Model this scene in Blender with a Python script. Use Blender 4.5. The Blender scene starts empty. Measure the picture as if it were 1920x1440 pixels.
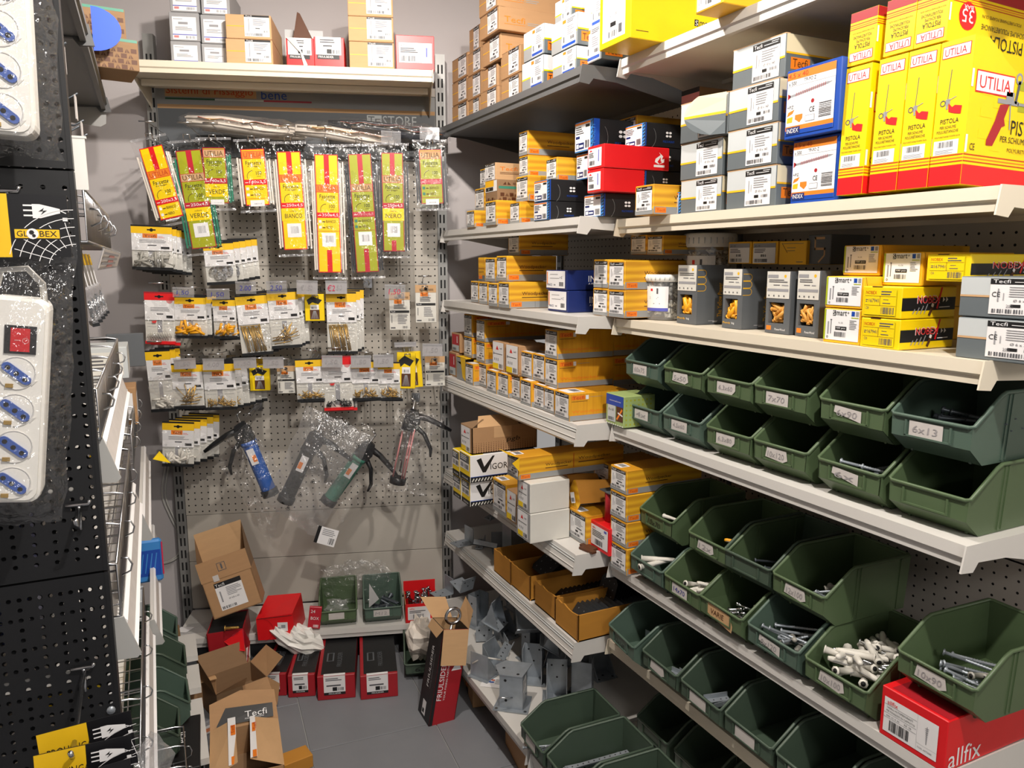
import bpy, math, random
from mathutils import Vector, Matrix
R = random.Random(7)
D2R = math.radians
SC = bpy.context.scene
COL = SC.collection

# ------------------------------------------------------------------ camera
cd = bpy.data.cameras.new('camera'); cam = bpy.data.objects.new('camera', cd); COL.objects.link(cam)
cam.location = (0, 0, 1.5)
cam.rotation_euler = (D2R(90) - math.atan(228 / 1435.), 0, -D2R(25.8))
cd.sensor_fit = 'HORIZONTAL'; cd.sensor_width = 36.0; cd.lens = 36.0 * 1435 / 1920
cd.clip_start = .05; cd.clip_end = 60
SC.camera = cam
# ------------------------------------------------------------------ world, lamps, exposure
w = bpy.data.worlds.new('shop'); SC.world = w; w.use_nodes = True
w.node_tree.nodes['Background'].inputs[0].default_value = (1.0, .96, .93, 1)
w.node_tree.nodes['Background'].inputs[1].default_value = .26
def lamp(name, loc, target, energy, size, col, spot=None):
    l = bpy.data.lights.new(name, 'SPOT' if spot else 'AREA')
    l.energy = energy; l.color = col
    if spot:
        l.spot_size = D2R(spot); l.spot_blend = .5; l.shadow_soft_size = size
    else:
        l.shape = 'DISK'; l.size = size
    o = bpy.data.objects.new(name, l); COL.objects.link(o); o.location = loc
    o.rotation_euler = (Vector(target) - Vector(loc)).to_track_quat('-Z', 'Y').to_euler()
    return o
lamp('ceiling_spot', (.46, .10, 2.54), (.55, 1.7, .9), 78, .03, (1, .93, .85), 172)
lamp('ceiling_spot', (.46, 1.62, 2.55), (.45, 2.2, .0), 62, .03, (1, .92, .84), 172)
lamp('fill_panel', (.3, -1.7, 2.55), (.5, 1.4, .9), 26, .8, (1, .95, .91))  # unseen soft panel behind the camera, added as fill light
SC.view_settings.view_transform = 'Standard'; SC.view_settings.look = 'None'
SC.view_settings.exposure = .35; SC.view_settings.gamma = 1; SC.view_settings.use_curve_mapping = False
SC.cycles.max_bounces = 7; SC.cycles.diffuse_bounces = 3; SC.cycles.glossy_bounces = 3
SC.cycles.transparent_max_bounces = 28; SC.cycles.caustics_reflective = False; SC.cycles.caustics_refractive = False

# ------------------------------------------------------------------ materials
MATS = {}
def s2l(c):
    return tuple(((v / 255.) / 12.92 if v / 255. <= .04045 else ((v / 255. + .055) / 1.055) ** 2.4) for v in c)
def mat(name, rgb, rough=.6, metal=0, var=.06, scale=18., bump=0., kind='noise', stretch=(1, 1, 1), spec=.5, c2=None):
    m = bpy.data.materials.new(name); m.use_nodes = True
    nt = m.node_tree; b = nt.nodes['Principled BSDF']
    b.inputs['Roughness'].default_value = rough; b.inputs['Metallic'].default_value = metal
    b.inputs['Specular IOR Level'].default_value = spec
    c = s2l(rgb)
    tc = nt.nodes.new('ShaderNodeTexCoord'); mp = nt.nodes.new('ShaderNodeMapping')
    mp.inputs['Scale'].default_value = stretch
    nt.links.new(tc.outputs['Object'], mp.inputs['Vector'])
    if kind == 'wave':
        tx = nt.nodes.new('ShaderNodeTexWave'); tx.inputs['Scale'].default_value = scale
        tx.inputs['Distortion'].default_value = 7.; tx.inputs['Detail'].default_value = 3.; tx.bands_direction = 'Z'
        tx.inputs['Detail Scale'].default_value = .8
    else:
        tx = nt.nodes.new('ShaderNodeTexNoise'); tx.inputs['Scale'].default_value = scale; tx.inputs['Detail'].default_value = 5.
    nt.links.new(mp.outputs[0], tx.inputs['Vector'])
    mix = nt.nodes.new('ShaderNodeMix'); mix.data_type = 'RGBA'
    d = s2l(c2) if c2 else tuple(v * (1 - 2.2 * var) for v in c)
    e = c if c2 else tuple(min(1, v * (1 + var)) for v in c)
    mix.inputs['A'].default_value = (*d, 1); mix.inputs['B'].default_value = (*e, 1)
    nt.links.new(tx.outputs[1] if kind == 'wave' else tx.outputs[0], mix.inputs['Factor'])
    nt.links.new(mix.outputs['Result'], b.inputs['Base Color'])
    if bump:
        bp = nt.nodes.new('ShaderNodeBump'); bp.inputs['Strength'].default_value = bump; bp.inputs['Distance'].default_value = .004
        nt.links.new(tx.outputs[1] if kind == 'wave' else tx.outputs[0], bp.inputs['Height'])
        nt.links.new(bp.outputs[0], b.inputs['Normal'])
    MATS[name] = m
    return m
def film(name, tint, gl, rough, nscale, bump, body=0.):
    m = bpy.data.materials.new(name); m.use_nodes = True; nt = m.node_tree
    for n in list(nt.nodes):
        if n.type != 'OUTPUT_MATERIAL': nt.nodes.remove(n)
    out = nt.nodes[0]
    tr = nt.nodes.new('ShaderNodeBsdfTransparent'); tr.inputs[0].default_value = (*tint, 1)
    g = nt.nodes.new('ShaderNodeBsdfGlossy'); g.inputs['Roughness'].default_value = rough; g.inputs[0].default_value = (1, 1, 1, 1)
    tx = nt.nodes.new('ShaderNodeTexNoise'); tx.inputs['Scale'].default_value = nscale; tx.inputs['Detail'].default_value = 3.
    tc = nt.nodes.new('ShaderNodeTexCoord'); nt.links.new(tc.outputs['Object'], tx.inputs['Vector'])
    bp = nt.nodes.new('ShaderNodeBump'); bp.inputs['Strength'].default_value = bump; bp.inputs['Distance'].default_value = .02
    nt.links.new(tx.outputs[0], bp.inputs['Height']); nt.links.new(bp.outputs[0], g.inputs['Normal'])
    lw = nt.nodes.new('ShaderNodeLayerWeight'); lw.inputs[0].default_value = .25
    ma = nt.nodes.new('ShaderNodeMath'); ma.operation = 'MULTIPLY_ADD'; ma.inputs[1].default_value = gl * 2.5; ma.inputs[2].default_value = gl
    nt.links.new(lw.outputs['Facing'], ma.inputs[0])
    mx = nt.nodes.new('ShaderNodeMixShader'); nt.links.new(ma.outputs[0], mx.inputs[0])
    nt.links.new(tr.outputs[0], mx.inputs[1]); nt.links.new(g.outputs[0], mx.inputs[2])
    if body:
        df = nt.nodes.new('ShaderNodeBsdfDiffuse'); df.inputs[0].default_value = (.9, .9, .92, 1)
        m2 = nt.nodes.new('ShaderNodeMixShader'); m2.inputs[0].default_value = body
        nt.links.new(mx.outputs[0], m2.inputs[1]); nt.links.new(df.outputs[0], m2.inputs[2]); mx = m2
    nt.links.new(mx.outputs[0], out.inputs['Surface'])
    MATS[name] = m
mat('wall', (196, 190, 190), .85, var=.03, scale=3., bump=.05)
mat('ceiling', (225, 222, 218), .9, var=.02)
mat('tile', (128, 130, 135), .55, var=.10, scale=5., bump=.05)
mat('grout', (176, 176, 174), .9)
mat('shelf_white', (214, 211, 206), .42, var=.02, scale=6)
mat('shelf_cream', (224, 214, 194), .42, var=.025, scale=6)
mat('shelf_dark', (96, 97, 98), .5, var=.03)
mat('shelf_grey', (172, 172, 170), .45, var=.03)
mat('panel', (190, 184, 174), .5, var=.03, scale=4)
mat('upright', (150, 150, 148), .45, .3, var=.05)
mat('slot', (20, 20, 22), .8)
mat('chrome', (215, 217, 220), .22, 1., var=.03)
mat('wire', (200, 202, 206), .28, 1., var=.05)
mat('zinc', (172, 180, 188), .42, .5, var=.16, scale=30)
mat('steel_dark', (88, 95, 102), .4, .5, var=.2, scale=25)
mat('blackmetal', (34, 36, 39), .45, .3, var=.1)
mat('blackpanel', (22, 23, 26), .5, .1, var=.08)
mat('brass', (206, 168, 92), .35, .75, var=.12, scale=90)
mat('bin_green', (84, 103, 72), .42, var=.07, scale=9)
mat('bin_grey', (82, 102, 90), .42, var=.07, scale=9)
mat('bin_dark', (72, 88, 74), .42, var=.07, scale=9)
mat('kraft', (178, 138, 98), .8, var=.05, scale=14, stretch=(1, 1, 6))
mat('kraft_in', (142, 112, 82), .85, var=.06, scale=14, stretch=(1, 1, 6))
mat('kraft_pale', (202, 162, 118), .8, var=.05, scale=14, stretch=(1, 1, 6))
mat('traycard', (192, 132, 46), .75, var=.07, scale=10, stretch=(1, 1, 5))
mat('woodh', (236, 180, 38), .55, kind='wave', scale=14., stretch=(.25, .25, 1), c2=(206, 144, 28))
mat('woodv', (238, 178, 34), .55, kind='noise', scale=26., stretch=(6, 6, .35), c2=(202, 132, 20), var=.1)
mat('white', (240, 239, 240), .55, var=.015)
mat('paper', (236, 234, 234), .6, var=.02)
mat('tag', (206, 200, 196), .6, var=.08, scale=40)
mat('black', (22, 22, 24), .5, var=.05)
mat('blackglossy', (24, 24, 27), .3, var=.05)
mat('ink', (88, 88, 92), .7, var=.02)
mat('inkpale', (150, 150, 154), .7, var=.02)
mat('grey', (150, 152, 152), .5, var=.03)
mat('greylt', (196, 201, 202), .5, var=.03)
mat('greybox', (160, 160, 162), .6, var=.03)
mat('greydk', (100, 108, 112), .5, var=.04)
mat('slate', (92, 96, 100), .5, var=.04)
mat('cream', (232, 218, 182), .5, var=.03)
mat('yellow', (250, 214, 10), .38, var=.03)
mat('yellowcard', (244, 196, 26), .5, var=.05)
mat('amber', (246, 186, 30), .5, var=.03)
mat('orange', (238, 128, 30), .5, var=.03)
mat('tecfi', (196, 66, 16), .5, var=.03)
mat('brown', (84, 46, 20), .6, var=.05)
mat('red', (226, 28, 34), .38, var=.04)
mat('darkred', (168, 30, 40), .45, var=.05)
mat('crimson', (190, 36, 52), .4, var=.04)
mat('navy', (24, 42, 104), .42, var=.05)
mat('blue', (18, 72, 170), .4, var=.05)
mat('skyblue', (58, 134, 206), .45, var=.05)
mat('violet', (90, 96, 190), .5)
mat('lime', (172, 186, 30), .45, var=.05)
mat('olive', (168, 172, 30), .4, var=.06)
mat('green', (36, 120, 62), .5, var=.05)
mat('teal', (60, 132, 110), .5, var=.08)
mat('palegreen', (158, 178, 112), .5, var=.04)
mat('greenbar', (36, 86, 62), .5)
mat('redbar', (170, 50, 70), .5)
mat('pale', (220, 218, 210), .5)
mat('ties_white', (238, 228, 216), .35, var=.06)
mat('ties_black', (46, 50, 58), .35, var=.1)
mat('ties_green', (52, 132, 106), .35, var=.1)
mat('plug', (222, 218, 208), .45, var=.08, scale=40)
mat('pluggrey', (160, 158, 150), .45, var=.08, scale=40)
mat('plugyellow', (240, 170, 30), .4, var=.08, scale=40)
mat('plugtan', (222, 160, 70), .45, var=.08, scale=40)
mat('plastic_white', (238, 236, 230), .3, var=.015)
mat('socket', (214, 212, 208), .35, var=.02)
mat('socketblue', (62, 92, 168), .35, var=.04)
mat('switchred', (200, 22, 30), .3, var=.04)
mat('tubeblue', (20, 88, 176), .3, var=.05)
mat('pinkish', (214, 140, 140), .4)
mat('penblue', (60, 60, 150), .7)
mat('penred', (196, 40, 80), .7)
mat('pencil', (158, 154, 156), .7)
mat('wobbler', (52, 92, 226), .5, var=.02)
mat('cable', (206, 204, 198), .45, var=.03)
mat('foil', (226, 226, 230), .25, .6, var=.1)
film('filmclear', (.99, .99, .99), .035, .09, 26., .9)
film('filmwrinkle', (.985, .985, .985), .06, .11, 34., 1., .02)
film('filmcloud', (.96, .96, .97), .09, .16, 30., 1., .10)
film('pvc', (.93, .93, .94), .10, .08, 8., .15, .10)
film('tubplastic', (.93, .94, .94), .10, .18, 8., .1, .12)

# ------------------------------------------------------------------ mesh builder
TXT = {}
def text_geo(s):
    if s not in TXT:
        c = bpy.data.curves.new('t', 'FONT'); c.body = s; c.size = 1; c.resolution_u = 2
        o = bpy.data.objects.new('t', c)
        me = o.to_mesh()
        vs = [(v.co.x, v.co.y) for v in me.vertices]; fs = [tuple(p.vertices) for p in me.polygons]
        o.to_mesh_clear(); bpy.data.objects.remove(o); bpy.data.curves.remove(c)
        if vs:
            x0 = min(v[0] for v in vs); x1 = max(v[0] for v in vs); y0 = min(v[1] for v in vs); y1 = max(v[1] for v in vs)
        else: x0 = y0 = 0; x1 = y1 = 1
        TXT[s] = ([(v[0] - x0, v[1] - y0) for v in vs], fs, x1 - x0, y1 - y0)
    return TXT[s]
class MB:
    def __init__(s): s.v = []; s.f = []; s.m = []; s.slots = []; s.smooth = []
    def mi(s, m):
        if m not in s.slots: s.slots.append(m)
        return s.slots.index(m)
    def add(s, vs, fs, m, sm=False):
        b = len(s.v); s.v.extend([tuple(v) for v in vs]); k = s.mi(m)
        for f in fs: s.f.append(tuple(b + i for i in f)); s.m.append(k); s.smooth.append(sm)
    def quad(s, a, b, c, d, m): s.add([a, b, c, d], [(0, 1, 2, 3)], m)
    def box(s, x0, y0, z0, x1, y1, z1, m, mf=None):
        v = [(x0, y0, z0), (x1, y0, z0), (x1, y1, z0), (x0, y1, z0), (x0, y0, z1), (x1, y0, z1), (x1, y1, z1), (x0, y1, z1)]
        f = [(3, 2, 1, 0), (4, 5, 6, 7), (0, 1, 5, 4), (1, 2, 6, 5), (2, 3, 7, 6), (3, 0, 4, 7)]
        s.add(v, f, m)
    def cbox(s, x0, y0, z0, x1, y1, z1, m, b=.0015):
        # chamfered box
        X = (x0, x1); Y = (y0, y1); Z = (z0, z1); v = []; idx = {}
        for i in (0, 1):
            for j in (0, 1):
                for k in (0, 1):
                    c = (X[i], Y[j], Z[k]); sg = (1 - 2 * i, 1 - 2 * j, 1 - 2 * k)
                    for a in range(3):
                        p = [c[q] + (b * sg[q] if q != a else 0) for q in range(3)]
                        idx[(i, j, k, a)] = len(v); v.append(p)
        f = []
        q = lambda *t: idx[t]
        f += [(q(0, 0, 0, 0), q(0, 0, 1, 0), q(0, 1, 1, 0), q(0, 1, 0, 0)), (q(1, 0, 0, 0), q(1, 1, 0, 0), q(1, 1, 1, 0), q(1, 0, 1, 0)),
              (q(0, 0, 0, 1), q(1, 0, 0, 1), q(1, 0, 1, 1), q(0, 0, 1, 1)), (q(0, 1, 0, 1), q(0, 1, 1, 1), q(1, 1, 1, 1), q(1, 1, 0, 1)),
              (q(0, 0, 0, 2), q(0, 1, 0, 2), q(1, 1, 0, 2), q(1, 0, 0, 2)), (q(0, 0, 1, 2), q(1, 0, 1, 2), q(1, 1, 1, 2), q(0, 1, 1, 2))]
        for j in (0, 1):
            for k in (0, 1): f.append((q(0, j, k, 1), q(1, j, k, 1), q(1, j, k, 2), q(0, j, k, 2)))
        for i in (0, 1):
            for k in (0, 1): f.append((q(i, 0, k, 0), q(i, 1, k, 0), q(i, 1, k, 2), q(i, 0, k, 2)))
        for i in (0, 1):
            for j in (0, 1): f.append((q(i, j, 0, 0), q(i, j, 1, 0), q(i, j, 1, 1), q(i, j, 0, 1)))
        for i in (0, 1):
            for j in (0, 1):
                for k in (0, 1): f.append((q(i, j, k, 0), q(i, j, k, 1), q(i, j, k, 2)))
        s.add(v, f, m)
    def prism(s, poly, ax, a0, a1, m):
        # poly of 2d points; ax 'x': points are (y,z); 'y': (x,z); 'z': (x,y)
        def P(p, a): return (a, p[0], p[1]) if ax == 'x' else ((p[0], a, p[1]) if ax == 'y' else (p[0], p[1], a))
        n = len(poly); v = [P(p, a0) for p in poly] + [P(p, a1) for p in poly]
        f = [tuple(range(n)), tuple(range(2 * n - 1, n - 1, -1))] + [(i, i + n, (i + 1) % n + n, (i + 1) % n) for i in range(n)]
        s.add(v, f, m)
    def tube(s, pts, r, m, seg=6, cap=True, closed=False):
        pts = [Vector(p) for p in pts]; n = len(pts); vs = []; fs = []
        rr = r if isinstance(r, (list, tuple)) else [r] * n
        prev = None
        for i, p in enumerate(pts):
            if closed: t = pts[(i + 1) % n] - pts[i - 1]
            else: t = pts[min(i + 1, n - 1)] - pts[max(i - 1, 0)]
            t = t.normalized() if t.length > 1e-9 else Vector((0, 0, 1))
            if prev is None:
                a = Vector((0, 0, 1)) if abs(t.z) < .9 else Vector((1, 0, 0))
                u = t.cross(a).normalized()
            else:
                u = prev - t * prev.dot(t)
                u = u.normalized() if u.length > 1e-6 else t.orthogonal().normalized()
            prev = u; w_ = t.cross(u)
            for k in range(seg):
                an = 2 * math.pi * k / seg
                vs.append(p + (u * math.cos(an) + w_ * math.sin(an)) * rr[i])
        last = n if closed else n - 1
        for i in range(last):
            j = (i + 1) % n
            for k in range(seg):
                fs.append((i * seg + k, i * seg + (k + 1) % seg, j * seg + (k + 1) % seg, j * seg + k))
        if cap and not closed:
            fs.append(tuple(range(seg - 1, -1, -1))); fs.append(tuple((n - 1) * seg + k for k in range(seg)))
        s.add(vs, fs, m, True)
    def lathe(s, prof, m, seg=28, c=(0, 0, 0)):
        vs = []; fs = []; n = len(prof)
        for (r, z) in prof:
            for k in range(seg):
                a = 2 * math.pi * k / seg; vs.append((c[0] + r * math.cos(a), c[1] + r * math.sin(a), c[2] + z))
        for i in range(n - 1):
            for k in range(seg): fs.append((i * seg + k, i * seg + (k + 1) % seg, (i + 1) * seg + (k + 1) % seg, (i + 1) * seg + k))
        s.add(vs, fs, m, True)
    def xf(s, M, i0=0):
        for i in range(i0, len(s.v)): s.v[i] = tuple(M @ Vector(s.v[i]))
    def build(s, name, parent=None, loc=None, rot=None):
        me = bpy.data.meshes.new(name); me.from_pydata(s.v, [], s.f)
        for k in s.slots: me.materials.append(MATS[k])
        if len(s.f):
            me.polygons.foreach_set('material_index', s.m); me.polygons.foreach_set('use_smooth', s.smooth)
        me.update()
        o = bpy.data.objects.new(name, me); COL.objects.link(o)
        if parent: o.parent = parent
        if loc is not None: o.location = loc
        if rot is not None: o.rotation_euler = rot
        return o
class Face:
    """flat print on one face: s to the right, t up, metres"""
    def __init__(s, mb, o, r, u, k=0):
        s.mb = mb; s.o = Vector(o); s.r = Vector(r); s.u = Vector(u); s.n = s.r.cross(s.u); s.k = k
    def P(s, a, b, k): return s.o + s.r * a + s.u * b + s.n * (.0003 * (k + s.k))
    def rect(s, a0, b0, a1, b1, m, k=1):
        s.mb.quad(s.P(a0, b0, k), s.P(a1, b0, k), s.P(a1, b1, k), s.P(a0, b1, k), m)
    def poly(s, pts, m, k=1):
        s.mb.add([s.P(a, b, k) for a, b in pts], [tuple(range(len(pts)))], m)
    def disc(s, a, b, r, m, k=1, n=14, ry=None):
        s.poly([(a + r * math.cos(6.2832 * i / n), b + (ry or r) * math.sin(6.2832 * i / n)) for i in range(n)], m, k)
    def ring(s, a, b, r, t, m, k=1, n=14, a0=0, a1=360):
        for i in range(n):
            p, q = D2R(a0 + (a1 - a0) * i / n), D2R(a0 + (a1 - a0) * (i + 1) / n)
            s.poly([(a + r * math.cos(p), b + r * math.sin(p)), (a + (r + t) * math.cos(p), b + (r + t) * math.sin(p)),
                    (a + (r + t) * math.cos(q), b + (r + t) * math.sin(q)), (a + r * math.cos(q), b + r * math.sin(q))], m, k)
    def line(s, a0, b0, a1, b1, t, m, k=1):
        d = Vector((a1 - a0, b1 - b0)); d = d.normalized() * t / 2 if d.length else Vector((t / 2, 0)); nx, ny = -d.y, d.x
        s.poly([(a0 - nx, b0 - ny), (a1 - nx, b1 - ny), (a1 + nx, b1 + ny), (a0 + nx, b0 + ny)], m, k)
    def text(s, tx, a, b, h, m, w=None, k=2, rot=0, slant=0.):
        vs, fs, W, H = text_geo(tx)
        sy = h / max(H, .3); sx = sy if not w else w / W
        c, sn = math.cos(D2R(rot)), math.sin(D2R(rot))
        pts = []
        for x, y in vs:
            x, y = x * sx + y * sy * slant, y * sy
            pts.append(s.P(a + x * c - y * sn, b + x * sn + y * c, k))
        s.mb.add(pts, fs, m)
        return W * sx
    def lines(s, a0, b0, a1, b1, n, m='ink', k=2, fill=.45):
        st = (b1 - b0) / n
        for i in range(n):
            y = b0 + st * (i + .3); e = a0 + (a1 - a0) * (R.uniform(.6, 1))
            s.rect(a0, y, e, y + st * fill, m, k)
    def bars(s, a0, b0, a1, b1, m='ink', k=2, n=12):
        x = a0; st = (a1 - a0) / n
        for i in range(n):
            wd = st * R.choice((.3, .5, .7)); s.rect(x, b0, x + wd, b1, m, k); x += st

def tag(o, label=None, cat=None, group=None, kind=None):
    if label: o['label'] = label
    if cat: o['category'] = cat
    if group: o['group'] = group
    if kind: o['kind'] = kind
    return o
def root(name, M, label=None, cat=None, group=None):
    o = bpy.data.objects.new(name, None); o.empty_display_size = .02; COL.objects.link(o); o.matrix_world = M
    return tag(o, label, cat, group)
def ren(o, label): o['label'] = label
def copy_tree(o, parent=None):
    c = o.copy(); COL.objects.link(c)
    if parent: c.parent = parent; c.matrix_parent_inverse = o.matrix_parent_inverse.copy()
    for ch in list(o.children): copy_tree(ch, c)
    return c
def TR(x, y, z, rz=0., rx=0., ry=0.):
    return Matrix.Translation((x, y, z)) @ Matrix.Rotation(rz, 4, 'Z') @ Matrix.Rotation(rx, 4, 'X') @ Matrix.Rotation(ry, 4, 'Y')
ORD = ['first', 'second', 'third', 'fourth', 'fifth', 'sixth', 'seventh', 'eighth', 'ninth', 'tenth', 'eleventh', 'twelfth', 'thirteenth']
# frames: right racks (local x -> -Y, local y -> +X), back unit (skewed), left rack
def RT(y, x, z): return TR(x, y, z, -math.pi / 2)
BT = D2R(17.2); BU = Vector((math.cos(BT), -math.sin(BT), 0)); BN = Vector((math.sin(BT), math.cos(BT), 0))
def BK(u, n, z, rz=0., rx=0., ry=0.):
    p = BU * u + BN * n; return Matrix.Translation((p.x, p.y, z)) @ Matrix.Rotation(-BT + rz, 4, 'Z') @ Matrix.Rotation(rx, 4, 'X') @ Matrix.Rotation(ry, 4, 'Y')
LT = D2R(.7); LV = Vector((math.sin(LT), math.cos(LT), 0)); LN = Vector((math.cos(LT), -math.sin(LT), 0))
def LF(v, c, z, rz=0.):
    p = LV * v + LN * c; return Matrix.Translation((p.x, p.y, z)) @ Matrix.Rotation(math.pi / 2 - LT + rz, 4, 'Z')


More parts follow.
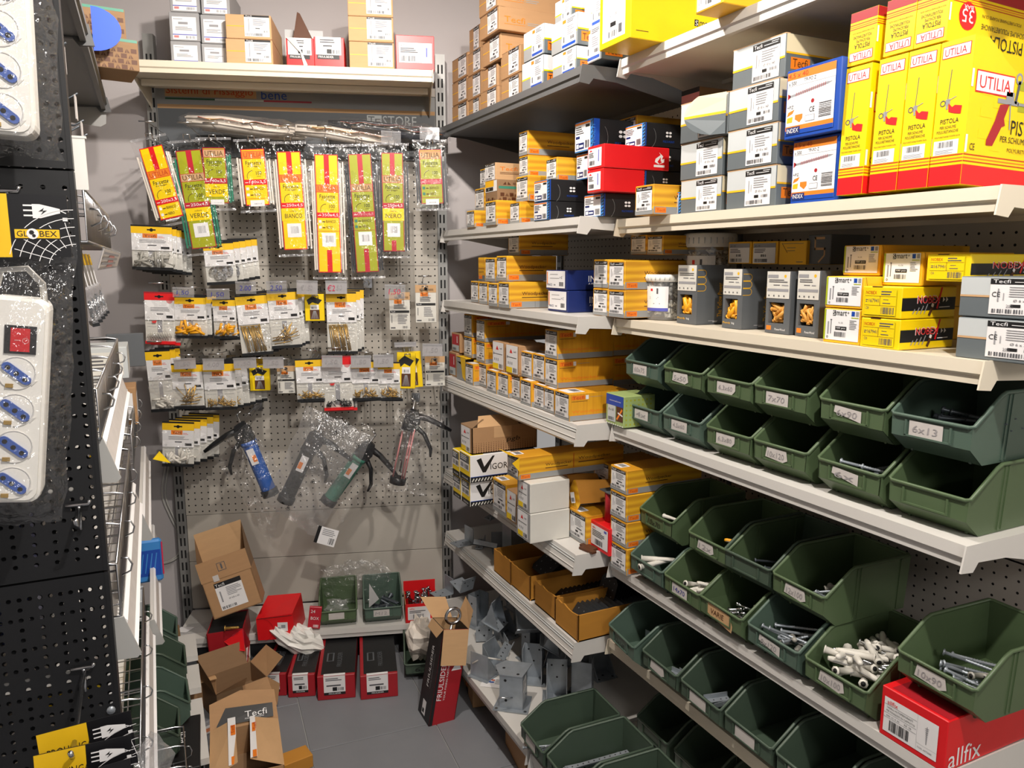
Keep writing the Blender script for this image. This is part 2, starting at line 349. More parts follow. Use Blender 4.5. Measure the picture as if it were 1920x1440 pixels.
# cartons: shelf, style, far y, near y, front x, base z, top z, depth, layer
BOX = [
('A1','brown',2.79,2.639,1.1,1.9905,2.0735,0.3,1),
('A1','brown',2.787,2.637,1.1,2.0743,2.1553,0.3,2),
('A1','brown',2.785,2.635,1.1,2.1561,2.2361,0.3,3),
('A1','brown',2.629,2.529,1.1,1.9905,2.0665,0.3,1),
('A1','brown',2.642,2.514,1.1,2.0673,2.1473,0.3,2),
('A1','brown',2.635,2.513,1.1,2.1481,2.2251,0.3,3),
('A1','brown',2.643,2.548,1.11,2.2259,2.3079,0.3,4),
('A1','brown',2.478,2.34,1.08,1.9905,2.0635,0.3,1),
('A1','brown',2.475,2.351,1.085,2.0643,2.1353,0.3,2),
('A1','brown',2.447,2.305,1.075,2.1361,2.2141,0.3,3),
('A1','brown',2.433,2.284,1.06,2.2149,2.2859,0.3,4),
('A1','brown',2.44,2.295,1.06,2.2867,2.3567,0.3,5),
('A1','brown',2.312,2.175,1.08,1.9905,2.0685,0.3,1),
('A1','brown',2.316,2.175,1.08,2.0693,2.1493,0.3,2),
('A1','greywhite',2.124,1.99,1.06,1.9905,2.0755,0.3,1),
('A1','greywhite',2.114,1.988,1.06,2.0763,2.1573,0.3,2),
('A1','greywhite',1.927,1.801,1.055,1.9905,2.0535,0.3,1),
('A1','greywhite',1.936,1.797,1.055,2.0543,2.1343,0.3,2),
('A1','greywhite',1.962,1.872,1.08,2.1351,2.2021,0.3,3),
('B1','greywhite',1.861,1.737,1.09,2.0085,2.0965,0.3,1),
('B1','greywhite',1.839,1.746,1.1,2.0973,2.1813,0.3,2),
('B1','smartbig',1.684,1.55,1.05,2.0085,2.1765,0.33,1),
('B1','smartlabel',1.358,1.272,1.08,2.0085,2.0745,0.3,1),
('A2','wood',2.501,2.43,1.035,1.6175,1.6745,0.3,1),
('A2','wood',2.341,2.254,1.035,1.6175,1.6955,0.3,1),
('A2','wood',2.2,2.129,1.056,1.6175,1.6835,0.3,1),
('A2','mm',2.002,1.909,1.038,1.6175,1.6685,0.3,1),
('A2','mm',2.001,1.909,1.038,1.6693,1.7283,0.3,2),
('A2','pattern',2.408,2.31,1.065,1.6963,1.7663,0.16,2),
('A2','tecfiside',2.423,2.337,1.07,1.7671,1.8221,0.16,3),
('A2','wood',2.532,2.447,1.08,1.6753,1.7523,0.3,2),
('A2','wood',2.51,2.459,1.09,1.7531,1.8171,0.2,3),
('A2','wood',2.205,2.119,1.08,1.6843,1.7613,0.28,2),
('A2','wood',2.225,2.159,1.1,1.7621,1.8261,0.28,3),
('A2','wood',2.226,2.163,1.1,1.8269,1.8999,0.28,4),
('A2','wood',2.027,1.96,1.09,1.7291,1.7961,0.28,3),
('A2','mm',1.937,1.865,1.14,1.7291,1.8011,0.25,3),
('A2','mmup',1.931,1.834,1.13,1.8019,1.8849,0.25,4),
('A2','mm',1.806,1.709,1.088,1.6175,1.6765,0.2,1),
('A2','red',1.755,1.678,1.065,1.6773,1.7343,0.2,2),
('A2','red',1.755,1.675,1.065,1.7351,1.7931,0.2,3),
('B2','mm',1.766,1.676,1.19,1.682,1.734,0.22,2),
('B2','mm',1.768,1.679,1.19,1.7348,1.7938,0.22,3),
('B2','mm',1.77,1.68,1.19,1.7946,1.8546,0.22,4),
('B2','wood',1.912,1.818,1.26,1.833,1.9,0.2,4),
('B2','wood',1.582,1.507,1.096,1.6115,1.6815,0.25,1),
('B2','mm',1.568,1.491,1.165,1.6115,1.6655,0.25,1),
('B2','gy',1.489,1.347,1.16,1.6115,1.6875,0.31,1),
('B2','gy',1.494,1.349,1.16,1.6883,1.7703,0.31,2),
('B2','gyflap',1.492,1.33,1.155,1.7711,1.8591,0.31,3),
('B2','gyback',1.678,1.606,1.3,1.896,1.937,0.2,4),
('B2','gy',1.326,1.181,1.155,1.6115,1.6925,0.31,1),
('B2','gy',1.329,1.183,1.155,1.6933,1.7743,0.31,2),
('B2','gy',1.33,1.186,1.155,1.7751,1.8581,0.31,3),
('B2','gy',1.334,1.184,1.165,1.8589,1.9419,0.31,4),
('B2','index',1.143,1.026,1.155,1.6115,1.7315,0.3,1),
('B2','index',1.153,1.023,1.14,1.7323,1.8593,0.3,2),
('A3','wood',2.579,2.506,1.081,1.3575,1.4345,0.18,1),
('A3','wood',2.46,2.382,1.061,1.3575,1.4345,0.18,1),
('A3','wood',2.321,2.245,1.035,1.3575,1.4345,0.18,1),
('A3','wood',2.241,2.158,1.035,1.3575,1.4395,0.18,1),
('A3','woodplain',2.496,2.436,1.075,1.4353,1.5173,0.18,2),
('A3','wood',2.413,2.327,1.065,1.4353,1.5163,0.18,2),
('A3','wood',2.309,2.228,1.06,1.4403,1.5213,0.18,2),
('A3','wood',2.325,2.239,1.11,1.5221,1.5931,0.18,3),
('A3','navy',2.032,1.911,1.102,1.3575,1.4195,0.2,1),
('A3','navy',2.044,1.919,1.102,1.4203,1.4783,0.2,2),
('A3','wood',1.806,1.728,1.12,1.3575,1.4315,0.25,1),
('A3','wood',1.728,1.65,1.12,1.3575,1.4295,0.25,1),
('A3','wood',1.805,1.73,1.12,1.4323,1.5083,0.25,2),
('A3','wood',1.73,1.653,1.12,1.4303,1.5053,0.25,2),
('B3','wood',1.777,1.702,1.22,1.521,1.573,0.2,3),
('B3','wood',1.701,1.63,1.22,1.52,1.57,0.2,3),
('B3','power',1.532,1.457,1.194,1.3525,1.4945,0.09,1),
('B3','power',1.374,1.31,1.2,1.3525,1.4865,0.09,1),
('B3','powertan',1.239,1.17,1.2,1.3525,1.4825,0.09,1),
('B3','powertan',1.154,1.094,1.2,1.3525,1.4845,0.09,1),
('B3','ylabel',1.5,1.419,1.32,1.497,1.55,0.12,2),
('B3','ylabel',1.417,1.335,1.32,1.496,1.549,0.12,2),
('B3','yplain',1.331,1.25,1.32,1.495,1.548,0.12,2),
('B3','five',1.257,1.193,1.33,1.496,1.56,0.12,2),
('B3','smart',1.042,0.957,1.155,1.3525,1.4165,0.28,1),
('B3','smart',1.042,0.957,1.155,1.4173,1.4753,0.28,2),
('B3','smart',1.054,0.972,1.21,1.4761,1.5321,0.25,3),
('B3','smart',0.958,0.88,1.2,1.4601,1.5181,0.25,3),
('B3','nobex',0.955,0.875,1.15,1.3525,1.4045,0.14,1),
('B3','nobex',0.956,0.876,1.15,1.4053,1.4593,0.14,2),
('B3','nobex',0.866,0.789,1.19,1.469,1.514,0.2,3),
('B3','gyplain',0.779,0.658,1.155,1.3525,1.4165,0.25,1),
('B3','gyplain',0.78,0.66,1.155,1.4173,1.4793,0.25,2),
('A4','redlabel',2.779,2.701,1.07,1.0655,1.1585,0.15,1),
('A4','openyellow',2.675,2.585,1.06,1.0655,1.1525,0.15,1),
('A4','wood2',2.555,2.48,1.047,1.0655,1.1425,0.18,1),
('A4','yellowside',2.557,2.513,1.08,1.0655,1.1495,0.2,1),
('A4','wood2',2.489,2.416,1.07,1.0655,1.1485,0.18,1),
('A4','wood2',2.365,2.283,1.047,1.0655,1.1415,0.18,1),
('A4','wood2',2.289,2.204,1.054,1.0655,1.1415,0.18,1),
('A4','wood2',2.218,2.142,1.066,1.0655,1.1425,0.18,1),
('A4','wood2',2.106,2.031,1.047,1.0655,1.1435,0.18,1),
('A4','wood2',2.036,1.964,1.057,1.0655,1.1385,0.18,1),
('A4','wood2',1.965,1.899,1.055,1.0655,1.1385,0.18,1),
('A4','wood2',1.878,1.793,1.043,1.0655,1.1435,0.19,1),
('A4','greenbox',1.745,1.658,1.13,1.0655,1.1505,0.1,1),
('A4','redlabel',2.774,2.687,1.08,1.1593,1.2333,0.12,2),
('A4','wood2',2.648,2.567,1.08,1.1533,1.2293,0.2,2),
('A4','wood2',2.519,2.44,1.075,1.1493,1.2233,0.2,2),
('A4','pgbwhite',2.354,2.259,1.065,1.1423,1.2393,0.12,2),
('A4','pgbwhite',2.237,2.143,1.06,1.1433,1.2403,0.12,2),
('A4','wood2',2.151,2.068,1.07,1.1443,1.2253,0.19,2),
('A4','wood2',2.067,1.987,1.07,1.1443,1.2263,0.19,2),
('A4','wood2',1.988,1.909,1.07,1.1393,1.2223,0.19,2),
('A4','wood2',1.993,1.91,1.26,1.133,1.223,0.15,2),
('A4','wood2',1.996,1.913,1.26,1.2238,1.3078,0.15,3),
('A4','wood2',2.645,2.566,1.08,1.2301,1.3121,0.3,3),
('A4','wood2',2.517,2.439,1.075,1.2241,1.3011,0.3,3),
('A4','wood2',1.99,1.911,1.07,1.2231,1.3071,0.19,3),
('A5','vigor',2.336,2.261,0.94,0.6975,0.7825,0.2,1),
('A5','vigor',2.416,2.341,0.94,0.6975,0.7775,0.2,1),
('A5','vigor',2.34,2.247,0.935,0.7833,0.8763,0.24,2),
('A5','vigor',2.407,2.34,0.935,0.7783,0.8683,0.2,2),
('A5','pgbopen',2.354,2.255,0.945,0.8771,0.9751,0.24,3),
('A5','wood',2.214,2.107,1.0,0.6975,0.8075,0.15,1),
('A5','pgbwhite',2.105,2.035,1.0,0.6975,0.7975,0.15,1),
('A5','greytall',1.963,1.874,0.965,0.6975,0.7865,0.13,1),
('A5','greytall',1.96,1.877,0.965,0.7873,0.8753,0.13,2),
('A5','woodlong',1.998,1.918,0.95,0.8761,0.9451,0.36,3),
('A5','wood',1.887,1.787,1.1,0.6975,0.7865,0.12,1),
('A5','redbox',1.805,1.693,1.115,0.6975,0.7775,0.14,1),
('B5','woodv',1.701,1.62,1.125,0.6675,0.7425,0.25,1),
('B5','woodv',1.704,1.623,1.125,0.7433,0.8143,0.25,2),
('B5','woodv',1.707,1.626,1.125,0.8151,0.8891,0.25,3),
('B5','woodv',1.709,1.629,1.125,0.8899,0.9569,0.25,4),
('A5','wood',1.976,1.883,1.24,0.6975,0.8135,0.18,1),
('A5','wood',1.979,1.887,1.24,0.8143,0.8993,0.18,2),
('A6','tray',2.306,2.171,1.045,0.4385,0.5215,0.33,1),
('A6','tray',2.175,2.037,1.048,0.4385,0.5195,0.33,1),
('A6','tray',2.014,1.883,1.054,0.4385,0.5155,0.33,1),
('A6','tray',1.868,1.739,1.047,0.4385,0.5195,0.33,1),
('B5','allfix',0.847,0.721,1.14,0.6675,0.7605,0.28,1)]

# ================================================================== room
fl = MB(); fl.box(-1.9, -2.2, -.06, 1.9, 3.9, -.004, 'grout')
floor = tag(fl.build('floor'), kind='structure')
FT = D2R(3.6)
def tiles():
    tw, tl = .405, .29 * 2
    meshes = {}
    ca, sa = math.cos(FT), math.sin(FT)
    O = Vector((.378, 2.225))
    for i in range(-4, 4):
        for j in range(-7, 3):
            off = .285 if i % 2 else 0
            cx = (i + .5) * tw; cy = (j + .5) * tl + off
            p = O + Vector((cx * ca + cy * sa, -cx * sa + cy * ca))
            if not (-1.5 < p.x < 1.6 and -1.9 < p.y < 3.4): continue
            if 'm' not in meshes:
                m = MB(); m.cbox(-tw / 2 + .0013, -tl / 2 + .0013, -.012, tw / 2 - .0013, tl / 2 - .0013, 0, 'tile', .0012); meshes['m'] = m.build('tile', floor); t = meshes['m']
            else:
                t = meshes['m'].copy(); COL.objects.link(t)
            t.location = (p.x, p.y, 0); t.rotation_euler = (0, 0, -FT)
tiles()
def slab(name, M, x0, y0, z0, x1, y1, z1, m):
    b = MB(); b.box(x0, y0, z0, x1, y1, z1, m); o = b.build(name); o.matrix_world = M; tag(o, kind='structure'); return o
slab('wall_back', BK(0, 0, 0), -1.9, 3.10, 0, .55, 3.2, 2.6, 'wall')
slab('wall_right', Matrix(), 1.585, -2.2, 0, 1.68, 2.74, 2.6, 'wall')
slab('wall_left', Matrix(), -1.75, -2.2, 0, -1.66, 3.6, 2.6, 'wall')
slab('ceiling', Matrix(), -1.8, -2.2, 2.60, 1.7, 3.9, 2.68, 'ceiling')

# ================================================================== shop fitting helpers
def perf(mb, w, h, pitch, r, m, x0=0., z0=0., y=0., mx=None, mz=None):
    """perforated sheet in the local xz plane, facing -y, real holes"""
    nx = max(1, int(round(w / pitch))); nz = max(1, int(round(h / (mz or pitch)))); px = w / nx; pz = h / nz
    ring = [(-1, -1), (0, -1), (1, -1), (1, 0), (1, 1), (0, 1), (-1, 1), (-1, 0)]
    vs = []; fs = []
    for i in range(nx):
        for j in range(nz):
            cx = x0 + (i + .5) * px; cz = z0 + (j + .5) * pz; b = len(vs)
            for a, c in ring: vs.append((cx + a * px / 2, y, cz + c * pz / 2))
            for a, c in ring:
                l = math.hypot(a, c); vs.append((cx + r * a / l, y, cz + r * c / l))
            for k in range(8):
                k2 = (k + 1) % 8; fs.append((b + k, b + k2, b + 8 + k2, b + 8 + k))
    mb.add(vs, fs, m)
def upright(name, M, h, label, group=None):
    o = root(name, M, label, 'rack', group)
    m = MB(); m.box(-.018, 0, 0, .018, .035, h, 'upright'); m.build('post', o)
    s = MB(); z = .1
    while z < h - .05:
        for x in (-.010, .004): s.box(x, -.0008, z, x + .006, .002, z + .032, 'slot')
        z += .05
    s.build('slots', o)
    f = MB(); f.cbox(-.018, -.28, 0, .018, .0, .055, 'upright', .003); f.build('foot', o)
    return o
def shelf(M, L, d, kind, m, label, cat='shelf', group=None):
    o = root('shelf', M, label, cat, group)
    b = MB(); b.box(.002, .008, -.026, L - .002, d, 0, m)
    b.box(.03, d * .80, -.036, L - .03, d * .83, -.026, m)
    b.build('deck', o)
    f = MB()
    if kind == 'rail':
        f.prism([(0, .0015), (-.010, -.047), (-.004, -.054), (.012, -.054), (.012, .0015)], 'x', .004, L - .004, m)
        for t in (.2, .35, .72): f.box(.004, -.0006 - .010 * t - .0016, -.047 * t - .0006, L - .004, -.010 * t + .002, -.047 * t + .0006, 'greylt' if t < .5 else m)
    else:
        f.prism([(0, .001), (-.001, -.019), (.004, -.023), (.004, -.036), (.016, -.036), (.016, .001)], 'x', .004, L - .004, m)
    f.build('price_rail' if kind == 'rail' else 'front_lip', o)
    k = -.056 if kind == 'rail' else -.042
    pr = [(-.003, .002), (-.012, k), (.018, k - .003), (.03, k + .012), (.1, k + .008), (d, -.10), (d, 0)]
    for x in (0, L - .003):
        e = MB(); e.prism(pr, 'x', x, x + .003, m); e.build('end_bracket', o)
    return o
A_X, B_X = 1.04, 1.14
AZ = [1.990, 1.617, 1.357, 1.065, .697, .438]; BZ = [2.008, 1.611, 1.352, 1.06, .667, .435]
nm = ['top', 'second', 'third', 'fourth', 'fifth', 'sixth']
for i, z in enumerate(AZ):
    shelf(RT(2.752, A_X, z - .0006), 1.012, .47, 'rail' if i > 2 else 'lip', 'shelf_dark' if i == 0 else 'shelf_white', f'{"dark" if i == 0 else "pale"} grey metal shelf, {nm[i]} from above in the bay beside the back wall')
for i, z in enumerate(BZ):
    shelf(RT(1.724, B_X, z - .0006), 1.006, .38, 'lip', 'shelf_cream' if i in (1, 2, 5) else 'shelf_white', f'{"cream" if i in (1, 2, 5) else "pale grey"} metal shelf, {nm[i]} from above in the nearer right bay')
shelf(RT(2.752, .893, .15), 1.012, .60, 'lip', 'shelf_white', 'deep pale base shelf under the far bay, nearest the floor')
shelf(RT(1.724, .893, .15), 1.2, .60, 'lip', 'shelf_white', 'deep pale base shelf under the nearer bay, nearest the floor')
for y, t in ((2.748, 'in the corner by the back wall'), (1.73, 'between the two right bays'), (.705, 'at the near end of the right rack'), (-.3, 'beyond the near end of the right rack')):
    upright('rack_upright', RT(y, 1.54, 0), 2.45, 'slotted grey steel upright ' + t)
pb = MB(); perf(pb, .97, .39, .025, .003, 'panel'); pb.box(0, .0012, 0, .97, .003, .39, 'slot')
pan = None
for bay, y in enumerate((2.725, 1.70, .68)):
    o = root('back_panels', RT(y, 1.548, .12), ['perforated grey back panels behind the far right bay', 'perforated grey back panels behind the nearer right bay', 'perforated grey back panels at the right picture edge'][bay], 'panel')
    for j in range(6):
        if pan is None: pan = p = pb.build('panel', o)
        else: p = pan.copy(); COL.objects.link(p); p.parent = o
        p.location = (0, 0, .394 * j)

# ================================================================== cartons
def tlabel(w, h, sz=None, brand='Tecfi', k=3, pale=False):
    """white carton label, drawn at 0..w, 0..h in the xz plane"""
    m = MB(); F = Face(m, (0, 0, 0), (1, 0, 0), (0, 0, 1), k)
    F.rect(0, 0, w, h, 'paper', 0)
    F.rect(0, h * .84, w, h, 'black', 1)
    F.text(brand, w * .05, h * .875, h * .10, 'white', w * .3)
    F.rect(w * .42, h * .90, w * .93, h * .915, 'white', 2); F.rect(w * .7, h * .95, w * .96, h * .965, 'white', 2)
    F.rect(w * .14, h * .36, w * .165, h * .72, 'inkpale', 2); F.rect(w * .24, h * .40, w * .255, h * .6, 'inkpale', 2)
    F.lines(w * .34, h * .48, w * .94, h * .8, 5, 'inkpale', 2, .35)
    if sz: F.text(sz, w * .42, h * .36, h * .07, 'ink', w * .42)
    else: F.rect(w * .45, h * .36, w * .78, h * .41, 'ink', 2)
    F.rect(w * .38, h * .21, w * .55, h * .29, 'black' if not pale else 'inkpale', 2); F.bars(w * .66, h * .21, w * .92, h * .29, 'ink', 2, 6)
    F.bars(w * .06, h * .04, w * .72, h * .15, 'ink', 2, 14)
    return m
def F4(m, w, d, h, k=0):
    return (Face(m, (0, 0, 0), (1, 0, 0), (0, 0, 1), k), Face(m, (w, 0, 0), (0, 1, 0), (0, 0, 1), k), Face(m, (0, 0, h), (1, 0, 0), (0, 1, 0), k), Face(m, (0, d, 0), (0, -1, 0), (0, 0, 1), k))
def lab_at(m, x, z, M=None):
    m.xf(Matrix.Translation((x, 0, z))); return m
CARTON_DESC = {}
def st_wood(w, d, h, v=0):
    b = MB(); b.cbox(0, 0, 0, w, d, h, 'woodh'); F, S, T, Lf = F4(b, w, d, h)
    F.rect(0.001, 0.001, w - .001, h * .2, 'grey'); S.rect(.001, .001, d - .002, h * .26, 'grey'); Lf.rect(.001, .001, d - .002, h * .26, 'grey')
    S.text('Woodpecker', d * .24, h * .47, h * .16, 'brown', min(d * .55, h * 1.3)); S.rect(d * .24, h * .40, d * .24 + min(d * .5, h * 1.1), h * .43, 'brown')
    S.rect(.005, h * .06, .005 + h * .46, h * .24, 'orange', 2); S.text('Tecfi', .009, h * .10, h * .09, 'tecfi', h * .36, 3)
    S.rect(d * .5, h * .02, d * .503, h * .25, 'greydk'); T.rect(w * .1, .004, w * .55, .035, 'paper'); T.bars(w * .15, .012, w * .5, .03)
    l = tlabel(w * .86, h * .8); return b, lab_at(l, w * .07, h * .14)
def st_wood2(w, d, h):
    b = MB(); b.cbox(0, 0, 0, w, d, h, 'woodv'); F, S, T, Lf = F4(b, w, d, h)
    F.rect(0.001, 0.001, w - .001, h * .22, 'grey'); S.rect(.001, .001, d - .002, h * .2, 'grey')
    S.rect(d * .03, h * .77, d * .26, h * .92, 'orange'); S.text('Tecfi', d * .045, h * .79, h * .11, 'tecfi', d * .2, 2); S.rect(d * .27, h * .77, d * .32, h * .92, 'paper')
    S.rect(d * .34, h * .84, d * .56, h * .85, 'grey'); S.rect(d * .03, h * .70, d * .3, h * .715, 'brown')
    S.text('Woodpecker', d * .04, h * .26, h * .13, 'orange', d * .7); S.rect(d * .04, h * .2, d * .5, h * .21, 'orange')
    T.rect(w * .08, .005, w * .8, .06, 'paper'); T.bars(w * .2, .03, w * .7, .055)
    l = tlabel(w * .88, h * .84); return b, lab_at(l, w * .06, h * .12)
def st_woodplain(w, d, h):
    b = MB(); b.cbox(0, 0, 0, w, d, h, 'woodh'); F, S, T, Lf = F4(b, w, d, h)
    F.rect(.001, .001, w - .001, h * .25, 'greydk'); F.text('Woodpecker', .004, h * .5, h * .06, 'brown', w * .8); F.rect(.004, h * .36, w * .8, h * .38, 'brown'); F.rect(.004, h * .42, w * .8, h * .44, 'brown')
    F.rect(w * .1, h * .1, w * .6, h * .25, 'orange', 2); F.text('Tecfi', w * .13, h * .13, h * .08, 'tecfi', w * .42, 3)
    return b, None
def st_brown(w, d, h):
    b = MB(); b.cbox(0, 0, 0, w, d, h, 'kraft'); F, S, T, Lf = F4(b, w, d, h)
    F.rect(.003, h * .5, w * .46, h * .53, 'amber'); S.text('Tecfi', d * .06, h * .36, h * .24, 'orange', d * .24); S.rect(d * .06, h * .27, d * .3, h * .29, 'orange'); S.rect(d * .33, h * .4, d * .48, h * .43, 'grey'); S.rect(d * .33, h * .32, d * .46, h * .35, 'grey'); S.text('Vite', d * .72, h * .5, h * .2, 'tecfi', d * .12)
    b.box(-.0004, -.0006, h * .965, w, .02, h * .975, 'kraft_in')
    l = tlabel(w * .5, h * .88); return b, lab_at(l, w * .42, h * .08)
def st_gy(w, d, h, plain=False):
    b = MB(); b.cbox(0, 0, 0, w, d, h, 'greydk'); F, S, T, Lf = F4(b, w, d, h)
    F.rect(.0012, h * .47, w - .0012, h - .0012, 'greylt'); F.rect(.0012, h * .44, w - .0012, h * .49, 'amber', 2)
    S.rect(.0012, h * .56, d - .002, h - .0012, 'cream'); S.rect(.0012, h * .54, d - .002, h * .585, 'amber', 2)
    S.rect(.014, h * .2, .014 + h * .62, h * .47, 'orange'); S.text('Tecfi', .019, h * .25, h * .19, 'brown', h * .48, 2); S.rect(.02 + h * .62, h * .36, .02 + h * 1.1, h * .38, 'greylt')
    b.box(0, -.0006, h * .985, w, .01, h + .0004, 'kraft_pale')
    T.rect(.002, .002, w - .002, d - .002, 'cream')
    l = tlabel(w * .50, h * .88, 'Ø 10 x 160'); return b, lab_at(l, w * .40, h * .06)
def st_gyplain(w, d, h):
    b = MB(); b.cbox(0, 0, 0, w, d, h, 'greydk'); F, S, T, Lf = F4(b, w, d, h)
    F.rect(.0012, h * .55, w - .0012, h - .0012, 'greylt'); F.rect(.0012, h * .5, w - .0012, h * .55, 'kraft_pale', 2)
    l = tlabel(w * .72, h * .86, 'Ø 6 x 30/18'); FF = Face(l, (0, 0, 0), (1, 0, 0), (0, 0, 1), 3)
    FF.text('CE', w * .03, h * .42, h * .12, 'black', h * .2); FF.text('200', w * .22, h * .17, h * .07, 'ink', h * .16, 3)
    return b, lab_at(l, w * .40, h * .10)
def st_greywhite(w, d, h):
    b = MB(); b.cbox(0, 0, 0, w, d, h, 'greydk'); F, S, T, Lf = F4(b, w, d, h)
    F.rect(.0012, h * .45, w - .0012, h - .0012, 'white'); F.rect(.0012, .001, w - .0012, h * .42, 'grey'); F.rect(.0012, h * .42, w - .0012, h * .47, 'yellow', 2)
    S.rect(.0012, h * .5, d - .002, h - .0012, 'white'); S.rect(.0012, h * .47, d - .002, h * .52, 'yellow', 2)
    S.rect(.012, h * .12, .012 + h * .6, h * .42, 'orange'); S.text('Tecfi', .016, h * .16, h * .2, 'brown', h * .46, 2)
    l = MB(); G = Face(l, (0, 0, 0), (1, 0, 0), (0, 0, 1), 3); lw, lh = w * .54, h * .93
    G.rect(0, 0, lw, lh, 'white', 0); G.rect(lw * .06, lh * .84, lw * .3, lh * .96, 'orange'); G.lines(lw * .38, lh * .8, lw * .95, lh * .95, 3, 'ink'); G.lines(lw * .4, lh * .4, lw * .9, lh * .72, 5, 'inkpale'); G.rect(lw * .12, lh * .2, lw * .2, lh * .4, 'ink'); G.rect(.002, lh * .03, lw - .002, lh * .13, 'blue', 1); G.bars(lw * .6, lh * .22, lw * .9, lh * .34)
    return b, lab_at(l, w * .42, h * .04)
def st_mm(w, d, h, up=False):
    b = MB(); b.cbox(0, 0, 0, w, d, h, 'black'); F, S, T, Lf = F4(b, w, d, h)
    F.rect(.001, .001, w - .001, h - .001, 'skyblue')
    for i in range(7): F.line(w * .9, h * (.05 + .14 * i), w * .99, h * (.12 + .14 * i), .003, 'black', 2)
    if up:
        S.rect(.001, .001, .02, h - .001, 'blue')
        S.text('MULTI', .006, h * .2, .010, 'skyblue', h * .6, 2, 90)
    else: S.rect(.001, .001, .004, h - .001, 'blue')
    cx, cz = min(d * .38, h * 1.25), h * .55
    for i in range(4):
        a = D2R(45 + 90 * i); S.disc(cx + math.cos(a) * h * .12, cz + math.sin(a) * h * .1, h * .075, 'white', 1, 8, h * .05)
    S.text('MULTI-MONTI', cx - h * .3, h * .2, h * .09, 'blue', h * .6)
    for i in range(6): S.line(d * .62 + h * .1 * (5 - i) * .4, h * (.95 - .16 * i), d * .97, h * (1.02 - .16 * i) if i else h * .97, h * .075, 'skyblue', 1)
    S.ring(h * .02, h * .4, h * .55, .0006, 'grey', 1, 8, -50, 40)
    l = MB(); G = Face(l, (0, 0, 0), (1, 0, 0), (0, 0, 1), 3); lw, lh = w * .84, h * .9
    G.rect(0, 0, lw, lh, 'white', 0); G.rect(0, lh * .93, lw, lh, 'orange'); G.lines(lw * .06, lh * .58, lw * .6, lh * .88, 4, 'ink'); G.rect(lw * .7, lh * .8, lw * .97, lh * .9, 'black'); G.rect(lw * .06, lh * .05, lw * .6, lh * .28, 'navy'); G.rect(lw * .1, lh * .09, lw * .26, lh * .24, 'white', 2); G.bars(lw * .68, lh * .06, lw * .95, lh * .34); G.rect(lw * .06, lh * .44, lw * .32, lh * .53, 'navy', 2); G.rect(lw * .3, lh * .12, lw * .55, lh * .2, 'white', 2)
    return b, lab_at(l, w * .02, h * .05)
def st_mmup(w, d, h): return st_mm(w, d, h, True)
def st_red(w, d, h):
    b = MB(); b.cbox(0, 0, 0, w, d, h, 'red'); F, S, T, Lf = F4(b, w, d, h)
    cx = d * .84
    S.rect(cx - .017, h * .14, cx + .017, h * .24, 'white')
    S.poly([(cx - .002, h * .27), (cx - .014, h * .36), (cx - .012, h * .5), (cx + .004, h * .68), (cx - .002, h * .8), (cx + .012, h * .62), (cx + .008, h * .48), (cx + .016, h * .52), (cx + .015, h * .36)], 'white')
    S.poly([(cx, h * .29), (cx - .006, h * .38), (cx + .004, h * .58), (cx + .004, h * .42), (cx + .008, h * .36)], 'red', 2)
    l = MB(); G = Face(l, (0, 0, 0), (1, 0, 0), (0, 0, 1), 3); lw, lh = w * .8, h * .78
    G.rect(0, 0, lw, lh, 'paper', 0); G.poly([(lw * .08, lh * .84), (lw * .2, lh * .95), (lw * .32, lh * .84)], 'red'); G.lines(lw * .06, lh * .5, lw * .55, lh * .78, 4, 'ink'); G.bars(lw * .1, lh * .1, lw * .5, lh * .34); G.rect(lw * .76, lh * .25, lw * .82, lh * .9, 'violet')
    return b, lab_at(l, w * .06, h * .1)
def st_pattern(w, d, h):
    b = MB(); b.cbox(0, 0, 0, w, d, h, 'kraft_in'); F, S, T, Lf = F4(b, w, d, h)
    def pat(G, W, H0):
        st = .0165; r_ = 0; z = .002
        while z + st * .8 < H0:
            x = .002 + (st * .5 if r_ % 2 else 0); c = r_
            while x + st < W:
                if c % 2: G.rect(x, z, x + st * .85, z + st * .7, 'brown')
                else:
                    G.poly([(x + .001, z), (x + st * .36, z), (x + st * .36, z + st * .62)], 'brown'); G.poly([(x + st * .46, z), (x + st * .82, z), (x + st * .46, z + st * .62)], 'brown')
                x += st; c += 1
            z += st * .86; r_ += 1
    pat(F, w, h * .42); pat(S, d, h * .55); pat(Lf, d, h * .86); Lf.rect(.002, h * .9, d - .002, h * .99, 'teal'); S.rect(.004, h * .58, d - .004, h * .7, 'teal')
    S.text('BULLDOZER', d * .35, h * .78, h * .09, 'brown', d * .5); S.poly([(d * .12, h * .76), (d * .18, h * .9), (d * .2, h * .76)], 'brown'); S.poly([(d * .22, h * .76), (d * .24, h * .9), (d * .3, h * .76)], 'brown')
    l = MB(); G = Face(l, (0, 0, 0), (1, 0, 0), (0, 0, 1), 3)
    G.rect(0, 0, w * .95, h * .5, 'paper', 0); G.rect(0, h * .22, w * .7, h * .5, 'amber'); G.rect(w * .05, h * .03, w * .65, h * .2, 'black'); G.text('1,8', w * .25, h * .06, h * .1, 'white', None, 2)
    return b, lab_at(l, w * .02, h * .48)
def st_tecfiside(w, d, h):
    b = MB(); b.cbox(0, 0, 0, w, d, h, 'kraft_pale'); F, S, T, Lf = F4(b, w, d, h)
    S.text('Tecfi', d * .1, h * .55, h * .22, 'orange', d * .4); S.rect(d * .1, h * .42, d * .6, h * .45, 'brown'); S.rect(d * .1, h * .34, d * .55, h * .37, 'brown')
    l = tlabel(w * .94, h * .96); return b, lab_at(l, w * .03, h * .02)
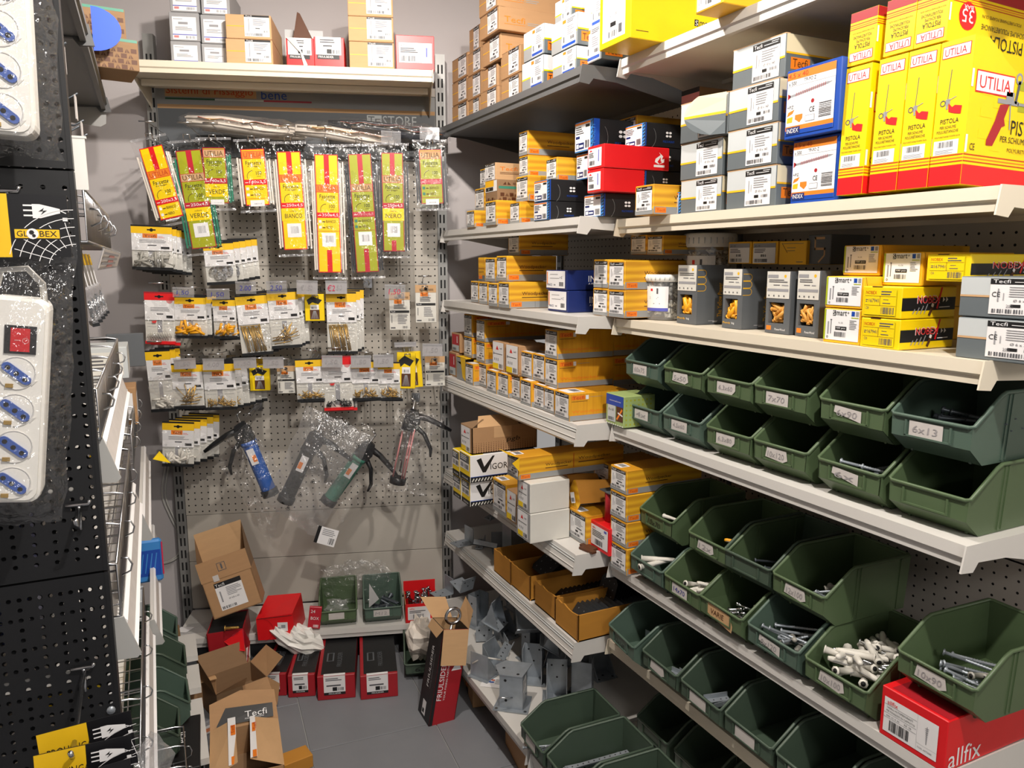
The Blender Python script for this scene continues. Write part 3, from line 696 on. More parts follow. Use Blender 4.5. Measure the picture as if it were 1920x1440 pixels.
def st_navy(w, d, h):
    b = MB(); b.cbox(0, 0, 0, w, d, h, 'navy'); F, S, T, Lf = F4(b, w, d, h)
    S.text('INDEX', d * .36, h * .42, h * .3, 'white', d * .4); S.text('A PERFECT FIXING', d * .36, h * .28, h * .08, 'white', d * .4)
    l = MB(); G = Face(l, (0, 0, 0), (1, 0, 0), (0, 0, 1), 3); lw, lh = w * .9, h * .86
    G.rect(0, 0, lw, lh, 'white', 0); G.rect(.003, lh * .2, .008, lh * .95, 'orange', 1)
    G.rect(lw * .2, lh * .55, lw * .7, lh * .58, 'inkpale'); G.text('+ C', lw * .72, lh * .55, lh * .14, 'navy'); G.text('MXCI', lw * .06, lh * .12, lh * .13, 'navy', lw * .26); G.bars(lw * .7, lh * .12, lw * .92, lh * .36); G.rect(lw * .2, lh * .78, lw * .62, lh * .81, 'inkpale'); G.rect(lw * .4, lh * .14, lw * .5, lh * .22, 'inkpale')
    return b, lab_at(l, w * .03, h * .1)
def st_index(w, d, h):
    b = MB(); b.cbox(0, 0, 0, w, d, h, 'blue'); F, S, T, Lf = F4(b, w, d, h)
    T.rect(.002, .002, w - .002, d * .5, 'navy')
    l = MB(); G = Face(l, (0, 0, 0), (1, 0, 0), (0, 0, 1), 3); lw, lh = w * .88, h * .9
    G.rect(0, 0, lw, lh, 'white', 0); G.rect(0, lh * .88, lw, lh, 'orange'); G.text('4,5 x 40', lw * .02, lh * .895, lh * .085, 'tecfi', lw * .42)
    G.text('x 500', lw * .03, lh * .79, lh * .065, 'ink', lw * .17); G.text('TP-PO Z', lw * .36, lh * .81, lh * .055, 'ink', lw * .25); G.rect(0, lh * .775, lw, lh * .779, 'inkpale')
    G.line(lw * .06, lh * .62, lw * .84, lh * .70, lh * .035, 'darkred' if 0 else 'inkpale'); G.poly([(lw * .84, lh * .68), (lw * .95, lh * .71), (lw * .84, lh * .72)], 'inkpale'); G.poly([(lw * .02, lh * .57), (lw * .08, lh * .61), (lw * .08, lh * .64), (lw * .02, lh * .67)], 'darkred')
    for i in range(16):
        x = lw * (.2 + .04 * i); z = lh * (.62 + .08 * (x / lw - .06) / .78); G.line(x, z - lh * .028, x + lw * .012, z + lh * .032, .0011, 'darkred', 2)
    G.disc(lw * .56, lh * .48, lh * .035, 'darkred', 1, 8); G.text('+PZ', lw * .02, lh * .42, lh * .05, 'ink', lw * .14); G.text('CE', lw * .5, lh * .31, lh * .08, 'black', lw * .11)
    G.poly([(lw * .02, lh * .3), (lw * .14, lh * .34), (lw * .18, lh * .4), (lw * .05, lh * .37)], 'orange'); G.poly([(lw * .02, lh * .2), (lw * .14, lh * .2), (lw * .15, lh * .29), (lw * .03, lh * .28)], 'amber'); G.poly([(lw * .2, lh * .24), (lw * .3, lh * .18), (lw * .36, lh * .24), (lw * .36, lh * .31), (lw * .2, lh * .31)], 'orange')
    G.rect(lw * .42, lh * .17, lw * .62, lh * .27, 'inkpale'); G.rect(lw * .43, lh * .18, lw * .61, lh * .26, 'white', 2)
    for i in range(9): G.rect(lw * .7, lh * (.2 + .026 * i), lw * .95, lh * (.2 + .026 * i + R.choice((.008, .014))), 'ink', 2)
    G.rect(0, lh * .07, lw, lh * .14, 'orange'); G.rect(0, 0, lw, lh * .07, 'blue', 1); G.rect(lw * .02, .001, lw * .32, lh * .12, 'navy', 2); G.text('INDEX', lw * .04, lh * .03, lh * .07, 'white', lw * .25, 3)
    return b, lab_at(l, w * .03, h * .06)
def smart_label(lw, lh):
    l = MB(); G = Face(l, (0, 0, 0), (1, 0, 0), (0, 0, 1), 3)
    G.rect(0, 0, lw, lh, 'white', 0); G.rect(0, 0, lw * .05, lh, 'lime')
    G.rect(lw * .25, lh * .8, lw * .33, lh * .98, 'black', 1); G.text('S', lw * .26, lh * .82, lh * .14, 'white', lw * .06, 3); G.text('mart', lw * .35, lh * .82, lh * .15, 'black', lw * .3); G.ring(lw * .69, lh * .92, lh * .015, lh * .014, 'black', 2, 8)
    G.rect(lw * .78, lh * .82, lw * .87, lh * .97, 'blue'); G.rect(lw * .9, lh * .82, lw * .98, lh * .97, 'inkpale'); G.rect(lw * .78, lh * .75, lw * .98, lh * .78, 'lime')
    G.rect(lw * .11, lh * .18, lw * .15, lh * .6, 'inkpale'); G.rect(lw * .2, lh * .2, lw * .22, lh * .66, 'ink'); G.rect(lw * .185, lh * .65, lw * .235, lh * .68, 'ink'); G.text('4 x 30', lw * .42, lh * .56, lh * .05, 'ink')
    G.rect(lw * .34, lh * .34, lw * .66, lh * .46, 'black'); G.text('100 pcs', lw * .37, lh * .365, lh * .075, 'white', lw * .26); G.bars(lw * .32, lh * .12, lw * .66, lh * .28)
    G.lines(lw * .74, lh * .38, lw * .95, lh * .7, 6, 'inkpale'); G.ring(lw * .12, lh * .09, lh * .025, lh * .015, 'black', 2, 8)
    return l
def st_smart(w, d, h):
    b = MB(); b.cbox(0, 0, 0, w, d, h, 'amber'); F, S, T, Lf = F4(b, w, d, h)
    S.line(.004, h * .98, .012, h * .5, .0008, 'brown')
    return b, lab_at(smart_label(w * .93, h * .88), w * .02, h * .09)
def st_smartbig(w, d, h):
    b = MB(); b.cbox(0, 0, 0, w, d, h, 'yellow'); F, S, T, Lf = F4(b, w, d, h)
    x = d * .55
    S.rect(x, h * .28, x + .012, h * .37, 'black'); S.text('S', x + .002, h * .29, .011, 'white', .008, 3); S.text('mart', x + .015, h * .28, .014, 'black', .042); S.ring(x + .064, h * .36, .0018, .0014, 'black', 2, 8); S.text('pgb', x + .02, h * .16, .012, 'brown', .018)
    S.rect(.015, h * .10, .05, h * .11, 'brown')
    l = MB(); lw, lh = w * .72, h * .86; G = Face(l, (0, 0, 0), (1, 0, 0), (0, 0, 1), 3)
    G.rect(0, 0, lw, lh, 'white', 0); G.text('12 x 100', lw * .3, lh * .36, lh * .05, 'ink', lw * .35); G.rect(lw * .35, lh * .2, lw * .6, lh * .27, 'black'); G.bars(lw * .25, lh * .04, lw * .65, lh * .14); G.bars(lw * .72, lh * .06, lw * .88, lh * .2, 'ink', 2, 5); G.rect(lw * .12, lh * .3, lw * .16, lh * .8, 'inkpale')
    return b, lab_at(l, w * .12, h * .08)
def st_smartlabel(w, d, h):
    b = MB(); b.cbox(0, 0, 0, w, d, h, 'amber'); return b, lab_at(smart_label(w * .9, h * .9), w * .02, h * .05)
def st_nobex(w, d, h):
    b = MB(); b.cbox(0, 0, 0, w, d, h, 'yellow'); F, S, T, Lf = F4(b, w, d, h)
    S.rect(.001, h * .25, d - .002, h * .66, 'black')
    x = d * .28
    S.text('NOBEX', x - .001, h * .47, h * .26, 'white', d * .42, 2); S.text('NOBEX', x, h * .48, h * .23, 'red', d * .40, 3); S.line(x + d * .36, h * .3, x + d * .43, h * .98, .004, 'red', 3); S.poly([(x + d * .46, h * .5), (x + d * .50, h * .58), (x + d * .46, h * .68)], 'white', 3); S.poly([(x + d * .52, h * .5), (x + d * .56, h * .58), (x + d * .52, h * .68)], 'white', 3)
    for i in range(4): S.line(d * (.2 + .07 * i), h * .15, d * (.24 + .075 * i), h * (.3 + .05 * i), .002, 'inkpale', 3)
    S.line(d * .5, h * .08, d * .58, h * .46, .006, 'brown', 3); S.line(d * .545, h * .36, d * .56, h * .46, .006, 'paper', 4); S.line(d * .68, h * .34, d * .88, h * .35, .0014, 'white', 3)
    T.rect(w * .25, .001, w * .5, .004, 'brown'); b.box(w * .25, -.0004, h - .0008, w * .5, .004, h + .0005, 'brown')
    l = MB(); lw, lh = w * .8, h * .84; G = Face(l, (0, 0, 0), (1, 0, 0), (0, 0, 1), 3)
    G.rect(0, 0, lw, lh, 'yellowcard' if 0 else 'lime', 0); G.rect(.0004, .0004, lw - .0004, lh - .0004, 'yellow', 1); G.text('NOBEX', lw * .04, lh * .8, lh * .13, 'tecfi', lw * .34); G.lines(lw * .52, lh * .76, lw * .95, lh * .96, 2, 'ink'); G.rect(.001, lh * .73, lw - .001, lh * .74, 'brown', 2); G.rect(.001, lh * .37, lw - .001, lh * .38, 'brown', 2); G.rect(lw * .49, lh * .38, lw * .5, lh * .73, 'brown', 2)
    G.text('167941', lw * .14, lh * .49, lh * .14, 'ink', lw * .32, 2); G.lines(lw * .04, lh * .48, lw * .12, lh * .62, 2, 'ink'); G.text('C30', lw * .05, lh * .22, lh * .1, 'ink', lw * .1); G.bars(lw * .54, lh * .06, lw * .95, lh * .32); G.rect(lw * .58, lh * .46, lw * .82, lh * .49, 'ink', 2); G.rect(lw * .6, lh * .6, lw * .76, lh * .62, 'ink', 2)
    return b, lab_at(l, w * .08, h * .08)
def plugs_in(n, w, h, m, L, r):
    b = MB()
    for i in range(n):
        x, z = R.uniform(.1, .9) * w, R.uniform(.06, .94) * h; a = R.uniform(0, 3.14); y = R.uniform(.003, .016)
        dx, dz = math.cos(a) * L / 2, math.sin(a) * L / 2
        x0, x1 = max(.003, min(w - .003, x - dx)), max(.003, min(w - .003, x + dx)); z0, z1 = max(.003, min(h - .003, z - dz)), max(.003, min(h - .003, z + dz))
        b.tube([(x0, y, z0), (x1, y + R.uniform(-.003, .003), z1)], r, m, 7)
        b.tube([(x0, y - .0005, z0), (x0 + (x1 - x0) * .06, y - .0005, z0 + (z1 - z0) * .06)], r * 1.25, m, 7)
    return b
def st_power(w, d, h, tan=False):
    # card box with a cut-out window
    b = MB(); wx0, wx1, wz0, wz1 = w * .12, w * .76, h * .16, h * .50
    b.box(0, .02, 0, w, d, h, 'slate')
    for q in ((0, 0, wx0, h), (wx1, 0, w, h), (wx0, 0, wx1, wz0), (wx0, wz1, wx1, h)): b.box(q[0], 0, q[1], q[2], .02, q[3], 'slate')
    F, S, T, Lf = F4(b, w, d, h)
    if tan:
        F.rect(w * .06, h * .05, w * .26, h * .12, 'orange'); F.text('PowerWood', w * .42, h * .05, h * .035, 'white', w * .42)
    else:
        F.text('Phandy', w * .04, h * .065, h * .045, 'amber', w * .4); F.text('big', w * .5, h * .065, h * .045, 'white', w * .14)
        for i, z in enumerate((.86, .74, .62)):
            rr = h * .05
            S.ring(.018, h * z, rr, .0012, 'amber', 1, 8, -90, 90); S.rect(0, h * z + rr, .018, h * z + rr + .0012, 'amber'); S.rect(0, h * z - rr - .0012, .018, h * z - rr, 'amber')
    S.text('The Yellow Power', d * .84, h * .12, d * .15, 'amber', h * .58, 2, 90)
    S.rect(d * .4, h * .05, d * .72, h * .065, 'inkpale'); S.rect(d * .55, h * .035, d * .7, h * .045, 'white')
    p = plugs_in(9 if not tan else 16, wx1 - wx0, wz1 - wz0, 'plugtan' if tan else 'plugyellow', h * .3 if not tan else h * .26, w * .085 if not tan else w * .06); p.xf(Matrix.Translation((wx0, 0, wz0)))
    l = MB(); lw, lh = w * .94, h * .43; G = Face(l, (0, 0, 0), (1, 0, 0), (0, 0, 1), 3)
    G.rect(0, 0, lw, lh, 'pale', 0); G.rect(lw * .04, lh * .76, lw * .5, lh * .88, 'inkpale'); G.disc(lw * .8, lh * .83, lh * .06, 'amber', 1, 8); G.lines(lw * .1, lh * .58, lw * .92, lh * .72, 2, 'ink'); G.rect(lw * .3, lh * .48, lw * .58, lh * .51, 'ink'); G.rect(lw * .04, lh * .26, lw * .96, lh * .36, 'inkpale')
    G.lines(lw * .66, lh * .46, lw * .95, lh * .53, 1, 'inkpale')
    for i in range(4): G.disc(lw * (.12 + .22 * i), lh * .1, lh * .035, 'ink', 2, 6)
    return b, lab_at(l, w * .01, h * .565), p
def st_powertan(w, d, h): return st_power(w, d, h, True)
def st_ylabel(w, d, h):
    b = MB(); b.cbox(0, 0, 0, w, d, h, 'amber'); l = MB(); lw, lh = w * .88, h * .88; G = Face(l, (0, 0, 0), (1, 0, 0), (0, 0, 1), 3)
    G.rect(0, 0, lw, lh, 'paper', 0); G.rect(0, lh * .78, lw, lh, 'inkpale'); G.text('ø8 x 80', lw * .06, lh * .82, lh * .1, 'ink', lw * .26); G.lines(lw * .06, lh * .5, lw * .6, lh * .74, 3, 'ink'); G.bars(lw * .08, lh * .05, lw * .66, lh * .22); G.bars(lw * .36, lh * .32, lw * .6, lh * .44, 'ink', 2, 5)
    return b, lab_at(l, w * .06, h * .04)
def st_yplain(w, d, h):
    b = MB(); b.cbox(0, 0, 0, w, d, h, 'amber'); F, S, T, Lf = F4(b, w, d, h); F.line(w * .1, h * .92, w * .32, h * .5, .0012, 'brown'); F.rect(w * .12, h * .88, w * .9, h * .9, 'ink'); F.rect(w * .3, h * .7, w * .62, h * .72, 'ink'); F.rect(w * .3, h * .58, w * .6, h * .6, 'ink'); F.rect(w * .66, h * .1, w * .9, h * .13, 'ink'); return b, None
def st_five(w, d, h):
    b = MB(); b.cbox(0, 0, 0, w, d, h, 'slate'); F, S, T, Lf = F4(b, w, d, h)
    x, t = w * .3, w * .06
    for q in ((x, .84, x + w * .44, .92), (x, .48, x + t, .92), (x, .48, x + w * .48, .56), (x + w * .42, .3, x + w * .48, .56)): F.rect(q[0], h * q[1], q[2], h * q[3], 'kraft_pale')
    F.line(x + w * .45, h * .3, x + w * .2, h * .06, t, 'kraft_pale'); return b, None
def pgb_label(lw, lh):
    l = MB(); G = Face(l, (0, 0, 0), (1, 0, 0), (0, 0, 1), 3)
    G.rect(0, 0, lw, lh, 'white', 0); G.poly([(lw * .3, lh * .72), (lw * .42, lh * .88), (lw * .56, lh * .72)], 'red'); G.text('6x45', lw * .66, lh * .76, lh * .06, 'ink', lw * .22); G.rect(lw * .1, lh * .55, lw * .9, lh * .575, 'ink'); G.rect(lw * .08, lh * .52, lw * .13, lh * .61, 'ink', 2)
    for i in range(3): G.rect(lw * (.15 + .16 * i), lh * .3, lw * (.22 + .16 * i), lh * .4, 'inkpale')
    G.rect(0, 0, lw * .52, lh * .2, 'yellow'); G.bars(lw * .6, lh * .04, lw * .95, lh * .2, 'ink', 2, 7); return l
def st_pgbwhite(w, d, h):
    b = MB(); b.cbox(0, 0, 0, w, d, h, 'kraft'); F, S, T, Lf = F4(b, w, d, h)
    for i in range(int(d / .006)):
        for j in range(2): S.disc(.004 + .006 * i, .004 + .007 * j, .0018, 'brown', 1, 5)
    return b, lab_at(pgb_label(w * .9, h * .92), w * .03, h * .06)
def st_greytall(w, d, h):
    b = MB(); b.cbox(0, 0, 0, w, d, h, 'pale'); F, S, T, Lf = F4(b, w, d, h); F.rect(.001, .001, w - .001, h - .001, 'greybox')
    return b, lab_at(pgb_label(w * .72, h * .86), w * .1, h * .08)
def st_greenbox(w, d, h):
    b = MB(); b.cbox(0, 0, 0, w, d, h, 'palegreen'); F, S, T, Lf = F4(b, w, d, h)
    for i in range(7):
        for j in range(6): S.disc(.008 + i * .013, .008 + j * .013, .0028, 'olive', 1, 6)
    for i in range(8): F.poly([(w * i / 8 + .001, .001), (w * (i + 1) / 8 - .001, .001), (w * (i + .5) / 8, h * .06)], 'white', 1)
    l = MB(); lw, lh = w * .96, h * .9; G = Face(l, (0, 0, 0), (1, 0, 0), (0, 0, 1), 3)
    G.rect(0, lh * .62, lw, lh, 'blue', 0); G.text('UniversaLLoop', lw * .2, lh * .76, lh * .06, 'white', lw * .66); G.rect(lw * .1, lh * .04, lw * .56, lh * .62, 'greylt', 1); G.rect(lw * .6, lh * .1, lw * .98, lh * .62, 'brown', 0); G.line(lw * .64, lh * .15, lw * .94, lh * .55, .006, 'orange'); G.line(lw * .7, lh * .4, lw * .98, lh * .32, .004, 'paper', 2); G.text('8 x 60', lw * .16, lh * .42, lh * .09, 'ink', lw * .3, 2); G.bars(lw * .14, lh * .08, lw * .48, lh * .2)
    return b, lab_at(l, w * .02, h * .08)
def st_redbox(w, d, h):
    b = MB(); b.cbox(0, 0, 0, w, d, h, 'red'); l = MB(); lw, lh = w * .78, h * .74; G = Face(l, (0, 0, 0), (1, 0, 0), (0, 0, 1), 3)
    G.rect(0, 0, lw, lh, 'paper', 0); G.text('allfix', lw * .08, lh * .82, lh * .1, 'red', lw * .2); G.lines(lw * .08, lh * .45, lw * .9, lh * .78, 4, 'ink'); G.bars(lw * .25, lh * .08, lw * .72, lh * .34); G.rect(lw * .78, lh * .84, lw * .93, lh * .95, 'violet')
    return b, lab_at(l, w * .17, h * .14)
def st_redlabel(w, d, h):
    b = MB(); b.cbox(0, 0, 0, w, d, h, 'kraft'); l = MB(); lw, lh = w * .8, h * .86; G = Face(l, (0, 0, 0), (1, 0, 0), (0, 0, 1), 3)
    G.rect(0, lh * .36, lw, lh, 'crimson', 0); G.rect(0, 0, lw, lh * .36, 'greylt', 0); G.bars(lw * .1, lh * .05, lw * .6, lh * .2); G.rect(lw * .7, lh * .5, lw * .8, lh * .9, 'paper'); return b, lab_at(l, w * .1, h * .07)
def st_openyellow(w, d, h):
    b = MB(); b.cbox(0, 0, 0, w, d, h * .8, 'grey'); f = MB()
    f.add([(0, 0, h * .8), (w, 0, h * .55), (w, 0, h), (0, 0, h * .98)], [(0, 1, 2, 3)], 'grey'); f.add([(w * .7, -.001, h * .15), (w, -.001, h * .02), (w, -.001, h), (w * .45, -.001, h * .98)], [(0, 1, 2, 3)], 'yellowcard'); f.box(0, 0, h * .96, w, d * .8, h, 'yellowcard'); f.box(0, d * .7, h * .5, w, d * .72, h, 'yellowcard')
    return b, None, f
def st_yellowside(w, d, h):
    b = MB(); b.cbox(0, 0, 0, w, d, h, 'yellowcard'); F, S, T, Lf = F4(b, w, d, h); F.rect(.001, .001, w - .001, h * .22, 'greylt')
    for z in (.42, .6, .78): F.rect(.003, h * z, w - .003, h * z + .0008, 'orange')
    F.rect(w * .35, h * .16, w * .95, h * .32, 'orange', 2); return b, None
def st_vigor(w, d, h):
    b = MB(); b.cbox(0, 0, 0, w, d, h, 'white'); F, S, T, Lf = F4(b, w, d, h)
    F.rect(.001, .001, w - .001, h - .001, 'yellow'); F.rect(.001, .001, w - .001, h * .22, 'black', 2); F.text('VIGOR', w * .2, h * .06, h * .07, 'white', w * .6, 3)
    S.rect(.001, .001, d - .002, h * .2, 'black'); S.rect(.001, h * .2, d - .002, h * .22, 'blue')
    for i in range(int(d / .011)): S.line(.006 + .011 * i, h * .04, .013 + .011 * i, h * .15, .0042, 'pale', 2)
    T.rect(.002, .002, w - .002, d * .2, 'yellow')
    S.poly([(h * .24, h * .82), (h * .42, h * .88), (h * .54, h * .55), (h * .86, h * .92), (h * .95, h * .92), (h * .6, h * .34), (h * .48, h * .34)], 'black'); S.text('IGOR', h * .78, h * .42, h * .22, 'black', h * .68)
    l = MB(); lw, lh = w * .86, h * .55; G = Face(l, (0, 0, 0), (1, 0, 0), (0, 0, 1), 3); G.rect(0, 0, lw, lh, 'paper', 0); G.rect(0, lh * .5, lw, lh, 'slate', 1); G.lines(lw * .1, lh * .6, lw * .9, lh * .95, 3, 'white'); G.bars(lw * .5, lh * .08, lw * .95, lh * .4); G.rect(lw * .08, lh * .1, lw * .4, lh * .4, 'inkpale')
    return b, lab_at(l, w * .04, h * .40)
def st_pgbopen(w, d, h):
    b = MB(); t = .003
    b.box(0, 0, 0, w, t, h * .9, 'kraft'); b.box(0, d - t, 0, w, d, h * .9, 'kraft'); b.box(0, 0, 0, t, d, h * .9, 'kraft_in'); b.box(w - t, 0, 0, w, d, h * .9, 'kraft'); b.box(0, 0, 0, w, d, t, 'kraft'); b.box(t, t, h * .5, w - t, d - t, h * .52, 'kraft_in')
    S = Face(b, (w, 0, 0), (0, 1, 0), (0, 0, 1))
    for i in range(26):
        for j in range(6): S.disc(.006 + .009 * i, .005 + .006 * j, .0022 - .00022 * j, 'brown', 1, 6)
    S.text('pgb', d * .52, h * .3, h * .2, 'black', d * .2, 2, 0, .25); S.rect(d * .33, h * .5, d * .6, h * .88, 'kraft_pale', 1)
    f = MB(); f.add([(w - .001, .02, h * .9), (w - .001, d * .72, h * .9), (w * .35, d * .72, h * 1.16), (w * .35, .05, h * 1.16)], [(0, 1, 2, 3)], 'kraft_pale')
    f.add([(0, 0, h * .9), (w, 0, h * .9), (w * .6, .06, h * 1.1)], [(0, 1, 2)], 'kraft_in')
    return b, lab_at(pgb_label(w * .8, h * .85), w * .06, h * .02), f
def st_woodlong(w, d, h):
    b, l = st_wood(w, d, h)
    S = Face(b, (w, 0, 0), (0, 1, 0), (0, 0, 1)); S.rect(d * .5, h * .3, d * .98, h * .92, 'woodh', 2); S.text('Woodpecker', d * .55, h * .58, h * .16, 'brown', d * .32, 3); S.rect(d * .55, h * .48, d * .8, h * .52, 'brown', 3); S.rect(d * .502, h * .3, d * .508, h * .92, 'tecfi', 3)
    f = MB(); f.add([(0, .001, h), (w, .001, h), (w * .95, -.03, h * 1.16), (w * .05, -.03, h * 1.2)], [(0, 1, 2, 3)], 'yellowcard'); f.add([(w, .001, h), (w, .001, h * .4), (w * 1.0, -.022, h * .8)], [(0, 1, 2)], 'yellowcard')
    return b, l, f
def st_gyflap(w, d, h):
    b, l = st_gy(w, d, h); f = MB(); n = 8
    for (z0, z1, m) in ((.02, .5, 'greydk'), (.5, .56, 'amber'), (.56, 1., 'cream')):
        pts = []
        def xl(z): q = (z - .56) / .56; return .95 - .62 * math.sqrt(max(0, 1 - q * q)) if abs(q) < 1 else .95
        zs = [z0 + (z1 - z0) * i / n for i in range(n + 1)]
        P = [(w * .98, -.004, h * z) for z in zs] + [(w * xl(z), -.012 - .03 * (1 - xl(z)), h * z) for z in reversed(zs)]
        f.add(P, [tuple(range(len(P)))], m)
    return b, l, f
def st_gyback(w, d, h):
    b = MB(); b.cbox(0, 0, 0, w, d, h, 'kraft_in'); l = MB(); G = Face(l, (0, 0, 0), (1, 0, 0), (0, 0, 1), 3); G.rect(0, 0, w, h * .7, 'pinkish', 0); G.rect(0, h * .7, w, h, 'black', 1); return b, l
def st_tray(w, d, h):
    b = MB(); t = .004
    z = [h + R.uniform(-.004, .003) for _ in range(9)]
    v = [(w * i / 8, 0, 0) for i in range(9)] + [(w * i / 8, 0, z[i]) for i in range(9)]; v += [(x, t, zz) for x, y, zz in v]
    fs = [(i, i + 1, i + 10, i + 9) for i in range(8)] + [(i + 18, i + 27, i + 28, i + 19) for i in range(8)] + [(i + 9, i + 10, i + 28, i + 27) for i in range(8)]
    b.add(v, fs, 'traycard')
    b.box(0, t, 0, t, d, h, 'traycard'); b.box(w - t, t, 0, w, d, h, 'traycard'); b.box(0, d - t, 0, w, d, h, 'traycard'); b.box(0, 0, 0, w, d, t, 'traycard')
    for i in range(18): b.box(w - .0035, -.0007, h * i / 18, w - .0008, 0, h * (i + .55) / 18, 'brown')
    return b, None
def st_allfix(w, d, h):
    b = MB(); b.cbox(0, 0, 0, w, d, h, 'red'); F, S, T, Lf = F4(b, w, d, h); S.text('allfix', .008, h * .05, h * .36, 'white', d * .3); T.poly([(w * .12, .006), (w * .98, .006), (w * .98, .10), (w * .12, .10)], 'darkred')
    l = MB(); lw, lh = w * .82, h * .7; G = Face(l, (0, 0, 0), (1, 0, 0), (0, 0, 1), 3)
    G.rect(0, 0, lw, lh, 'paper', 0); G.text('allfix', lw * .06, lh * .82, lh * .12, 'red', lw * .2); G.text('TASSELLI AUTOPERFORANTI', lw * .05, lh * .7, lh * .055, 'black', lw * .5); G.text('PER FISSAGGIO SU CAPPOTTO', lw * .05, lh * .6, lh * .055, 'black', lw * .54)
    for z in (.79, .55, .42): G.rect(0, lh * z, lw * .62, lh * z + .0006, 'inkpale')
    G.text('MM 25 X 85', lw * .06, lh * .46, lh * .045, 'ink', lw * .25); G.text('PZ. 50', lw * .4, lh * .46, lh * .05, 'black', lw * .13); G.bars(lw * .12, lh * .08, lw * .5, lh * .38, 'black', 2, 18); G.rect(lw * .63, 0, lw * .633, lh, 'inkpale'); G.rect(lw * .63, lh * .22, lw, lh * .225, 'inkpale'); G.text('COD. APT2585', lw * .66, lh * .1, lh * .045, 'ink', lw * .26)
    G.rect(lw * .80, lh * .3, lw * .815, lh * .8, 'inkpale')
    for i in range(8): G.line(lw * (.775 + .004 * i), lh * (.74 - .055 * i), lw * (.84 - .004 * i), lh * (.76 - .055 * i), .0012, 'inkpale', 2)
    return b, lab_at(l, w * .06, h * .12)
DESC = dict(wood='yellow wood-grain screw carton', wood2='yellow upright-grain screw carton', woodplain='yellow carton without white label', brown='brown cardboard screw carton', gy='grey and yellow striped carton', gyflap='grey striped carton with open rounded flap', gyback='dark low carton behind the open flap', gyplain='large grey carton with orange line', greywhite='white and grey blue-striped carton', mm='black carton with blue stripes', mmup='tall black carton with blue edge', red='glossy red carton with flame', pattern='brown carton with printed pattern', tecfiside='plain tan carton with orange lettering', navy='navy blue carton with white label', index='white fronted carton with screw picture', smartbig='big yellow carton overhanging the shelf', smartlabel='yellow carton with white label', smart='yellow carton with green edged label', nobex='bright yellow and black carton', power='charcoal carton with yellow plugs', powertan='charcoal carton with tan plugs', ylabel='small amber carton with grey label', yplain='plain amber carton with thin print', five='charcoal carton with a gold five', pgbwhite='white labelled carton with dotted base', greytall='grey fronted white carton', greenbox='pale green and blue carton', redbox='red carton with white label', redlabel='brown carton with red label', openyellow='torn open grey and yellow carton', yellowside='yellow carton turned sideways', vigor='yellow and white carton with black tick', pgbopen='open brown carton with dotted side', woodlong='long yellow carton with raised flap', tray='open tan cardboard tray', woodv='x', allfix='big red carton under a green bin')
DESC['woodv'] = 'yellow wood-grain screw carton'
st_woodv = st_wood
SHN = {'A1': 'top shelf, far bay', 'A2': 'second shelf, far bay', 'A3': 'third shelf, far bay', 'A4': 'fourth shelf, far bay', 'A5': 'fifth shelf, far bay', 'A6': 'sixth shelf, far bay',
       'B1': 'top shelf, near bay', 'B2': 'second shelf, near bay', 'B3': 'third shelf, near bay', 'B5': 'fifth shelf, near bay'}
TIER = {1: 'bottom layer', 2: 'second layer', 3: 'third layer', 4: 'fourth layer', 5: 'fifth layer'}
seen = {}
tot = {}
BOX = [b for b in BOX]
for b in BOX: tot[(DESC[b[1]], b[0], b[8])] = tot.get((DESC[b[1]], b[0], b[8]), 0) + 1
BOX.sort(key=lambda b: (b[0], b[8], -b[2]))
def place_carton(b):
    sh, st, y0, y1, x, z0, z1, dep, tier = b[:9]
    wd, h = y0 - y1 - .0012, z1 - z0 - .0006
    k = (DESC[st], sh, tier); seen[k] = seen.get(k, 0) + 1
    if tot[k] > 1: lb = f'{DESC[st]}, {ORD[seen[k] - 1]} from back, {TIER[tier]}, {SHN[sh]}'
    else: lb = f'{DESC[st]}, {TIER[tier]}, {SHN[sh]}'
    o = root('cardboard_tray' if st == 'tray' else 'screw_carton', RT(y0 - .0006, x, z0), lb, 'tray' if st == 'tray' else 'carton', SHN[sh].replace(',', ' of') + ' cartons')
    r = globals()['st_' + st](wd, dep, h)
    r[0].build('body', o)
    if r[1]: r[1].build('label', o)
    if len(r) > 2:
        if st.startswith('power'): tag(r[2].build('wall_plugs', o), kind='stuff')
        else: r[2].build('flap', o)
    return o
for b in BOX: place_carton(b)

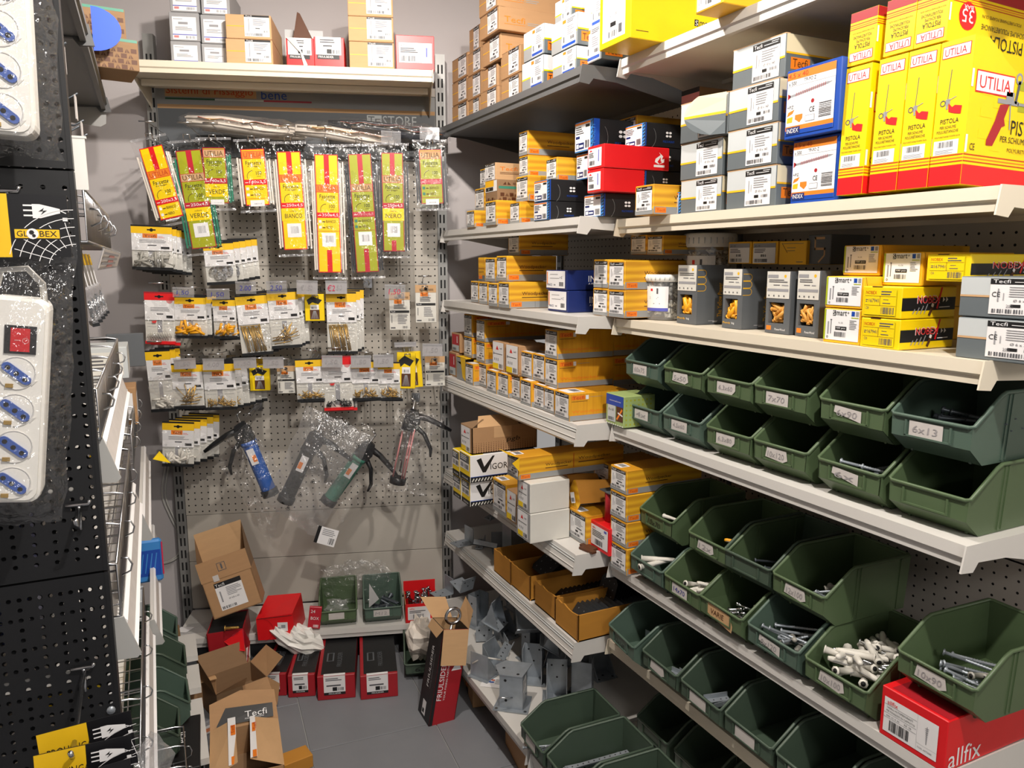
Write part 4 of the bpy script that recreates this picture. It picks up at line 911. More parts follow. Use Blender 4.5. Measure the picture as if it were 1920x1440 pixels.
# ================================================================== foam gun boxes (two interlocking layers)
def gun_box(M, w, upside, label):
    o = root('foam_gun_box', M, label, 'box', 'yellow foam gun boxes on the second shelf')
    d, H, hb = .30, .218, .062
    # side profile: tall at the front, top sloping down to the back
    if not upside: pr = [(0, 0), (d, 0), (d, hb), (.035, H), (0, H)]
    else: pr = [(0, .0), (.035, 0), (d, -(H - hb) + .0), (d, .088), (0, .088)]
    b = MB(); b.prism(pr, 'x', 0, w, 'yellow')
    if not upside:
        F, S, T, Lf = F4(b, w, d, H)
        for G, W in ((F, w), (S, d)):
            G.rect(.0003, .0003, W - .0003, .030, 'red'); 
            for i in range(3): G.rect(.0003, .034 + .005 * i, W - .0003, .036 + .005 * i, 'tecfi' if i % 2 == 0 else 'orange')
        # front print
        F.rect(w * .06, H * .88, w * .92, H * .965, 'red'); F.rect(w * .08, H * .885, w * .90, H * .96, 'white', 2); F.text('UTILIA', w * .14, H * .895, H * .05, 'red', w * .66, 3)
        F.line(w * .36, H * .60, w * .40, H * .80, .0012, 'ink'); F.rect(w * .30, H * .56, w * .44, H * .60, 'inkpale'); F.ring(w * .22, H * .575, .0035, .0014, 'ink', 2, 8); F.line(w * .4, H * .59, w * .62, H * .61, .001, 'inkpale', 2); F.line(w * .36, H * .53, w * .34, H * .60, .003, 'inkpale', 2)
        F.poly([(w * .40, H * .57), (w * .52, H * .54), (w * .60, H * .552), (w * .82, H * .54), (w * .80, H * .485), (w * .60, H * .495), (w * .42, H * .51)], 'red', 2)
        F.text('PISTOLA', w * .2, H * .43, H * .033, 'black', w * .56); F.text('PER SCHIUME', w * .2, H * .395, H * .020, 'black', w * .5); F.text('POLIURETANICHE', w * .12, H * .365, H * .020, 'black', w * .66); F.text('POLYURETHANE FOAMS GUN', w * .07, H * .335, H * .011, 'brown', w * .78)
        F.rect(w * .06, H * .215, w * .82, H * .315, 'white'); F.bars(w * .2, H * .265, w * .66, H * .305, 'ink', 2, 14); F.lines(w * .12, H * .22, w * .76, H * .25, 3, 'inkpale', 2, .3)
        # side print
        for i in range(7):
            for j in range(9):
                if (i + j) % 2: S.rect(.03 + j * .03, .055 + i * .016, .057 + j * .03, .069 + i * .016, 'olive' if R.random() < .16 else 'yellow')
        S.rect(.012, H * .63, .105, H * .78, 'red', 2); S.rect(.0135, H * .64, .1035, H * .77, 'white', 3); S.text('UTILIA', .02, H * .66, H * .085, 'red', .076, 4)
        S.poly([(.075, .125), (.098, .128), (.088, .105), (.092, .095), (.084, .092), (.066, .062), (.05, .062), (.05, .07), (.066, .10)], 'darkred', 3)
        S.rect(.068, .127, .12, .134, 'inkpale', 3); S.rect(.088, .134, .108, .146, 'inkpale', 3); S.line(.112, .13, .118, .165, .006, 'ink', 3); S.ring(.116, .168, .005, .004, 'inkpale', 3, 10); S.line(.1, .128, .104, .09, .003, 'inkpale', 3); S.rect(.118, .128, .19, .132, 'inkpale', 3)
        S.text('PISTOLA', .108, .083, .022, 'black', .10, 3); S.text('PER SCHIUME POLIURETANICHE', .084, .070, .009, 'black', .16, 3); S.text('POLYURETHANE FOAMS GUN', .104, .056, .006, 'brown', .12, 3); S.text('CE', .012, .052, .010, 'black', .012, 3)
        for z in (.66, .22): S.rect(.001, H * z, .006, H * (z + .12), 'white', 2)
    else:
        F, S, T, Lf = F4(b, w, d, .088)
        for G, W in ((F, w), (S, d)):
            G.rect(.0003, .072, W - .0003, .0877, 'darkred' if G is S else 'darkred')  # red band, with shade from the shelf above put into its darker colour
            for i in range(3): G.rect(.0003, .0665 - .0035 * i, W - .0003, .068 - .0035 * i, 'tecfi' if i % 2 == 0 else 'orange')
        F.rect(w * .06, .006, w * .92, .021, 'red'); F.rect(w * .08, .007, w * .90, .020, 'white', 2); F.text('UTILIA', w * .86, .018, .010, 'red', w * .66, 3, 180)
        F.text('PISTOLA', w * .78, .034, .008, 'black', w * .56, 2, 180); F.text('PER SCHIUME', w * .78, .041, .005, 'black', w * .5, 2, 180); F.text('POLIURETANICHE', w * .82, .048, .005, 'black', w * .66, 2, 180); F.text('POLYURETHANE FOAMS GUN', w * .9, .054, .0025, 'brown', w * .78, 2, 180)
        S.disc(.045, .042, .021, 'red', 2, 18); S.text('35', .059, .052, .020, 'white', .028, 3, 180); S.text('BAR', .056, .058, .006, 'white', .022, 3, 180)
        S.text('PISTOLA', .19, .022, .02, 'black', .085, 3, 180); S.text('SCHIUME POLIURETANICHE', .19, .036, .008, 'black', .11, 3, 180); S.text('POLYURETHANE FOAMS GUN', .18, .05, .005, 'brown', .1, 3, 180)
        S.rect(.001, .03, .005, .056, 'white', 2)
    b.build('carton', o); return o
LEAN = -D2R(1.5)
for i, (y, nmz) in enumerate(((1.023, 'leftmost, beside the white carton'), (.955, 'second from the left'), (.899, 'third from the left'), (.843, 'rightmost, with its side showing'))):
    gun_box(RT(y, 1.146, 1.6192) @ Matrix.Rotation(LEAN, 4, 'X'), .0535, False, 'yellow foam gun box, upright in front, ' + nmz)
for y, nmz in ((1.023, 'leftmost'), (.950, 'middle one'), (.893, 'rightmost')):
    gun_box(RT(y, 1.152, 1.8405) @ Matrix.Rotation(LEAN, 4, 'X'), .0555, True, f'yellow foam gun box lying upside down on top, {nmz} of three')

# ================================================================== tubs of plugs
def tub(x, y, r, h, label):
    o = root('plug_tub', TR(x, y, 1.3526), label, 'tub', 'clear tubs of white wall plugs')
    b = MB(); b.lathe([(0, .001), (r * .9, .001), (r * .92, .004), (r, h * .9), (r, h * .92)], 'tubplastic', 28); b.build('tub_body', o)
    l = MB(); l.lathe([(r * 1.02, h * .84), (r * 1.07, h * .86), (r * 1.08, h * .98), (r * 1.02, h), (0, h * .985)], 'plastic_white', 28)
    for k in range(28): a = 6.2832 * k / 28; l.tube([(r * 1.08 * math.cos(a), r * 1.08 * math.sin(a), h * .88), (r * 1.08 * math.cos(a), r * 1.08 * math.sin(a), h * .95)], .0014, 'greylt', 4)
    l.build('tub_lid', o)
    p = MB()
    for i in range(270):
        a = R.uniform(0, 6.28); z = R.uniform(.008, h * .82); rr = r * .86 - R.uniform(0, .010)
        c = Vector((rr * math.cos(a), rr * math.sin(a), z)); d = Vector((R.gauss(0, 1), R.gauss(0, 1), R.gauss(0, .8))).normalized()
        q = c + d * .013
        k = math.hypot(q.x, q.y)
        if k > r * .9: q.x *= r * .9 / k; q.y *= r * .9 / k
        q.z = max(.006, min(h * .84, q.z))
        p.tube([c, c * .9 + q * .1, q], [.0064, .0042, .0034], 'plug', 7); p.tube([c - d * .0005, c], .0022, 'slot', 5)
    tag(p.build('wall_plugs', o), kind='stuff')
    g = MB(); a0 = 2.95; n = 8; W = 1.3
    for i in range(n):
        t0, t1 = a0 + W * i / n, a0 + W * (i + 1) / n
        def P(t, z): rr = (r * (.92 + .08 * z / (h * .9))) + .0012; return (rr * math.cos(t), rr * math.sin(t), z)
        for z0, z1, m in ((h * .2, h * .27, 'violet'), (h * .27, h * .74, 'white')): g.quad(P(t0, z0), P(t1, z0), P(t1, z1), P(t0, z1), m)
    # print on the label
    am = a0 + W / 2; rr = r * .985 + .004; c = Vector((rr * math.cos(am), rr * math.sin(am), 0)); rt_ = Vector((-math.sin(am), math.cos(am), 0))
    for (t, z0, wd, zh, m) in ((-.5, .64, .2, .05, 'red'), (.05, .58, .14, .12, 'ink'), (-.6, .5, .8, .012, 'inkpale'), (-.6, .47, .7, .012, 'inkpale'), (-.25, .36, .6, .012, 'ink')):
        t0 = am + t * W * .5; t1 = t0 + wd * W * .5; k = .0004
        def Q(t, z): rr = (r * (.92 + .08 * z / (h * .9))) + .0012 + k; return (rr * math.cos(t), rr * math.sin(t), z)
        g.quad(Q(t0, h * z0), Q(t1, h * z0), Q(t1, h * (z0 + zh)), Q(t0, h * (z0 + zh)), m)
    g.build('label', o); return o
tub(1.237, 1.64, .050, .117, 'small clear tub of white plugs at the shelf front')
tub(1.36, 1.616, .064, .222, 'taller clear tub of white plugs standing behind')

# ================================================================== storage bins
BIN = {}
def bin_parts(w, d, h, m):
    k = (w, d, h, m)
    if k in BIN: return BIN[k]
    t = .0026; xo = lambda z: .005 * (1 - z / h)
    zl, zb, yc, ys = h * .56, h * .25, .036, .068
    prof = [(0, zb), (0, zl), (ys, h), (d, h), (d - .004, 0), (yc, 0)]
    b = MB()
    for sgn in (0, 1):
        X = (lambda z, e=0: xo(z) + e) if sgn == 0 else (lambda z, e=0: w - xo(z) - e)
        out = [(X(z), y, z) for y, z in prof]; inn = [(X(z, t), y, z) for y, z in prof]; n = len(prof)
        b.add(out + inn, [tuple(range(n)), tuple(range(2 * n - 1, n - 1, -1))] + [(i, (i + 1) % n, n + (i + 1) % n, n + i) for i in range(n)], m)
        for yr in (.082, .092, d - .03):
            xx = X(h * .5); b.add([(X(.004, -.002), yr, .004), (X(.004, -.002), yr + .003, .004), (X(h * .97, -.002), yr + .003, h * .97), (X(h * .97, -.002), yr, h * .97), (X(.004, .001), yr, .004), (X(.004, .001), yr + .003, .004), (X(h * .97, .001), yr + .003, h * .97), (X(h * .97, .001), yr, h * .97)],
                  [(0, 1, 2, 3), (0, 3, 7, 4), (1, 5, 6, 2)], m)
    def plate(a, c, th):
        (y0, z0), (y1, z1) = a, c
        b.add([(xo(z0), y0, z0), (w - xo(z0), y0, z0), (w - xo(z1), y1, z1), (xo(z1), y1, z1), (xo(z0), y0 + th[0], z0 + th[1]), (w - xo(z0), y0 + th[0], z0 + th[1]), (w - xo(z1), y1 + th[0], z1 + th[1]), (xo(z1), y1 + th[0], z1 + th[1])],
              [(0, 1, 2, 3), (7, 6, 5, 4), (0, 4, 5, 1), (3, 2, 6, 7)], m)
    plate((0, zb), (0, zl), (t, 0)); plate((yc, 0), (0, zb), (t, t * .5)); plate((yc, 0.0005), (d - .004, 0.0005), (0, t)); plate((d, h), (d - .004, 0), (-t, 0))
    for x in (.02, w - .024): b.box(x, yc - .004, -.0004, x + .004, yc + .008, .004, m)
    r = MB(); e = .0012
    r.tube([(e, d - .004, h), (e, ys + .008, h), (e, ys - .004, h - .005), (e, .002, zl + .002), (e + .006, -.001, zl), (w - e - .006, -.001, zl), (w - e, .002, zl + .002), (w - e, ys - .004, h - .005), (w - e, ys + .008, h), (w - e, d - .004, h), (w - e - .006, d, h), (e + .006, d, h)], .0036, m, 6, False, True)
    g = MB(); a, c = w * .2, w * .74; z0, z1 = zb + .003, zl - .006
    for q in ((a, z0, a + .003, z1), (c, z0, c + .003, z1), (a, z0 - .001, c + .003, z0 + .002)): g.box(q[0], -.0032, q[1], q[2], .0004, q[3], m)
    BIN[k] = (b, r, g); return BIN[k]
def storage_bin(M, m, label, txt=None, w=.147, d=.235, h=.1165, card=True, ink='pencil', cut=0):
    o = root('storage_bin', M, label, 'bin', 'green storage bins on the right rack')
    b, r, g = bin_parts(w, d, h, m)
    key = 'mesh' + str((w, d, h, m))
    if key not in BIN: BIN[key] = [b.build('tub', o), r.build('rim', o), g.build('label_holder', o)]
    else:
        for p in BIN[key]:
            q = p.copy(); COL.objects.link(q); q.parent = o
    zb, zl = h * .25, h * .56
    if card:
        c = MB(); F = Face(c, (0, -.0012, 0), (1, 0, 0), (0, 0, 1)); a0, a1, z0, z1 = w * .25, w * .66, zb + .005, zl - .006
        pts = {0: [(a0, z0), (a1, z0), (a1, z1), (a0, z1)], 1: [(a0, z0), (a1 - .01, z0), (a1, z0 + .01), (a1, z1), (a0, z1)], 2: [(a0, z0 + .004), (a1 - .012, z0), (a1, z0 + .006), (a1 - .004, z1), (a0 + .004, z1)], 3: [(a0, z0 + .012), (a1, z0), (a1, z1 - .004), (a0 + .002, z1)], 4: [(w * .22, z0 + .002), (w * .78, z0 - .012), (w * .80, z0 + .004), (w * .72, z1), (w * .22, z1 + .004)]}[cut]
        F.poly(pts, 'tag' if cut != 4 else 'kraft_pale', 1)
        if txt: F.text(txt, a0 + .006, z0 + .006, .012, ink, (a1 - a0) * .74, 3, 0, .1)
        c.build('label_card', o)
    elif txt:
        c = MB(); F = Face(c, (0, -.0012, 0), (1, 0, 0), (0, 0, 1)); F.text(txt, w * .26, zb + .008, .016, ink, w * .36, 1, -6, .2); c.build('marker_writing', o)
    return o
def BB(y, x, z, a=0): return RT(y, x, z) @ Matrix.Rotation(D2R(a), 4, 'Z')
G1, G2, G3 = 'bin_green', 'bin_grey', 'bin_dark'
BINS = {}
rows = [('U', 1.1778, ((1.696, G2, '60x75', 0), (1.531, G1, '5x50', 2), (1.368, G1, '6,3x60', 1), (1.217, G1, '7x70', 0), (1.043, G1, '6x90', 3), (.886, G2, '6x13', 0)), 'top layer', 1.158),
        ('L', 1.0605, ((1.686, G2, '4x', 0), (1.530, G2, '4,5x60', 0), (1.366, G1, '6,3x80', 1), (1.213, G1, '10x120', 2), (1.040, G1, '6x', 3), (.882, G1, None, 0)), 'lower layer', 1.160)]
for nmr, z, lst, t, x in rows:
    for i, (y, m, tx, cut) in enumerate(lst):
        BINS[nmr + str(i + 1)] = storage_bin(BB(y, x, z, R.uniform(-1, 1)), m, f'green storage bin, {ORD[i]} from the far end, {t}, fourth shelf', tx, card=not (nmr == 'L' and i == 5), cut=cut)
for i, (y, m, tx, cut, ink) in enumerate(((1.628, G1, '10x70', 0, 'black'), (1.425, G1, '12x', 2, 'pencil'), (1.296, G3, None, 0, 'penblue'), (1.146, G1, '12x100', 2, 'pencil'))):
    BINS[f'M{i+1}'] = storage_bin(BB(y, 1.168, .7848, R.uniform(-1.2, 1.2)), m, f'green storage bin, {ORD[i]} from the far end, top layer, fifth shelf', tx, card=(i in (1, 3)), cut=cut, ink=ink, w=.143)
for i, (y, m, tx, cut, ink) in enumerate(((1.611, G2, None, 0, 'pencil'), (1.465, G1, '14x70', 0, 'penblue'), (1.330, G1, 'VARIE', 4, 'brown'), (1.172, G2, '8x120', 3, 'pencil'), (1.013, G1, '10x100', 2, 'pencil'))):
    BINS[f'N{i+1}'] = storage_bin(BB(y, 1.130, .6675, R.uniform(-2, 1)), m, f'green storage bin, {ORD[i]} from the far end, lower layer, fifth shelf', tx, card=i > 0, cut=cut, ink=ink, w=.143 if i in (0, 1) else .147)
BINS['N6'] = storage_bin(BB(.836, 1.158, .7615, -2), G1, 'green storage bin standing on the red carton, fifth shelf', '10x90', cut=2)
for i, (y, tx, cut) in enumerate(((1.690, '12x145', 0), (1.530, None, 2), (1.371, None, 0), (1.216, None, 0), (1.062, None, 0), (.908, None, 0))):
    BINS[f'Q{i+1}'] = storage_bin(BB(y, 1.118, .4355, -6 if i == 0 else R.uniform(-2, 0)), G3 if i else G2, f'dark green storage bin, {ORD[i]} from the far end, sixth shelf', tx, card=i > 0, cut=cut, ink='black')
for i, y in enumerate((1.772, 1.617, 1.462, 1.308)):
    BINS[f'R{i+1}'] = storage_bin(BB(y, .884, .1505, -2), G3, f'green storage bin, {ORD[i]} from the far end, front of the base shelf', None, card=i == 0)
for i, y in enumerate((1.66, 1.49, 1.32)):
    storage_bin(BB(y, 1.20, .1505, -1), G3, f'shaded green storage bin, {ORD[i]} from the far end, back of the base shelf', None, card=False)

# ------------------------------------------------------------------ loose hardware
def plug_mesh(L, r, m):
    b = MB(); b.tube([(-L / 2, 0, 0), (-L / 2 + .002, 0, 0), (-L / 2 + .0025, 0, 0), (-L * .1, 0, 0), (0, 0, 0), (L * .4, 0, 0), (L / 2, 0, 0)], [r * 1.25, r * 1.25, r, r, r * .92, r * .85, r * .6], m, 8)
    b.tube([(-L / 2 - .0004, 0, 0), (-L / 2 + .0001, 0, 0)], r * .7, 'slot', 8)
    for a in (1, -1): b.box(-L * .05, a * r * .99 - .0003, -.0006, L * .4, a * r * .99 + .0003, .0006, 'inkpale')
    return b
def screw_mesh(L, r, m):
    b = MB(); b.tube([(-L / 2, 0, 0), (-L / 2 + .002, 0, 0), (-L / 2 + .004, 0, 0), (-L * .1, 0, 0)], [r * 2, r * 2, r, r], m, 7)
    pts = []; rs = []; n = 22
    for i in range(n + 1): pts.append((-L * .1 + (L * .6) * i / n, 0, 0)); rs.append((r * 1.12 if i % 2 else r * .78) * (1 if i < n - 3 else (n - i) / 3.2 + .1))
    b.tube(pts, rs, m, 7); b.tube([(-L / 2 - .0003, 0, 0), (-L / 2, 0, 0)], r * .8, 'slot', 6); return b
LOOSE = {}
def loose(kind, L, r, m, M, label, cat, group):
    k = (kind, L, r, m)
    if k not in LOOSE: LOOSE[k] = (plug_mesh if kind == 'wall_plug' else screw_mesh)(L, r, m).build(kind); o = LOOSE[k]
    else: o = LOOSE[k].copy(); COL.objects.link(o)
    o.matrix_world = M; return tag(o, label, cat, group)
def fill(bn, kind, n, L, r, m, label, y=(.03, .16), z=(.008, .02), x=(.035, .115), pitch=.25, yaw=(0, 6.28), cat=None):
    B = BINS[bn].matrix_world
    for i in range(n):
        T = Matrix.Translation((R.uniform(*x), R.uniform(*y), R.uniform(*z))) @ Matrix.Rotation(R.uniform(*yaw), 4, 'Z') @ Matrix.Rotation(R.uniform(-pitch, pitch), 4, 'Y')
        loose(kind, L, r, m, B @ T, label, cat or ('plug' if kind == 'wall_plug' else 'screw'), label.split(' lying')[0] + 's of one bin')
fill('N5', 'wall_plug', 36, .070, .0070, 'plug', 'white nylon wall plug lying in the overfull bin', (.035, .16), (.045, .095), (.042, .106), .4)
fill('N5', 'screw', 10, .075, .0028, 'chrome', 'bright steel screw lying among white wall plugs', (.035, .13), (.05, .09), (.045, .1), .3, (.2, 1.2))
fill('N2', 'wall_plug', 9, .06, .0062, 'plug', 'white wall plug lying in the blue numbered bin', (.03, .13), (.03, .062), (.04, .105), .4)
fill('N1', 'wall_plug', 2, .09, .0075, 'plug', 'long white tube plug lying across a narrow bin', (.03, .05), (.05, .064), (.04, .11), .1, (.9, 1.5))
fill('N4', 'wall_plug', 8, .062, .0062, 'pluggrey', 'grey wall plug lying among long screws', (.04, .14), (.02, .06), (.04, .11), .4)
fill('N4', 'screw', 9, .10, .003, 'zinc', 'long zinc screw lying among grey wall plugs', (.04, .12), (.03, .066), (.05, .1), .35, (.3, 1.3))
fill('N3', 'screw', 26, .03, .0022, 'chrome', 'short white metal screw lying in a labelled bin', (.03, .12), (.03, .055), (.06, .12), .4)
fill('N6', 'wall_plug', 3, .055, .0055, 'pluggrey', 'grey wall plug lying in the bin over red', (.04, .1), (.05, .07), (.07, .12), .3)
fill('N6', 'screw', 8, .085, .0032, 'zinc', 'zinc screw lying in the bin over the red carton', (.03, .12), (.03, .062), (.06, .1), .2, (.2, 1.))
fill('M4', 'wall_plug', 5, .05, .005, 'pluggrey', 'grey wall plug lying in a top layer bin', (.05, .12), (.035, .06), (.09, .12), .3)
fill('M4', 'screw', 4, .06, .0026, 'zinc', 'zinc screw lying in a top layer bin', (.03, .1), (.03, .055), (.08, .11), .3, (.2, 1.))
fill('M3', 'screw', 4, .09, .0026, 'steel_dark', 'dark steel screw lying in a grey green bin', (.04, .12), (.03, .06), (.08, .11), .2, (.5, 1.2))
fill('M2', 'wall_plug', 1, .05, .006, 'plugyellow', 'single orange wall plug lying in a bin', (.05, .06), (.06, .065), (.1, .11), .1)
fill('M1', 'wall_plug', 1, .06, .005, 'plug', 'single white wall plug lying behind the rim', (.03, .035), (.058, .06), (.09, .1), .05, (0, .3))
fill('L5', 'screw', 14, .085, .003, 'zinc', 'zinc wood screw lying in a fourth shelf bin', (.03, .13), (.03, .062), (.06, .11), .35, (.3, 1.5))
fill('U6', 'screw', 9, .11, .0034, 'steel_dark', 'long dark screw lying in the nearest top bin', (.04, .12), (.03, .068), (.07, .1), .2, (-.3, .9))
fill('L2', 'screw', 4, .045, .003, 'chrome', 'bright hook screw lying in a grey green bin', (.03, .09), (.05, .06), (.08, .12), .4)
fill('U1', 'screw', 2, .04, .003, 'chrome', 'bright screw lying in the farthest top bin', (.03, .05), (.055, .062), (.1, .12), .4)
fill('R1', 'screw', 7, .10, .0026, 'zinc', 'long screw lying in the farthest base bin', (.03, .1), (.01, .03), (.05, .1), .1, (.9, 1.9))

def plate_holes(F, pts, r=.0032, m='slot'):
    for a, b_ in pts: F.disc(a, b_, r, m, 1, 8)
BRK = {}
def bracket_mesh(kind):
    if kind in BRK: return BRK[kind]
    b = MB(); t = .0025; m = 'zinc'
    if kind == 'angle':      # wide right-angle plate
        w, a, c = .06, .07, .06
        b.box(-w / 2, 0, 0, w / 2, a, t, m); b.box(-w / 2, 0, 0, w / 2, t, c, m)
        F = Face(b, (-w / 2, 0, 0), (1, 0, 0), (0, 0, 1)); plate_holes(F, [(.012, .045), (.048, .045), (.03, .025)])
        F = Face(b, (-w / 2, 0, t), (1, 0, 0), (0, 1, 0)); plate_holes(F, [(.012, .05), (.048, .05), (.03, .03)])
    elif kind == 'gusset':   # post shoe: base, upright wall, slanted gussets
        b.box(-.04, -.03, 0, .04, .045, t, m); b.box(-.035, .03, 0, .035, .03 + t, .085, m)
        for x in (-.035, .0325): b.prism([(-.025, t), (.03, t), (.03, .08)], 'x', x, x + t, m)
        F = Face(b, (-.04, -.03, t), (1, 0, 0), (0, 1, 0)); plate_holes(F, [(.014, .012), (.066, .012), (.04, .03)], .004)
    elif kind == 'strip':    # long folded strip
        b.box(-.05, 0, 0, .05, .028, t, m); b.box(-.05, 0, 0, .05, t, .02, m); F = Face(b, (-.05, 0, t), (1, 0, 0), (0, 1, 0)); plate_holes(F, [(.012, .016), (.035, .016), (.065, .016), (.088, .016)])
    elif kind == 'shoe':     # square post shoe with base and top plates
        b.box(-.036, -.036, .003, .036, .036, .112, m); b.prism([(-.055, -.05), (.055, -.05), (.05, .045), (-.05, .045)], 'z', 0, .004, m); b.prism([(-.06, .01), (-.036, -.04), (.036, -.04), (.05, .045), (-.036, .045)], 'z', .112, .115, m)
        F = Face(b, (-.036, -.0363, 0), (1, 0, 0), (0, 0, 1)); plate_holes(F, [(.018, .095), (.02, .03)], .0045)
        F = Face(b, (.0363, -.036, 0), (0, 1, 0), (0, 0, 1)); plate_holes(F, [(.05, .03)], .0045); F.rect(.006, .055, .05, .095, 'paper', 1); F.lines(.009, .06, .046, .09, 6, 'inkpale')
        F = Face(b, (-.055, -.05, .004), (1, 0, 0), (0, 1, 0)); plate_holes(F, [(.01, .008), (.1, .008)], .005, 'chrome'); F = Face(b, (-.05, -.04, .115), (1, 0, 0), (0, 1, 0)); plate_holes(F, [(.02, .04), (.07, .012)], .005)
        b.tube([(-.03, -.06, .05), (.005, -.037, .042)], .0022, 'chrome', 6)
    elif kind == 'channel':  # tall U post holder
        b.box(-.032, 0, 0, .032, t, .12, m); 
        for x in (-.032, .0295): b.box(x, -.045, .0, x + t, t, .12, m)
        b.box(-.045, -.05, 0, .045, .02, t, m); F = Face(b, (-.0322, .0, 0), (0, -1, 0), (0, 0, 1)); plate_holes(F, [(.02, .09), (.02, .04)], .004)
        F = Face(b, (-.032, -.0002, 0), (1, 0, 0), (0, 0, 1)); plate_holes(F, [(.015, .1), (.05, .1), (.032, .06)])
    BRK[kind] = b.build('metal_bracket'); BRK[kind + '!'] = 1; return BRK[kind]
def bracket(kind, M, label, group):
    o = bracket_mesh(kind)
    if BRK.get(kind + '!') == 1: BRK[kind + '!'] = 0
    else: o = o.copy(); COL.objects.link(o)
    o.matrix_world = M; tag(o, label, 'bracket', group)
# upper heap on the sixth shelf of the far bay
gA = 'zinc brackets heaped on the sixth shelf'
for i, (k, y, x, z, rz, rx, lb) in enumerate((('angle', 2.60, 1.075, .4405, 100, 0, 'grey right-angle bracket nearest the back wall, sixth shelf'), ('strip', 2.55, 1.115, .4405, 60, 0, 'folded zinc strip lying flat, sixth shelf'),
        ('angle', 2.50, 1.155, .4405, 160, 0, 'zinc bracket standing behind the strips, sixth shelf'), ('strip', 2.455, 1.075, .470, -55, -25, 'folded strip with orange label at the shelf front'), ('strip', 2.60, 1.19, .52, 35, 15, 'folded strip on top of the heap, sixth shelf'),
        ('channel', 2.42, 1.19, .4405, 200, 0, 'tall zinc holder behind the first tan tray'), ('gusset', 2.55, 1.27, .4405, 40, 0, 'shaded zinc shoe at the back, sixth shelf'))):
    bracket(k, TR(x, y, z, D2R(rz), D2R(rx)), lb, gA)
gB = 'zinc post shoes and brackets on the base shelf'
bracket('shoe', TR(.955, 1.965, .1516, D2R(-38)), 'square zinc post shoe with paper label, front of base shelf', gB)
NMB = ['zinc holder leaning behind the shoe', 'triangular zinc gusset plate over white sheet', 'tall zinc channel near the picture middle', 'zinc gusset lying near the front edge', 'dark zinc channel left of two black ones', 'upright black zinc channel, left of pair', 'upright black zinc channel, right of pair']
PB = [('gusset', 1.00, 2.19, .1516, 30), ('channel', 1.08, 2.07, .1516, -35), ('gusset', .945, 2.16, .1516, 120), ('channel', 1.10, 1.95, .1516, -30), ('channel', 1.16, 1.90, .1516, 140), ('angle', 1.07, 2.26, .1516, 80), ('channel', 1.13, 2.20, .1516, 10),
      ('gusset', 1.18, 2.10, .1516, -60), ('channel', 1.22, 2.26, .1516, 60), ('angle', 1.03, 2.36, .1516, -20), ('gusset', 1.12, 2.36, .1516, 15), ('channel', 1.2, 2.42, .1516, 100), ('channel', 1.06, 2.52, .1516, 20), ('angle', 1.15, 2.52, .1516, 190), ('gusset', 1.26, 2.55, .1516, 10), ('channel', 1.28, 2.12, .1516, 50), ('gusset', 1.29, 1.98, .1516, 0)]
cnt = {}
for i, (k, x, y, z, rz) in enumerate(sorted(PB, key=lambda q: -q[2])):
    cnt[k] = cnt.get(k, 0) + 1
    bracket(k, TR(x, y, z, D2R(rz)), f'zinc {"U-shaped post holder" if k == "channel" else ("gusseted post shoe" if k == "gusset" else "right-angle bracket")}, {ORD[cnt[k] - 1]} of its kind from the back wall, base shelf', gB + ', ' + k)
cnt = {}
for i, (k, x, y, z, rz, rx) in enumerate((('gusset', 1.05, 2.30, .245, 40, 20), ('gusset', 1.09, 2.13, .285, -20, -35), ('angle', 1.18, 2.33, .28, 120, 15), ('strip', 1.0, 2.10, .24, 50, 30), ('channel', 1.15, 2.48, .28, 70, 60), ('angle', 1.02, 2.50, .29, 15, 20), ('gusset', 1.12, 2.02, .275, 60, 30))):
    cnt[k] = cnt.get(k, 0) + 1
    bracket(k, TR(x, y, z, D2R(rz), D2R(rx)), f'{ORD[cnt[k] - 1]} zinc {dict(gusset="gusseted shoe", angle="right-angle bracket", strip="folded strip", channel="U-shaped holder")[k]} lying on top of the base shelf heap', gB + ' on top, ' + k)
bracket('angle', TR(.985, 2.585, .262, D2R(100)), 'flat zinc bracket with two big holes beside open carton', gB)
# small things on the base shelf
b = MB(); b.tube([(.90, 2.16, .20), (.93, 2.14, .225), (1.0, 2.1, .215), (1.04, 2.08, .16)], .003, 'cable', 6); tag(b.build('looped_wire'), 'white cord looping between zinc brackets', 'cord')
b = MB(); F = Face(b, (.90, 2.10, .1512), (.8, -.6, 0), (.6, .8, 0)); F.rect(0, 0, .07, .06, 'paper', 1); F.rect(.008, .04, .04, .047, 'tecfi', 2); F.rect(.008, .028, .04, .035, 'blue', 2); F.lines(.044, .02, .066, .05, 4, 'inkpale'); tag(b.build('paper_leaflet'), 'white leaflet with red and blue bars under the post shoe', 'leaflet')

# contents of the tan trays: nail plates standing in rows
def nail_plate(w, h, t, m, stick=False, rnd=True):
    b = MB(); c = .012 if rnd else .002
    b.prism([(c, 0), (w - c, 0), (w, c), (w, h - c), (w - c, h), (c, h), (0, h - c), (0, c)], 'y', 0, t, m)
    F = Face(b, (0, 0, 0), (1, 0, 0), (0, 0, 1)); plate_holes(F, [(w * a, h * q) for a in (.2, .5, .8) for q in (.2, .5, .8) if not (a == .5 and q == .5)], .0022, 'inkpale')
    if stick: F.rect(w * .3, h * .1, w * .9, h * .3, 'paper', 1)
    return b
def plate_row(n, M0, step, w, h, m, tilt, label, group, stick=False, rnd=True):
    p = nail_plate(w, h, .0022, m, stick, rnd).build('nail_plate')
    for i in range(n):
        o = p if i == 0 else p.copy()
        if i: COL.objects.link(o)
        o.matrix_world = M0 @ Matrix.Translation(Vector(step) * i) @ Matrix.Rotation(D2R(tilt + R.uniform(-2, 2)), 4, 'X') @ Matrix.Rotation(D2R(R.uniform(-2, 2)), 4, 'Y')
        tag(o, label, 'plate', group)
